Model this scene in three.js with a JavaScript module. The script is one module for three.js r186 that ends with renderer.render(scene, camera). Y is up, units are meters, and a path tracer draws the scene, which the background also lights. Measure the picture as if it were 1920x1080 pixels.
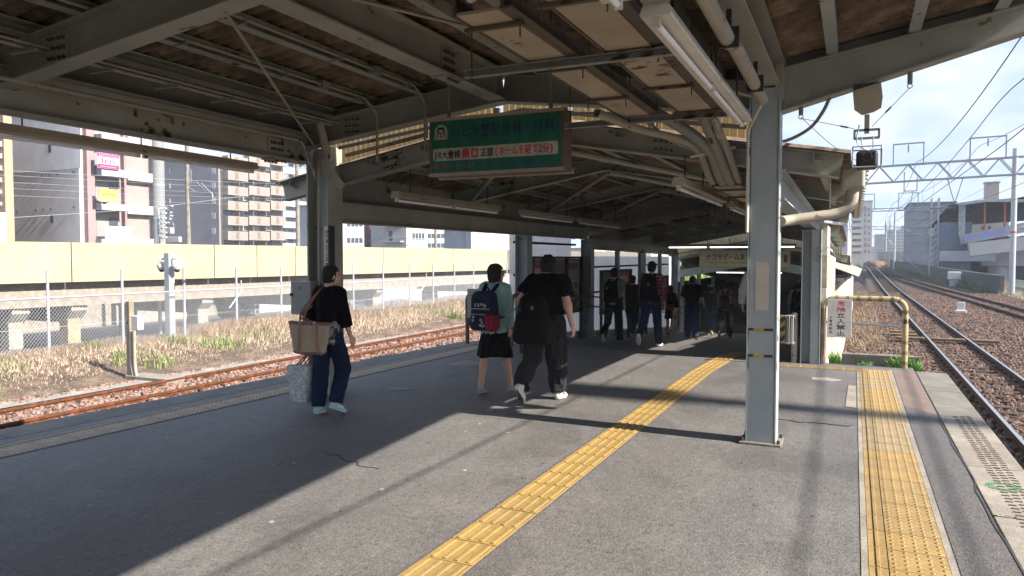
import * as THREE from 'three';
import { mergeGeometries } from 'three/addons/utils/BufferGeometryUtils.js';
import { RoundedBoxGeometry } from 'three/addons/geometries/RoundedBoxGeometry.js';

// ---------- camera, sky, sun, exposure ----------
// Platform frame: X to the right across the platform, y up, F forward along the platform (three.js z = -F).
const YAW = 24.75 * Math.PI / 180, PITCH = Math.atan(58 / 1390), EYE = 1.68;
const scene = new THREE.Scene();
const camera = new THREE.PerspectiveCamera(2 * Math.atan(540 / 1390) * 180 / Math.PI, 16 / 9, 0.1, 3000);
camera.position.set(0, EYE, 0);
camera.rotation.set(-PITCH, YAW, 0, 'YXZ');
camera.updateMatrixWorld(true);

const sunDir = new THREE.Vector3(1, 0.715, 0.035).normalize();
const sun = new THREE.DirectionalLight(new THREE.Color(1, 0.93, 0.83), 3.85);
sun.position.copy(sunDir).multiplyScalar(120).add(new THREE.Vector3(0, 0, -15));
sun.target.position.set(0, 0, -15);
sun.castShadow = true; sun.shadow.mapSize.set(4096, 4096); sun.shadow.radius = 1;
Object.assign(sun.shadow.camera, { left: -70, right: 70, top: 60, bottom: -60, near: 1, far: 300 });
scene.add(sun, sun.target);

const renderer = new THREE.WebGLRenderer({ antialias: true });
renderer.toneMapping = THREE.LinearToneMapping;
renderer.toneMappingExposure = 3.6;
renderer.shadowMap.enabled = true;

// ---------- small maths ----------
function rng(seed) { let s = seed >>> 0; return () => { s = (s + 0x6d2b79f5) | 0; let t = Math.imul(s ^ (s >>> 15), 1 | s); t = (t + Math.imul(t ^ (t >>> 7), 61 | t)) ^ t; return ((t ^ (t >>> 14)) >>> 0) / 4294967296; }; }
const clamp = (x, a, b) => Math.min(b, Math.max(a, x)), lerp = (a, b, t) => a + (b - a) * t;
const sstep = (a, b, x) => { const t = clamp((x - a) / (b - a), 0, 1); return t * t * (3 - 2 * t); };
function hash3(x, y, z) { let h = Math.imul(x, 374761393) ^ Math.imul(y, 668265263) ^ Math.imul(z, 2147483647 - 61); h = Math.imul(h ^ (h >>> 13), 1274126177); return ((h ^ (h >>> 16)) >>> 0) / 4294967296; }
function noise3(x, y, z) {
  const ix = Math.floor(x), iy = Math.floor(y), iz = Math.floor(z); let fx = x - ix, fy = y - iy, fz = z - iz;
  fx = fx * fx * (3 - 2 * fx); fy = fy * fy * (3 - 2 * fy); fz = fz * fz * (3 - 2 * fz);
  const L = (a, b, t) => a + (b - a) * t, h = (a, b, c) => hash3(ix + a, iy + b, iz + c);
  return L(L(L(h(0, 0, 0), h(1, 0, 0), fx), L(h(0, 1, 0), h(1, 1, 0), fx), fy), L(L(h(0, 0, 1), h(1, 0, 1), fx), L(h(0, 1, 1), h(1, 1, 1), fx), fy), fz);
}
const fbm = (x, y, z, o = 4) => { let s = 0, a = 0.5, n = 0; for (let i = 0; i < o; i++) { s += a * noise3(x, y, z); n += a; a *= 0.5; x = x * 2 + 17.3; y = y * 2 + 5.1; z = z * 2 + 9.7; } return s / n; };

// the sky: pale summer sky with thin cloud veils, air and clouds only
{
  const W = 2048, Hh = 1024, d = new Float32Array(W * Hh * 4);
  for (let r = 0; r < Hh; r++) {
    const el = ((r + 0.5) / Hh - 0.5) * Math.PI, y = Math.sin(el);
    for (let c = 0; c < W; c++) {
      const az = ((c + 0.5) / W - 0.5) * 2 * Math.PI, x = Math.cos(az) * Math.cos(el), z = Math.sin(az) * Math.cos(el);
      let R, G, B;
      if (y < 0) { R = G = B = 0.2; R *= 1.05; B *= 0.95; } else {
        const t = Math.pow(y, 0.55), cs = Math.max(0, x * sunDir.x + y * sunDir.y + z * sunDir.z);
        R = lerp(0.33, 0.20, t); G = lerp(0.41, 0.33, t); B = lerp(0.55, 0.58, t);
        const glow = 0.18 * Math.pow(cs, 6) + 0.5 * Math.pow(cs, 40); R += glow; G += glow * 0.97; B += glow * 0.9;
        const k = 1 / (y + 0.13), q = fbm(x * k * 1.3 + 3, z * k * 1.3, 2.5, 5), v = fbm(x * k * 3.6 + 11, z * k * 1.9, 7.5, 5);
        const cl = clamp(sstep(0.44, 0.70, q * 0.72 + v * 0.36) * 0.95 + 0.05, 0, 1), w = 0.46 + 0.12 * v + 0.25 * Math.pow(cs, 5);
        R = lerp(R, w * 0.98, cl); G = lerp(G, w, cl); B = lerp(B, w * 1.05, cl);
      }
      const i = (r * W + c) * 4; d[i] = R * 0.6; d[i + 1] = G * 0.6; d[i + 2] = B * 0.6; d[i + 3] = 1;
    }
  }
  const t = new THREE.DataTexture(d, W, Hh, THREE.RGBAFormat, THREE.FloatType);
  t.mapping = THREE.EquirectangularReflectionMapping; t.magFilter = t.minFilter = THREE.LinearFilter; t.wrapS = THREE.RepeatWrapping; t.needsUpdate = true;
  scene.background = t; scene.environment = t;
}
// ---------- helpers ----------
const P = (X, y, F) => new THREE.Vector3(X, y, -F);
// a point of the place seen at photograph position (x, y) at a depth along the view: used to survey where far things stand
function at(x, y, depth) {
  const v = new THREE.Vector3((x - 960) / 1390, (540 - y) / 1390, -1).applyEuler(camera.rotation), f = -Math.sin(YAW) * v.x - Math.cos(YAW) * v.z;
  return v.multiplyScalar(depth / f).add(camera.position);
}
const taken = new Map();
function numbered(n) { const k = taken.get(n) ?? 0; taken.set(n, k + 1); return k ? n + '_' + String(k).padStart(3, '0') : n; }
function info(o, label, category, group, kind) { if (label) o.userData.label = label; if (category) o.userData.category = category; if (group) o.userData.group = group; if (kind) o.userData.kind = kind; return o; }
function thing(name, label, category, group, pos, turn = 0) {
  const o = new THREE.Group(); o.name = numbered(name); scene.add(o); if (pos) o.position.copy(pos); o.rotation.y = turn; return info(o, label, category, group);
}
function part(name, geo, mat, parent) { const m = new THREE.Mesh(geo, mat); m.name = name; m.castShadow = m.receiveShadow = true; parent.add(m); return m; }
function solo(name, geo, mat, label, category, group, kind) { const m = part(numbered(name), geo, mat, scene); return info(m, label, category, group, kind); }
function struct(name, label) { const o = new THREE.Group(); o.name = numbered(name); scene.add(o); return info(o, label, null, null, 'structure'); }
function copyOf(src, name, label, pos, turn, category, group) {
  const c = src.clone(); c.name = numbered(name); scene.add(c); c.userData = { ...src.userData };
  if (pos) c.position.copy(pos); if (turn !== undefined) c.rotation.y = turn; return info(c, label, category, group);
}
// box-projected texture coordinates in metres
function metreUV(g) {
  const p = g.attributes.position, n = g.attributes.normal, uv = new Float32Array(p.count * 2);
  for (let i = 0; i < p.count; i++) {
    const ax = Math.abs(n.getX(i)), ay = Math.abs(n.getY(i)), az = Math.abs(n.getZ(i)), x = p.getX(i), y = p.getY(i), z = p.getZ(i);
    if (ay >= ax && ay >= az) { uv[i * 2] = x; uv[i * 2 + 1] = z; } else if (ax >= az) { uv[i * 2] = z; uv[i * 2 + 1] = y; } else { uv[i * 2] = x; uv[i * 2 + 1] = y; }
  }
  g.setAttribute('uv', new THREE.BufferAttribute(uv, 2)); return g;
}
class MB {
  constructor() { this.g = []; }
  add(g, m) { if (g.index) g = g.toNonIndexed(); if (m) g.applyMatrix4(m); for (const k of Object.keys(g.attributes)) if (!['position', 'normal'].includes(k)) g.deleteAttribute(k); this.g.push(g); return this; }
  box(X, y, F, w, h, l, e) { const m = new THREE.Matrix4(); if (e) m.makeRotationFromEuler(e); m.setPosition(X, y, -F); return this.add(new THREE.BoxGeometry(w, h, l), m); }   // centre and size
  rbox(X, y, F, w, h, l, r = 0.01, s = 2, e) { const m = new THREE.Matrix4(); if (e) m.makeRotationFromEuler(e); m.setPosition(X, y, -F); return this.add(new RoundedBoxGeometry(w, h, l, s, r), m); }
  frame(a, b, up = new THREE.Vector3(0, 1, 0)) { const z = b.clone().sub(a).normalize(), x = new THREE.Vector3().crossVectors(up, z); if (x.lengthSq() < 1e-6) x.set(1, 0, 0); x.normalize(); const y = new THREE.Vector3().crossVectors(z, x); return new THREE.Matrix4().makeBasis(x, y, z); }
  bar(a, b, w, h, up, ox = 0, oy = 0) { const m = this.frame(a, b, up), l = a.distanceTo(b); m.setPosition(a.clone().add(b).multiplyScalar(0.5)); m.multiply(new THREE.Matrix4().makeTranslation(ox, oy, 0)); return this.add(new THREE.BoxGeometry(w, h, l), m); }
  ibeam(a, b, w, h, t = 0.014, up) { this.bar(a, b, w, t, up, 0, h / 2 - t / 2); this.bar(a, b, w, t, up, 0, -h / 2 + t / 2); return this.bar(a, b, t * 0.8, h - 2 * t, up); }
  channel(a, b, w, h, t = 0.008, side = 1, up) { this.bar(a, b, w, t, up, 0, h / 2 - t / 2); this.bar(a, b, w, t, up, 0, -h / 2 + t / 2); return this.bar(a, b, t, h - 2 * t, up, side * (w / 2 - t / 2)); }
  cyl(a, b, r1, r2 = r1, seg = 10) { const d = b.clone().sub(a), l = d.length(); const m = new THREE.Matrix4().makeRotationFromQuaternion(new THREE.Quaternion().setFromUnitVectors(new THREE.Vector3(0, 1, 0), d.divideScalar(l))); m.setPosition(a.clone().add(b).multiplyScalar(0.5)); return this.add(new THREE.CylinderGeometry(r2, r1, l, seg), m); }
  tube(pts, r, seg = 8, n) { const c = new THREE.CatmullRomCurve3(pts, false, 'centripetal'); return this.add(new THREE.TubeGeometry(c, n ?? Math.max(8, pts.length * 6), r, seg)); }
  pipe(pts, r, seg = 8, bend = 0.06) {   // straight runs with rounded bends
    const path = new THREE.CurvePath();
    let last = pts[0];
    for (let i = 1; i < pts.length; i++) {
      if (i === pts.length - 1) { path.add(new THREE.LineCurve3(last, pts[i])); break; }
      const a = pts[i].clone().add(last.clone().sub(pts[i]).setLength(Math.min(bend, last.distanceTo(pts[i]) * 0.49))), b = pts[i].clone().add(pts[i + 1].clone().sub(pts[i]).setLength(Math.min(bend, pts[i + 1].distanceTo(pts[i]) * 0.49)));
      path.add(new THREE.LineCurve3(last, a)); path.add(new THREE.QuadraticBezierCurve3(a, pts[i], b)); last = b;
    }
    const P2 = []; for (const c of path.curves) for (const p of c.getPoints(c.isLineCurve3 ? 1 : 6)) if (!P2.length || P2[P2.length - 1].distanceTo(p) > 1e-5) P2.push(p);
    for (let i = 0; i + 1 < P2.length; i++) this.cyl(P2[i], P2[i + 1], r, r, seg);
    for (let i = 1; i + 1 < P2.length; i++) this.ball(P2[i], r * 0.999, seg, 6);
    return this;
  }
  ball(c, r, a = 10, b = 8, sx = 1, sy = 1, sz = 1) { const m = new THREE.Matrix4().makeScale(sx, sy, sz); m.setPosition(c); return this.add(new THREE.SphereGeometry(r, a, b), m); }
  prism(shape, depth, m) { return this.add(new THREE.ExtrudeGeometry(shape, { depth, bevelEnabled: false }), m); }
  geo() { const g = this.g.length === 1 ? this.g[0] : mergeGeometries(this.g); return metreUV(g); }
  build(name, mat, parent) { return part(name, this.geo(), mat, parent); }
  solo(name, mat, label, cat, group, kind) { return solo(name, this.geo(), mat, label, cat, group, kind); }
}
const mb = () => new MB();
const poly = (pts) => { const s = new THREE.Shape(); pts.forEach(([x, y], i) => i ? s.lineTo(x, y) : s.moveTo(x, y)); return s; };
// a sheet from a grid function, both sides drawn; f(u, v) gives a point
function sheet(nu, nv, f) {
  const pos = new Float32Array((nu + 1) * (nv + 1) * 3), idx = [];
  for (let j = 0, k = 0; j <= nv; j++) for (let i = 0; i <= nu; i++) { const p = f(i / nu, j / nv); pos[k++] = p.x; pos[k++] = p.y; pos[k++] = p.z; }
  for (let j = 0; j < nv; j++) for (let i = 0; i < nu; i++) { const a = j * (nu + 1) + i, b = a + 1, c = a + nu + 1, e = c + 1; idx.push(a, b, c, b, e, c); }
  const g = new THREE.BufferGeometry(); g.setAttribute('position', new THREE.BufferAttribute(pos, 3)); g.setIndex(idx); g.computeVertexNormals(); return metreUV(g);
}

// ---------- textures: grain, wear and dirt only ----------
const tiles = {};
function tnoise(n, per, seed) {   // tileable value noise, n pixels, lattice per
  const out = new Float32Array(n * n);
  for (let y = 0; y < n; y++) for (let x = 0; x < n; x++) {
    const u = x / n * per, v = y / n * per, ix = Math.floor(u), iy = Math.floor(v); let fx = u - ix, fy = v - iy; fx = fx * fx * (3 - 2 * fx); fy = fy * fy * (3 - 2 * fy);
    const h = (a, b) => hash3((ix + a) % per, (iy + b) % per, seed);
    out[y * n + x] = lerp(lerp(h(0, 0), h(1, 0), fx), lerp(h(0, 1), h(1, 1), fx), fy);
  }
  return out;
}
function mix(n, list) { const o = new Float32Array(n * n); let w = 0; list.forEach(([per, a, s]) => { const t = tnoise(n, per, s); w += a; for (let i = 0; i < o.length; i++) o[i] += a * t[i]; }); for (let i = 0; i < o.length; i++) o[i] /= w; return o; }
function tex(n, fn, srgb, metres) {
  const d = new Uint8Array(n * n * 4);
  for (let i = 0; i < n * n; i++) { const c = fn(i); for (let k = 0; k < 3; k++) d[i * 4 + k] = clamp(Array.isArray(c) ? c[k] : c, 0, 1) * 255; d[i * 4 + 3] = 255; }
  const t = new THREE.DataTexture(d, n, n); t.wrapS = t.wrapT = THREE.RepeatWrapping; t.magFilter = THREE.LinearFilter; t.minFilter = THREE.LinearMipmapLinearFilter; t.generateMipmaps = true;
  if (srgb) t.colorSpace = THREE.SRGBColorSpace; t.repeat.set(1 / metres, 1 / metres); t.needsUpdate = true; return t;
}
const N1 = 512;
const fine = mix(N1, [[256, 1, 1], [128, 0.8, 2], [64, 0.4, 3]]), mid = mix(N1, [[8, 1, 4], [16, 0.7, 5], [32, 0.5, 6], [64, 0.3, 7]]), big = mix(N1, [[3, 1, 8], [6, 0.7, 9], [12, 0.4, 10]]), rough1 = mix(N1, [[128, 1, 11], [40, 0.6, 12], [256, 0.8, 13]]);
const bumpWrinkle = tex(N1, (i) => { const a = 1 - Math.abs(mid[i] - 0.5) * 4, b = 1 - Math.abs(big[(i * 1) % (N1 * N1)] - 0.5) * 5; return 0.5 * Math.max(0, a) + 0.5 * Math.max(0, b); }, false, 0.42);
const lin = (r, g, b) => new THREE.Color().setRGB(r, g, b);
function std(color, o = {}) { return new THREE.MeshStandardMaterial({ color, roughness: 0.8, side: THREE.DoubleSide, ...o }); }

const texAsphalt = tex(N1, (i) => { const s = rough1[i]; let v = 0.74 + (fine[i] - 0.5) * 0.26 + (mid[i] - 0.5) * 0.07 + (big[i] - 0.5) * 0.06; if (s > 0.69) v += 0.12; if (s < 0.33) v -= 0.14; return [v * 1.0, v * 0.985, v * 0.97]; }, true, 1.3);
const bumpAsphalt = tex(N1, (i) => fine[i] * 0.6 + rough1[i] * 0.4, false, 1.3);
const texConcrete = tex(N1, (i) => { const v = 0.78 + (mid[i] - 0.5) * 0.28 + (fine[i] - 0.5) * 0.16; return [v, v * 0.99, v * 0.97]; }, true, 1.7);
const bumpConcrete = tex(N1, (i) => fine[i] * 0.5 + mid[i] * 0.5, false, 1.1);
const texPaint = tex(N1, (i) => { let v = 0.86 + (big[i] - 0.5) * 0.2 + (mid[i] - 0.5) * 0.12; let r = v, g = v, b = v * 0.99; if (mid[i] < 0.27) { r *= 0.72; g *= 0.66; b *= 0.58; } if (mid[i] < 0.215) { r = 0.36; g = 0.25; b = 0.17; } return [r, g, b]; }, true, 1.9);
const bumpPaint = tex(N1, (i) => mid[i] * 0.7 + fine[i] * 0.3, false, 1.3);
const texSlate = tex(N1, (i) => { const v = 0.62 + (mid[i] - 0.5) * 0.55 + (fine[i] - 0.5) * 0.25 + (big[i] - 0.5) * 0.4; return [v * 1.02, v * 0.93, v * 0.84]; }, true, 1.4);
const texRust = tex(N1, (i) => { const v = 0.68 + (mid[i] - 0.5) * 0.55 + (fine[i] - 0.5) * 0.3; return [v, v * (0.9 + (big[i] - 0.5) * 0.3), v * 0.85]; }, true, 0.7);
const texDirt = tex(N1, (i) => { const v = 0.6 + (mid[i] - 0.5) * 0.5 + (fine[i] - 0.5) * 0.5; return [v * 1.03, v * 0.96, v * 0.9]; }, true, 2.3);
const texWall = tex(N1, (i) => { const v = 0.9 + (mid[i] - 0.5) * 0.09 + (big[i] - 0.5) * 0.09; return v; }, true, 5.5);
const texStreak = tex(N1, (i) => { const x = i % N1, y = (i / N1) | 0, k = (fbm(x / 9, 3, 1, 3) + fbm((x - N1) / 9, 3, 1, 3) * 0) , f = Math.min(1, x / 60, (N1 - x) / 60); const v = 0.9 + (mid[i] - 0.5) * 0.12 + (big[i] - 0.5) * 0.14 - (k > 0.56 ? (k - 0.56) * 0.35 * f * (0.4 + big[(y * N1 + ((x * 3) % N1))]) : 0); return [v, v * 0.985, v * 0.955]; }, true, 4.2);
const texFabric = tex(256, (i) => { const x = i % 256, y = i >> 8; return 0.82 + ((x ^ y) & 2 ? 0.05 : -0.05) + (hash3(x, y, 77) - 0.5) * 0.18; }, true, 0.25);

const M = {
  asphalt: std(lin(0.222, 0.215, 0.212), { map: texAsphalt, bumpMap: bumpAsphalt, bumpScale: 0.006, roughness: 0.72 }),
  asphaltPatch: std(lin(0.175, 0.163, 0.16), { map: texAsphalt, bumpMap: bumpAsphalt, bumpScale: 0.007, roughness: 0.75 }),
  asphaltRed: std(lin(0.31, 0.225, 0.185), { map: texAsphalt, bumpMap: bumpAsphalt, bumpScale: 0.005, roughness: 0.8 }),
  concrete: std(lin(0.41, 0.365, 0.315), { map: texConcrete, bumpMap: bumpConcrete, bumpScale: 0.006, roughness: 0.85 }),
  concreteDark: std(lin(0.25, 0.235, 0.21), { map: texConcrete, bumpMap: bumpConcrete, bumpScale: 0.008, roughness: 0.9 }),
  concretePale: std(lin(0.46, 0.43, 0.39), { map: texConcrete, bumpMap: bumpConcrete, bumpScale: 0.005, roughness: 0.85 }),
  tileYellow: std(lin(0.56, 0.37, 0.125), { map: texConcrete, bumpMap: bumpConcrete, bumpScale: 0.002, roughness: 0.6 }),
  tileYellowB: std(lin(0.52, 0.35, 0.13), { map: texConcrete, bumpMap: bumpConcrete, bumpScale: 0.002, roughness: 0.6 }),
  tileDusty: std(lin(0.50, 0.37, 0.20), { map: texConcrete, bumpMap: bumpConcrete, bumpScale: 0.002, roughness: 0.7 }),
  tileShade: std(lin(0.56, 0.45, 0.335), { map: texConcrete, bumpMap: bumpConcrete, bumpScale: 0.002, roughness: 0.75 }),
  tileFaded: std(lin(0.40, 0.32, 0.23), { map: texConcrete, bumpMap: bumpConcrete, bumpScale: 0.002, roughness: 0.75 }),
  steel: std(lin(0.43, 0.425, 0.365), { map: texPaint, bumpMap: bumpPaint, bumpScale: 0.0015, roughness: 0.55 }),
  steelPale: std(lin(0.42, 0.465, 0.475), { map: texPaint, bumpMap: bumpPaint, bumpScale: 0.0012, roughness: 0.5 }),
  steelGrey: std(lin(0.30, 0.30, 0.275), { map: texPaint, roughness: 0.55 }),
  slate: std(lin(0.38, 0.325, 0.27), { map: texSlate, bumpMap: bumpConcrete, bumpScale: 0.003, roughness: 0.95 }),
  beigeTray: std(lin(0.50, 0.40, 0.29), { map: texPaint, roughness: 0.6 }),
  brownSteel: std(lin(0.13, 0.10, 0.07), { map: texPaint, roughness: 0.7 }),
  lampWhite: std(lin(0.72, 0.68, 0.60), { map: texPaint, roughness: 0.45 }),
  tubeGlass: std(lin(0.86, 0.86, 0.88), { roughness: 0.15 }),
  pvc: std(lin(0.42, 0.38, 0.31), { map: texPaint, roughness: 0.6 }),
  rust: std(lin(0.27, 0.105, 0.04), { map: texRust, bumpMap: bumpConcrete, bumpScale: 0.002, roughness: 0.85 }),
  rustDark: std(lin(0.10, 0.062, 0.045), { map: texRust, roughness: 0.85 }),
  railTop: std(lin(0.62, 0.60, 0.58), { roughness: 0.28, metalness: 0.9 }),
  black: std(lin(0.012, 0.012, 0.013), { roughness: 0.6 }),
  dark: std(lin(0.03, 0.03, 0.03), { roughness: 0.7 }),
  white: std(lin(0.66, 0.65, 0.63), { map: texWall, roughness: 0.5 }),
  galv: std(lin(0.42, 0.435, 0.46), { roughness: 0.42, metalness: 0.35 }),
  wire: std(lin(0.06, 0.06, 0.065), { roughness: 0.6 }),
};
// ---------- lettering drawn stroke by stroke on a 100 x 100 square ----------
const GLYPH = {
  'い': '20,25 22,60 32,80 42,66;72,30 82,48 84,66', 'と': '36,16 42,46;76,34 40,50 28,66 36,82 80,82', 'う': '38,14 62,20;26,42 54,32 72,44 70,66 42,92',
  '整': '8,18 50,18;29,6 29,46;14,26 44,26 44,36 14,36 14,26;28,36 10,48;30,36 48,48;62,6 54,22;60,14 92,14;84,14 72,34 54,46;60,20 76,36 94,46;16,58 84,58;50,58 50,92;50,74 78,74;28,70 28,92;8,92 92,92',
  '形': '8,18 56,18;6,48 58,48;22,18 22,50 10,90;42,18 42,90;86,8 64,32;90,36 64,60;94,62 62,94', '外': '30,8 10,50;28,26 50,26 40,62 10,94;20,48 40,64;70,6 70,96;70,40 92,58',
  '科': '42,8 12,20;4,36 48,36;28,16 28,96;28,42 6,70;30,44 46,60;56,16 66,26;54,38 64,48;50,70 96,62;80,6 80,96', '・': '48,48 52,52;52,48 48,52',
  '大': '8,36 92,36;50,8 48,44 10,92;50,40 66,72 92,92', '曽': '30,4 38,16;70,4 62,16;14,20 86,20 86,48 14,48 14,20;50,20 50,48;14,34 86,34;24,58 76,58 76,94 24,94 24,58;24,76 76,76',
  '根': '6,32 44,32;25,6 25,96;25,36 6,68;26,40 42,58;52,10 86,10 86,44 52,44;52,27 86,27;52,10 52,92 68,82;64,46 92,92;88,54 74,64', '南': '10,16 90,16;50,4 50,34;16,34 84,34 84,94;16,34 16,96;36,42 42,52;62,42 56,52;30,56 70,56;26,74 74,74;50,56 50,94',
  '口': '18,20 82,20 82,86 18,86 18,20', '正': '12,14 88,14;52,14 52,88;52,50 82,50;26,42 26,88;6,88 94,88', '面': '6,12 94,12;50,12 44,28;14,28 86,28 86,92 14,92 14,28;36,28 36,92;64,28 64,92;36,50 64,50;36,70 64,70',
  'ホ': '10,32 90,32;50,8 50,92 40,84;28,50 12,78;70,50 88,78', 'ー': '10,50 90,50', 'ム': '46,12 18,80 84,76;66,54 90,90', 'を': '20,20 76,20;46,8 22,54 48,44 56,68;80,40 46,62 36,82 54,92 80,90',
  '経': '28,6 12,24 28,32;40,20 10,50 42,46;26,50 26,96;12,62 6,82;38,62 44,78;54,12 88,12 70,34 50,46;60,22 94,48;54,62 92,62;72,50 72,92;50,92 96,92', 'て': '14,22 84,18 46,40 42,70 74,88',
  '分': '38,8 8,48;62,8 92,48;26,48 72,48 66,90 54,86;46,50 20,94', 'ナ': '10,36 90,36;52,8 50,56 26,92', 'ゴ': '16,24 72,24 72,84;14,84 74,84;80,4 86,16;92,2 98,12', 'ヤ': '8,40 86,24 66,54;34,10 54,94',
  'ド': '32,6 32,96;32,40 76,60;66,12 74,26;80,6 88,20', 'ま': '18,22 82,22;20,42 80,42;52,6 52,70 36,88 22,78 36,68 82,88', 'で': '12,20 82,18 46,40 44,70 70,88;74,36 80,46;86,30 92,40',
  '危': '40,4 18,30;38,14 66,14 54,28;16,30 92,30;22,30 20,64 6,94;36,46 74,46 74,68 60,66;38,46 38,86 88,86 90,72', '険': '10,8 10,96;10,8 34,8 24,36 36,54 14,62;66,4 40,36;66,4 94,36;52,34 82,34;46,46 88,46 88,64 46,64 46,46;66,34 66,66 42,94;68,66 94,94',
  '立': '50,4 50,22;14,26 86,26;32,36 38,76;68,36 60,76;6,84 94,84', '入': '38,10 54,14 44,54 10,92;52,32 66,70 92,92', '禁': '6,18 46,18;26,4 26,48;26,20 6,40;28,22 44,36;54,18 94,18;74,4 74,48;74,20 54,40;76,22 92,36;24,54 76,54;8,66 92,66;50,66 50,96 40,90;30,74 16,90;70,74 84,90',
  '止': '50,6 50,88;50,44 84,44;22,36 22,88;6,88 94,88', '駅': '10,10 48,10;10,10 10,56 48,56 46,94 36,90;10,26 46,26;10,40 46,40;28,10 28,56;8,70 6,88;18,70 20,84;30,68 34,80;58,12 90,12 90,44 58,44;58,12 58,52 48,94;72,44 96,92', '長': '26,6 26,52;26,6 80,6;26,20 76,20;26,36 76,36;6,52 94,52;26,52 26,92 46,84;48,52 90,92;84,58 64,72',
  'か': '14,34 58,32 52,80 40,76;36,8 18,88;70,26 88,52', 'け': '22,10 16,50 22,88;44,34 88,34;70,8 70,58 50,92', 'こ': '28,22 74,22;24,60 34,82 80,82', 'み': '22,16 52,16 22,80 12,66 40,58 86,74;78,40 62,92',
  '乗': '72,4 22,14;8,26 92,26;50,10 50,96;14,46 86,46;30,26 30,60;70,26 70,60;6,60 94,60;48,62 10,92;52,62 90,92', '車': '10,16 90,16;20,30 80,30 80,62 20,62 20,30;20,46 80,46;50,4 50,96;6,78 94,78', 'は': '20,10 14,50 20,90;42,32 90,32;70,10 70,70 54,86 42,76 56,66 88,86',
};
function glyph(c, ch, x, y, w, h, lw) {
  const g = GLYPH[ch]; c.lineWidth = lw; c.lineCap = 'round'; c.lineJoin = 'round';
  if (!g) { c.font = `bold ${h * 1.05}px sans-serif`; c.save(); c.translate(x + w / 2, y + h * 0.9); const tw = c.measureText(ch).width; if (tw > w) c.scale(w / tw, 1); c.fillText(ch, -tw / 2, 0); c.restore(); return; }
  c.beginPath(); for (const s of g.split(';')) s.split(' ').forEach((q, i) => { const [a, b] = q.split(',').map(Number), X = x + a * w / 100, Y = y + b * h / 100; i ? c.lineTo(X, Y) : c.moveTo(X, Y); }); c.stroke();
}
function row(c, text, x, y, w, h, lw, gap = 0.06, color) { if (color) c.strokeStyle = c.fillStyle = color; for (const ch of text) { const k = /[A-Z0-9()]/.test(ch) ? 0.62 : 1; glyph(c, ch, x, y, w * k, h, lw); x += w * k * (1 + gap); } return x; }
function canvasTex(w, h, draw, seed = 1, grime = 0.12) {
  const cv = document.createElement('canvas'); cv.width = w; cv.height = h; const c = cv.getContext('2d'); draw(c, w, h);
  const im = c.getImageData(0, 0, w, h); for (let y = 0; y < h; y++) for (let x = 0; x < w; x++) { const k = 1 - grime * (fbm(x / 40, y / 90, seed, 3) - 0.3) - (hash3(x, y, seed) - 0.5) * 0.05, i = (y * w + x) * 4; for (let q = 0; q < 3; q++) im.data[i + q] = clamp(im.data[i + q] * k, 0, 255); } c.putImageData(im, 0, 0);
  const t = new THREE.CanvasTexture(cv); t.colorSpace = THREE.SRGBColorSpace; t.magFilter = THREE.LinearFilter; return t;
}
// a printed face: a thin slab's front, w x h, facing +z before turning
function face(name, w, h, texture, parent, pos, turn = 0, o = {}) { const m = part(name, new THREE.PlaneGeometry(w, h), new THREE.MeshStandardMaterial({ map: texture, roughness: 0.5, ...o }), parent); m.position.copy(pos); m.rotation.y = turn; return m; }
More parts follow.
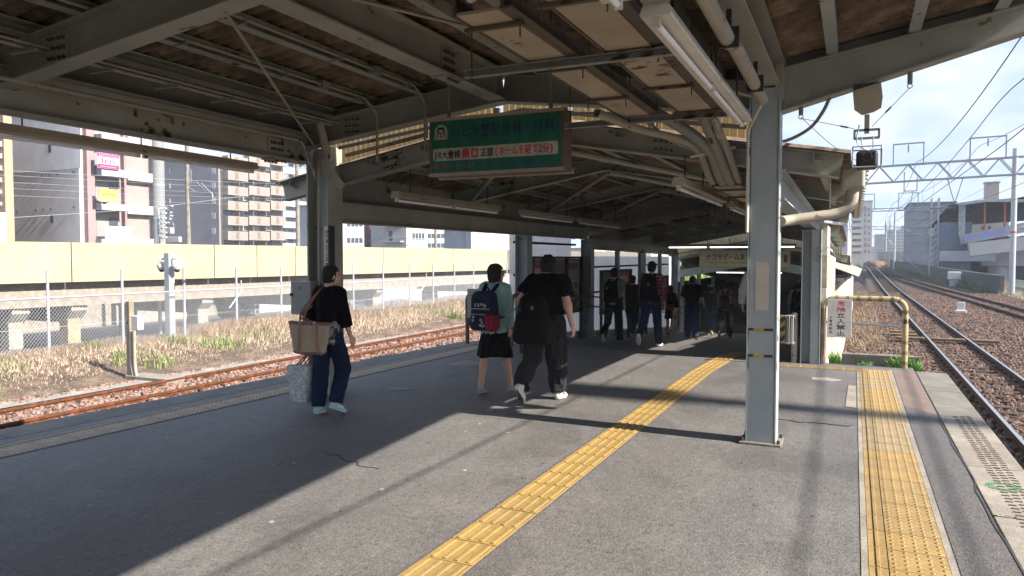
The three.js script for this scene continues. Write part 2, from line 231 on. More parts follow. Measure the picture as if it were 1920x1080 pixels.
// ---------- ground, platform, ramp, tracks ----------
const leftEdge = (F) => -7.52 + 0.056 * (F - 4.41), rampY = (F) => F < 12.9 ? 0 : -0.075 * (F - 12.9);
const trackRise = (F) => -0.95 + 0.95 * sstep(55, 140, F);
function groundY(X, F) {
  let y;
  if (X > -10) y = -1.2 + (X > 1 ? 0.95 * sstep(55, 140, F) : 0);
  else if (X > -17.8) y = -1.15 + 0.4 * sstep(-13.6, -17, X);
  else y = lerp(-0.75, -4.2, sstep(-19.5, -24, X));
  return y;
}
{
  // one wide ground sheet out to the horizon
  const wx = (u) => { const t = u * 2 - 1; return Math.sign(t) * (Math.abs(t) * 40 + Math.pow(Math.abs(t), 5) * 1700) - 6; }, wf = (v) => -60 + v * 190 + Math.pow(v, 6) * 2200;
  const g = sheet(220, 160, (u, v) => { const X = wx(u), F = wf(v); return P(X, groundY(X, F) - 0.04 + 0.03 * (fbm(X, F, 1, 3) - 0.5), F); });
  solo('ground', g, std(lin(0.20, 0.175, 0.145), { map: texDirt, bumpMap: bumpConcrete, bumpScale: 0.03, roughness: 1 }), 'dusty brown earth spreading under the tracks and the town', null, null, 'structure');
  // ballast beds
  const bal = std(lin(0.155, 0.102, 0.078), { map: texDirt, bumpMap: bumpAsphalt, bumpScale: 0.05, roughness: 1 });
  const bed = (x0, x1, f0, f1, n, m) => sheet(n, m, (u, v) => { const F = lerp(f0, f1, v), X = lerp(x0(F), x1(F), u); return P(X, groundY(X, F) + 0.06 + 0.07 * (fbm(X * 2.2, F * 2.2, 3, 3) - 0.5), F); });
  solo('ballast_bed', bed(() => -1.2, (F) => 11.5 + 0.0 * F, 12.3, 150, 60, 400), bal, 'brown crushed stone bed under the two tracks beside the platform end', null, null, 'structure');
  solo('ballast_bed', bed(() => 1.25, () => 11.5, -8, 12.5, 50, 90), bal, 'brown crushed stone beside the near platform edge', null, null, 'structure');
  solo('ballast_bed', bed(() => -14.1, (F) => Math.min(-6.2, leftEdge(F)), -10, 90, 50, 420), std(lin(0.27, 0.19, 0.15), { map: texDirt, bumpMap: bumpAsphalt, bumpScale: 0.05, roughness: 1 }), 'reddish crushed stone bed under the rusty track', null, null, 'structure');
  // the stones themselves
  const sg = new THREE.IcosahedronGeometry(0.034, 0), sp = sg.attributes.position;
  { const seen = {}; const r = rng(5); for (let i = 0; i < sp.count; i++) { const k = [sp.getX(i), sp.getY(i), sp.getZ(i)].map((v) => v.toFixed(4)).join(); const s = seen[k] ??= 0.7 + r() * 0.65; sp.setXYZ(i, sp.getX(i) * s, sp.getY(i) * s * 0.8, sp.getZ(i) * s); } sg.computeVertexNormals(); }
  function stones(n, seed, pick, c0, label) {
    const im = new THREE.InstancedMesh(sg, std(lin(1, 1, 1), { roughness: 0.95 }), n); im.name = numbered('ballast_stones'); const r = rng(seed), m = new THREE.Matrix4(), q = new THREE.Quaternion(), e = new THREE.Euler(), c = new THREE.Color();
    for (let i = 0; i < n; i++) { const [X, F] = pick(r); e.set(r() * 6.3, r() * 6.3, r() * 6.3); q.setFromEuler(e); const s = 0.6 + r() * 0.9; m.compose(P(X, groundY(X, F) + 0.06 + 0.07 * (fbm(X * 2.2, F * 2.2, 3, 3) - 0.5) + 0.018 * s, F), q, new THREE.Vector3(s, s, s)); im.setMatrixAt(i, m); const t = r(), k = 0.4 + r() * 1.15; c.setRGB(c0[0] * k, c0[1] * k * lerp(0.9, 1.12, t), c0[2] * k * lerp(0.85, 1.25, t)); im.setColorAt(i, c); }
    im.castShadow = im.receiveShadow = true; scene.add(im); info(im, label, 'ballast', null, 'stuff');
  }
  stones(90000, 11, (r) => { const F = 3 + 62 * Math.pow(r(), 1.6); return [F < 12.6 ? 1.3 + r() * 9.5 : -0.3 + r() * 11.4, F]; }, [0.13, 0.079, 0.058], 'loose brown track stones heaped between and around the right-hand rails');
  stones(50000, 12, (r) => { const F = 4 + 45 * Math.pow(r(), 1.3), x1 = Math.min(leftEdge(F) - 0.2, -6.9); return [lerp(-14.3, x1, Math.pow(r(), 1.25)), F]; }, [0.20, 0.125, 0.095], 'reddish loose stones around the rusty left-hand track');
}

// platform: body, coping stones, asphalt, tactile tiles
const platform = struct('platform', 'grey asphalt island platform with yellow tactile paving narrowing into a ramp');
{
  const F0 = -8, F1 = 12.72;
  const Li = (F) => leftEdge(F) + 0.45;
  const slab = (pts, y0, y1) => { const s = poly(pts); const g = new THREE.ExtrudeGeometry(s, { depth: y1 - y0, bevelEnabled: false }); g.rotateX(-Math.PI / 2); g.translate(0, y0, 0); return g; };   // shape in (X, F)
  const fl = (pts) => pts.map(([X, F]) => [X, F]);
  mb().add(slab(fl([[Li(F0), F0], [0.84, F0], [0.84, 12.42], [-0.4, F1], [Li(F1), F1 + 0.3]]), -0.2, 0)).build('asphalt_slab', M.asphalt, platform);
  { // the worn top coat: trodden, patched and stained unevenly
    const g = sheet(170, 300, (u, v) => { const F = lerp(F0, 12.7, v); return P(lerp(Li(F) + 0.002, 0.838, u), 0.0012, F); }), p = g.attributes.position, c = new Float32Array(p.count * 3);
    for (let i = 0; i < p.count; i++) { const X = p.getX(i), F = -p.getZ(i), a = fbm(X * 0.7, F * 0.45, 3, 4), b = fbm(X * 3.1, F * 2.3, 8, 4), s2 = fbm(X * 1.6 + 9, F * 1.1, 21, 4); const k = 1 + (a - 0.5) * 0.34 + (b - 0.5) * 0.2 - (s2 > 0.57 ? Math.min(0.2, (s2 - 0.57) * 2.2) : 0) + (b > 0.66 ? 0.07 : 0); c[i * 3] = k; c[i * 3 + 1] = k * (1 - (a - 0.5) * 0.03); c[i * 3 + 2] = k * (1 - (a - 0.5) * 0.07); }
    g.setAttribute('color', new THREE.BufferAttribute(c, 3)); const m = M.asphalt.clone(); m.vertexColors = true; part('asphalt_surface', g, m, platform); }
  mb().add(slab(fl([[leftEdge(F0) + 0.06, F0], [1.17, F0], [1.17, 12.28], [leftEdge(F1) + 0.06, F1 + 0.2]]), -1.3, -0.2)).build('base_wall', M.concreteDark, platform);
  const r = rng(3);
  // right-hand coping, each stone of its own
  const joints = [-8, -5.8, -3.6, -1.4, 0.8, 2.45, 3.55, 4.55, 5.62, 6.9, 8.95, 10.6, 12.32];
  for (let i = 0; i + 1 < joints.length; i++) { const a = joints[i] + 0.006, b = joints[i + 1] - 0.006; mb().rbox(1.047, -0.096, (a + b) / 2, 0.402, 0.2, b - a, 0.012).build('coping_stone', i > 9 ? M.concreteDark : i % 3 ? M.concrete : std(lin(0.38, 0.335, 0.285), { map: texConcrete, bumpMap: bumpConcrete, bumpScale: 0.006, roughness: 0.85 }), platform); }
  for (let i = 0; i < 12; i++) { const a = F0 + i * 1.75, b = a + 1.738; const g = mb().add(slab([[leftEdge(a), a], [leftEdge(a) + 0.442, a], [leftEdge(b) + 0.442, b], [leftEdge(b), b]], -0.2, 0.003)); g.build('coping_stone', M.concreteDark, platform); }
  // grooves cut for grip in the right coping: short dark ribs
  { const g = mb(); for (let f = 4.4; f < 9; f += 0.075) for (const x of [1.0, 1.06, 1.12]) g.box(x + (r() - 0.5) * 0.01, 0.0065, f + (x - 1) * 0.5, 0.042, 0.006, 0.018); const o = g.build('grip_ribs', M.brownSteel, platform); o.userData.kind = 'stuff'; }
  // repairs in the asphalt
  const patch = (pts, y, mat) => mb().add(slab(pts, y - 0.004, y)).build('repair_patch', mat, platform);
  patch([[0.545, -8], [0.835, -8], [0.835, 9.0], [0.545, 9.4]], 0.004, M.asphaltPatch);
  patch([[0.545, 9.4], [0.835, 9.0], [0.835, 12.3], [0.545, 12.3]], 0.004, M.asphaltRed);
  patch([[0.50, -8], [0.535, -8], [0.535, 12.3], [0.50, 12.3]], 0.006, M.concrete);
  patch([[0.065, -8], [0.10, -8], [0.10, 12.0], [0.065, 12.0]], 0.006, M.concrete);
  patch([[-0.06, 9.05], [0.05, 9.0], [0.05, 10.55], [-0.04, 10.6]], 0.008, M.concrete);
  patch([[-0.5, 10.9], [-0.25, 10.85], [-0.12, 11.02], [-0.3, 11.16], [-0.5, 11.1]], 0.005, M.concretePale);
  if (0) patch([[-1.0, 8.15], [0.05, 8.0], [0.05, 8.95], [-1.2, 9.0], [-2.6, 8.9], [-2.5, 8.35]], 0.004, std(lin(0.155, 0.145, 0.14), { map: texAsphalt, bumpMap: bumpAsphalt, bumpScale: 0.006, roughness: 0.8 }));
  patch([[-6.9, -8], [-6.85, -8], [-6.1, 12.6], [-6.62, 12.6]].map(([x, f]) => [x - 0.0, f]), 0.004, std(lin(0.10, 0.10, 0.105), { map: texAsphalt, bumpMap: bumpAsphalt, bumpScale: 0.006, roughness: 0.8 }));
  patch([[-5.45, 7.9], [-5.2, 7.8], [-5.0, 7.95], [-5.25, 8.03]], 0.006, M.concretePale);
  patch([[-5.75, 10.0], [-5.3, 9.9], [-5.3, 10.5], [-5.7, 10.6]], 0.006, M.concrete);
  // the crack along the patched edge and another in the asphalt
  { const g = mb(); let p = null; for (let f = 3; f < 9.4; f += 0.13) { const q = P(0.835 + (fbm(f * 2, 1, 1, 2) - 0.5) * 0.05, 0.006, f); if (p) g.bar(p, q, 0.012, 0.004); p = q; } p = null; for (let t = 0; t < 1; t += 0.05) { const q = P(-4.1 + t * 0.75, 0.003, 5.05 - t * 0.25 + (fbm(t * 9, 4, 1, 2) - 0.5) * 0.12); if (p) g.bar(p, q, 0.012, 0.004); p = q; } p = null; for (let t = 0; t < 1; t += 0.04) { const q = P(-0.9 + t * 0.95, 0.006, 8.05 + (fbm(t * 9, 7, 1, 2) - 0.5) * 0.16); if (p) g.bar(p, q, 0.014, 0.004); p = q; } g.build('crack', M.dark, platform).userData.kind = 'stuff'; }
  // trodden gum and flecks
  { const g = mb(), gd = mb(); for (let i = 0; i < 38; i++) { const X = -6 + r() * 3.4, F = 3 + r() * 8, s = 0.008 + r() * 0.018; g.cyl(P(X, 0, F), P(X, 0.003, F), s, s * 0.8, 9); } for (let i = 0; i < 40; i++) { const X = -3.5 + r() * 3.4, F = 2.6 + r() * 9, s = 0.012 + r() * 0.02; gd.cyl(P(X, 0, F), P(X, 0.004, F), s, s * 0.8, 9); } if (0) for (const [X, F] of [[0.60, 8.3]]) for (let k = 0; k < 5; k++) g.cyl(P(X + r() * 0.06, 0.003, F + r() * 0.25), P(X + r() * 0.1, 0.0055, F + r() * 0.25), 0.018, 0.016, 7); g.build('gum_spot', M.concretePale, platform).userData.kind = 'stuff'; gd.build('gum_spot', M.asphaltPatch, platform).userData.kind = 'stuff'; }
  // chalk rings on the coping
  for (const [X, F, a] of [[1.02, 6.35, 0.11], [1.02, 4.32, 0.13]]) { const g = mb(); for (let k = 0; k < 60; k++) { const t = r() * 6.28, q = a * (0.55 + 0.5 * r()); g.box(X + Math.cos(t) * q, 0.006, F + Math.sin(t) * q, 0.012 + r() * 0.03, 0.003, 0.014); } g.build('chalk_mark', std(lin(0.16, 0.42, 0.20), { map: texConcrete }), platform); }
  for (const [X0, X1, F] of [[0.87, 1.24, 4.55], [0.87, 1.24, 5.62], [0.86, 1.24, 3.55]]) { const g = mb(); for (let k = 0; k < 40; k++) g.box(lerp(X0, X1, r()), 0.007, F + (r() - 0.5) * 0.02, 0.02 + r() * 0.03, 0.003, 0.012); g.build('chalk_mark', M.concretePale, platform); }

  // tactile tiles
  const frust = (r1, r2, h) => { const g = new THREE.CylinderGeometry(r2, r1, h, 8, 1, true).toNonIndexed(), c = new THREE.CircleGeometry(r2, 8).toNonIndexed(); c.rotateX(-Math.PI / 2); c.translate(0, h / 2, 0); return mergeGeometries([g, c]); };
  const dot = mb(); dot.box(0, 0.004, 0, 0.294, 0.008, 0.294); for (let i = 0; i < 5; i++) for (let j = 0; j < 5; j++) dot.add(frust(0.0115, 0.0075, 0.0055), new THREE.Matrix4().makeTranslation(-0.12 + i * 0.06, 0.0105, -0.12 + j * 0.06));
  const bars = mb(); bars.box(0, 0.004, 0, 0.294, 0.008, 0.294); for (let i = 0; i < 4; i++) bars.rbox(-0.1125 + i * 0.075, 0.0105, 0, 0.026, 0.009, 0.265, 0.004, 1);
  const line = mb(); line.box(0, 0.004, 0, 0.094, 0.008, 0.294); line.rbox(0, 0.0105, 0, 0.022, 0.009, 0.29, 0.004, 1);
  const GD = dot.geo(), GB = bars.geo(), GL = line.geo();
  const put = (g, m, X, F, turn = 0, y = 0) => { const o = part('tile', g, m, platform); o.position.copy(P(X, y, F)); o.rotation.y = turn + (r() - 0.5) * 0.006; o.position.y += (r() - 0.5) * 0.0016; return o; };
  const ym = () => r() < 0.5 ? M.tileYellow : M.tileYellowB;
  for (let i = 0; i < 44; i++) { const F = -1 + i * 0.3 + 0.15; const f = F > 7.2 && F < 8.2 ? M.tileDusty : F > 8.4 ? (r() < 0.4 ? M.tileDusty : M.tileYellow) : ym(); put(GD, f, 0.35, F); put(GL, f, 0.15, F); }
  for (let i = 0; i < 50; i++) { const F = -1 + i * 0.3 + 0.15, X = -2.0 + (F > 11 ? (F - 11) * 0.05 : 0); put(GB, ym(), X, F, F > 11 ? -0.05 : 0, rampY(F)); }
  mb().add(slab([[-2.175, -1], [-1.83, -1], [-1.83, 12.9], [-2.175, 12.9]], -0.001, 0.003)).build('bedding_strip', M.asphaltPatch, platform);
  for (let i = 0; i < 43; i++) { const F = -0.5 + i * 0.302, X = -6.44 + 0.034 * (F - 3.77) - 0.19; put(GD, M.tileShade, X + 0.035, F, -0.034); put(GL, M.tileShade, X - 0.165, F, -0.034); }
  for (let i = 0; i < 4; i++) put(GB, M.tileDusty, -0.05 - i * 0.3 + 0.1, 12.14, Math.PI / 2);
}
// the ramp that goes down under the far roofs
const ramp = struct('ramp', 'asphalt ramp going down between the wall panels');
{
  const n = 30; mb().add(sheet(4, n, (u, v) => { const F = lerp(12.72, 62, v); return P(lerp(-6.25, -0.42 + 0.012 * (F - 12.7), u), rampY(F), F); })).build('ramp_surface', M.asphalt, ramp);
  // outer flank that carries the right-hand wall
  const s = new THREE.Shape(); s.moveTo(12.7, -1.3); s.lineTo(12.7, -0.01); s.lineTo(29, rampY(29)); s.closePath();
}
// ---------- tracks ----------
function railSweep(cx, F0, F1, off, yTop, n, sections) {
  const out = mb();
  for (const [dx, y0, w, h] of sections) {   // each a box section swept along the line
    const pts = []; for (let i = 0; i <= n; i++) { const F = lerp(F0, F1, i / n); pts.push([cx(F) + off + dx, yTop(F) + y0, F]); }
    const pos = [], idx = []; pts.forEach(([X, y, F]) => { for (const [a, b] of [[-w / 2, 0], [w / 2, 0], [w / 2, -h], [-w / 2, -h]]) pos.push(X + a, y + b, -F); });
    for (let i = 0; i < n; i++) for (let k = 0; k < 4; k++) { const a = i * 4 + k, b = i * 4 + (k + 1) % 4, c = a + 4, e = b + 4; idx.push(a, b, c, b, e, c); }
    const g = new THREE.BufferGeometry(); g.setAttribute('position', new THREE.Float32BufferAttribute(pos, 3)); g.setIndex(idx); const f = g.toNonIndexed(); f.computeVertexNormals(); out.add(f);
  }
  return out;
}
function track(label, cx, yTop, F0, F1, n, o) {
  const t = thing('railway_track', label, 'railway track');
  for (const s of [-1, 1]) {
    const b = railSweep(cx, F0, F1, s * 0.566, yTop, n, [[0, -0.004, 0.066, 0.04], [0, -0.04, 0.018, 0.09], [0, -0.125, 0.127, 0.025]]).build('rail', o.web, t);
    railSweep(cx, F0, F1, s * 0.566, yTop, n, [[0, 0, 0.058, 0.004]]).build('rail_head', o.head, b);
  }
  const sl = mb().rbox(0, -0.06, 0, 2.05, 0.13, 0.21, 0.012, 1).geo(); const r = rng(o.seed);
  for (let i = 0, F = o.s0; F < o.s1; F += 0.62 + (r() - 0.5) * 0.03, i++) { const m = part('sleeper', sl, r() < 0.5 ? o.wood : o.wood2, t); m.position.copy(P(cx(F), yTop(F) - 0.15 + (r() - 0.5) * 0.012, F)); m.rotation.y = (r() - 0.5) * 0.02 + Math.atan(-(cx(F + 1) - cx(F))); }
  const f = mb(); for (let F = o.s0; F < Math.min(o.s1, o.s0 + 60); F += 0.62) for (const s of [-1, 1]) for (const q of [-1, 1]) f.box(cx(F) + s * 0.566 + q * 0.085, yTop(F) - 0.1, F, 0.07, 0.045, 0.08);
  f.build('rail_clip', o.clip, t).userData.kind = 'stuff';
  return t;
}
const woodA = std(lin(0.085, 0.06, 0.048), { map: texRust, roughness: 0.95 }), woodB = std(lin(0.12, 0.085, 0.065), { map: texRust, roughness: 0.95 });
track('polished running track beside the platform edge, heading straight into the distance', (F) => 2.8 - 0.2 * sstep(60, 130, F), trackRise, -8, 170, 120, { web: M.rustDark, head: M.railTop, wood: woodA, wood2: woodB, clip: M.rustDark, seed: 21, s0: 2, s1: 120 });
track('darker second track crossing the stones from the right and joining the near one', (F) => 7.35 - 4.3 * sstep(38, 128, F) + 0.02 * Math.max(0, 46 - F), trackRise, 10, 126, 100, { web: M.rustDark, head: M.rustDark, wood: woodA, wood2: woodB, clip: M.rustDark, seed: 22, s0: 24, s1: 118 });
track('rust-orange disused track between the platform and the dry grass bank', (F) => -12.83 - 0.018 * (F - 13), () => -0.95, -10, 75, 40, { web: M.rust, head: M.rust, wood: std(lin(0.24, 0.17, 0.12), { map: texRust, roughness: 0.95 }), wood2: woodB, clip: M.dark, seed: 23, s0: 3, s1: 60 });
// ---------- the upper canopy over the near platform ----------
const RX = -3.37;                                             // ridge
const corr = (x0, y0, x1, y1, F0, F1, amp = 0.024, pitch = 0.15, th = 0.006, fedge) => {   // corrugated sheet running from (x0,y0) to (x1,y1), waves along F
  const n = Math.round((F1 - F0) / pitch * 6), mk = (dy) => sheet(n, 1, (u, v) => { const F = lerp(F0, F1, u), e = v && fedge ? fedge(F) : null; return P(v ? (e ? e[0] : x1) : x0, (v ? (e ? e[1] : y1) : y0) + dy + amp * Math.sin(F / pitch * 2 * Math.PI), F); });
  return mergeGeometries([mk(0), mk(th)]);
};
function boltRows(list, r = 0.015) { const g = mb(); for (const [a, dir] of list) g.cyl(a, a.clone().addScaledVector(dir, 0.03), r, r * 0.9, 6); return g; }
const canopy = thing('platform_canopy', 'high grey-green steel canopy with a dark slate sheet roof over the near platform', 'canopy', 'station canopies');
{
  const bot = (X) => 3.30 - 0.125 * Math.abs(X - RX), top = (X) => bot(X) + 0.28, sheetY = (X) => top(X) + 0.12;
  const Xe = (F) => 1.25 + 0.12 * Math.max(0, 7.1 - F), wb = (X) => 2.95 + 0.265 * (X + 0.7), wt = (X) => 3.33 + 0.172 * (X + 0.7), ws = (X) => wt(X) + 0.11;
  const LX = -6.15;
  for (const F of [7.1, 3.6, 0.1, -3.4]) {
    mb().ibeam(P(LX, bot(LX) + 0.14, F), P(RX, bot(RX) + 0.14, F), 0.17, 0.28).build('rafter', M.steel, canopy);
    mb().ibeam(P(RX, bot(RX) + 0.1401, F), P(-0.62, bot(-0.62) + 0.1401, F), 0.17, 0.28).build('rafter', M.steel, canopy);
    const xe = Xe(F) - (F < 7 ? 0.8 : 0.02), x0 = -0.615, w = mb();
    w.prism(poly([[x0, wb(x0)], [xe, wb(xe)], [xe, wt(xe)], [x0, wt(x0)]]), 0.012, new THREE.Matrix4().makeTranslation(0, 0, -F - 0.006));
    w.bar(P(x0, wb(x0), F), P(xe, wb(xe), F), 0.17, 0.014); w.bar(P(x0, wt(x0), F), P(xe, wt(xe), F), 0.17, 0.014);
    w.build('rafter', M.steel, canopy);
    if (F > 3) {
      const s = mb(); for (const X of [-5.3, -1.25]) { s.box(X, bot(X) + 0.14, F - 0.014, 0.24, 0.2, 0.012); s.box(X, bot(X) + 0.14, F + 0.014, 0.24, 0.2, 0.012); } s.build('splice_plate', M.steel, canopy);
      const b = []; for (const X of [-5.3, -1.25]) for (const dx of [-0.08, -0.03, 0.03, 0.08]) for (const dy of [-0.07, 0, 0.07]) b.push([P(X + dx, bot(X) + 0.14 + dy, F - 0.012), new THREE.Vector3(0, 0, 1)]); boltRows(b).build('bolt', M.brownSteel, canopy).userData.kind = 'stuff';
    }
  }
  // long beams
  mb().ibeam(P(-3.4, 3.46, -8), P(-3.4, 3.46, 7.0), 0.2, 0.3).build('ridge_beam', M.steel, canopy);
  mb().ibeam(P(-5.97, 2.965, -8), P(-5.97, 2.965, 7.12), 0.2, 0.35).build('eaves_beam', M.steel, canopy);
  mb().ibeam(P(-0.72, 3.335, -8), P(-0.72, 3.335, 7.0), 0.22, 0.31).build('eaves_beam', M.steel, canopy);
  { const g = mb(), b = []; for (const [X, y, w] of [[-3.4, 3.46, 0.24], [-5.97, 2.965, 0.26]]) for (const f of [X < -5 ? 6.55 : 5.95]) { g.box(X + 0.014, y, f, 0.012, 0.22, w); g.box(X - 0.014, y, f, 0.012, 0.22, w); g.box(X, y - (X < -5 ? 0.185 : 0.16), f, 0.19, 0.014, w); for (const df of [-0.08, -0.03, 0.03, 0.08]) { for (const dy of [-0.07, 0, 0.07]) b.push([P(X + 0.012, y + dy, f + df), new THREE.Vector3(1, 0, 0)]); for (const dx of [-0.07, 0.07]) b.push([P(X + dx, y - (X < -5 ? 0.185 : 0.16), f + df), new THREE.Vector3(0, -1, 0)]); } }
    g.build('splice_plate', M.steel, canopy); boltRows(b, 0.017).build('bolt', M.brownSteel, canopy).userData.kind = 'stuff'; }
  // purlins under the sheet, each with a thin cable pipe clipped along it
  for (const [X, w] of [[-3.8, 0.1], [-4.35, 0.09], [-4.98, 0.09], [-5.58, 0.12], [-2.9, 0.1], [-2.3, 0.09], [-1.7, 0.09], [-1.15, 0.09]]) mb().channel(P(X, top(X) + 0.052, -8), P(X, top(X) + 0.052, 7.18), w, 0.1, 0.01, X < RX ? 1 : -1).build('purlin', M.steel, canopy);
  for (const X of [-0.2, 0.42, 1.02]) mb().channel(P(X, wt(X) + 0.06, -8), P(X, wt(X) + 0.06, 7.18), 0.09, 0.095, 0.01, -1).build('purlin', M.steelPale, canopy);
  for (const X of [-4.35, -4.98]) { const g = mb(); g.pipe([P(X + 0.1, top(X) + 0.035, -2), P(X + 0.1, top(X) + 0.035, 6.75), P(X + 0.1, top(X) - 0.1, 6.97), P(X + 0.1, 2.75, 6.97)], 0.013, 7); for (let f = 3.2; f < 6.7; f += 1.15) { mb().box(X + 0.05, top(X) + 0.02, f, 0.14, 0.045, 0.025).build('pipe_clip', M.steelGrey, canopy); } mb().box(X + 0.1, top(X) + 0.03, 6.05, 0.08, 0.07, 0.1).build('junction_box', M.steelGrey, canopy); g.build('cable_pipe', M.pvc, canopy); }
  { const g = mb(); g.pipe([P(-5.72, 3.0, -4), P(-5.72, 3.0, 6.7), P(-5.72, 2.6, 6.95)], 0.02, 8); g.pipe([P(-5.45, 3.19, -4), P(-5.45, 3.19, 6.9)], 0.016, 8); g.pipe([P(-5.36, 3.2, -4), P(-5.36, 3.2, 6.9)], 0.011, 8); g.build('cable_pipe', M.pvc, canopy); for (let f = 2.2; f < 6.8; f += 0.62) mb().bar(P(-5.32, 3.16, f), P(-5.62, 3.16, f), 0.03, 0.012).build('pipe_clip', M.pvc, canopy); }
  // diagonal tie rods in the roof plane
  for (const [a, b] of [[P(-3.7, 3.26, 3.62), P(-5.82, 2.98, 7.05)], [P(-3.0, 3.3, 3.62), P(-0.85, 3.1, 6.9)]]) mb().cyl(a, b, 0.013, 0.013, 7).build('tie_rod', M.pvc, canopy);
  // roof sheets
  part('roof_sheet', corr(RX, sheetY(RX), LX - 0.1, sheetY(LX - 0.1), -8, 7.28), M.slate, canopy);
  part('roof_sheet', corr(RX, sheetY(RX) - 0.002, -0.72, sheetY(-0.72), -8, 7.28), M.slate, canopy);
  part('roof_sheet', corr(-0.72, ws(-0.72), 0, 0, -8, 7.28, 0.024, 0.15, 0.006, (F) => [Xe(F), ws(Xe(F))]), M.slate, canopy);
  mb().bar(P(-6.09, (3.14 + sheetY(-6.09)) / 2, -8), P(-6.09, (3.14 + sheetY(-6.09)) / 2, 7.1), 0.02, sheetY(-6.09) - 3.14).build('fascia', M.steelGrey, canopy);
  for (const [a, b, f] of [[LX, RX, sheetY], [RX, -0.72, sheetY], [-0.70, 1.24, ws]]) { const lo = f === ws ? wt : top; mb().prism(poly([[a, lo(a) - 0.005], [b, lo(b) - 0.005], [b, f(b) - 0.012], [a, f(a) - 0.012]]), 0.01, new THREE.Matrix4().makeTranslation(0, 0, -7.14)).build('closing_plate', M.steelGrey, canopy); }
  mb().bar(P(Xe(-8), ws(Xe(-8)) - 0.01, -8), P(Xe(7.1), ws(Xe(7.1)) - 0.01, 7.28), 0.05, 0.12).build('eaves_trim', M.steelGrey, canopy); mb().box(-0.62, 3.22, 7.02, 0.06, 0.3, 0.24).build('gusset', M.steel, canopy);
  mb().box(-0.72, sheetY(-0.72) + 0.005, -0.4, 0.3, 0.012, 15.2).build('valley_gutter', M.steelGrey, canopy);
  // posts: H sections
  const post = (X, F, h) => { const b = mb(); b.box(X - 0.118, h / 2, F, 0.014, h, 0.25); b.box(X + 0.118, h / 2, F, 0.014, h, 0.25); b.box(X, h / 2, F - 0.0, 0.222, h, 0.012); return b; };
  const pr = mb(); pr.rbox(-0.735, 1.585, 7.02, 0.232, 3.17, 0.232, 0.012, 2); pr.box(-0.612, 1.585, 7.02, 0.012, 3.16, 0.25); pr.box(-0.858, 1.585, 7.02, 0.012, 3.16, 0.25);
  const rp = pr.build('post', M.steelPale, canopy);
  mb().rbox(-0.735, 0.01, 7.02, 0.36, 0.03, 0.34, 0.008).build('post_base', M.concreteDark, rp); for (const [x, f] of [[-0.89, 6.89], [-0.58, 6.89], [-0.89, 7.15], [-0.58, 7.15]]) mb().cyl(P(x, 0.02, f), P(x, 0.055, f), 0.014, 0.014, 6).build('anchor_bolt', M.rustDark, rp);
  const pl = mb(); pl.box(-6.02, 1.5, 7.28, 0.02, 3.0, 0.28); pl.box(-5.72, 1.5, 7.28, 0.02, 3.0, 0.28); pl.box(-5.87, 1.5, 7.28, 0.28, 3.0, 0.012);
  const lp = pl.build('post', M.steel, canopy); mb().pipe([P(-5.80, 2.95, 7.1), P(-5.83, 0.0, 7.1)], 0.016, 8).build('cable_pipe', M.pvc, lp);
  for (const [X, mt] of [[-0.735, M.steelPale], [-5.87, M.steel]]) post(X, -0.1, 3.0).build('post', mt, canopy);
  // black-yellow straps round the right-hand post and the faded notice on it
  for (const y of [1.035, 0.80]) { const g = mb(), k = mb(); g.box(-0.76, y, 6.898, 0.09, 0.03, 0.006); k.box(-0.85, y, 6.899, 0.10, 0.022, 0.006); k.box(-0.68, y, 6.899, 0.08, 0.022, 0.006); g.build('strap', M.tileYellow, rp); k.build('strap', M.black, rp); }
  mb().box(-0.735, 1.42, 6.899, 0.115, 0.43, 0.004).build('notice', std(lin(0.52, 0.47, 0.40), { map: texPaint }), rp);
  // the drain that comes down beside the left post
  mb().pipe([P(-5.55, 3.22, 6.8), P(-5.62, 2.95, 7.0), P(-5.62, 2.72, 7.0), P(-5.50, 2.5, 7.15)], 0.05, 10, 0.1).build('drain_pipe', M.pvc, canopy);
}
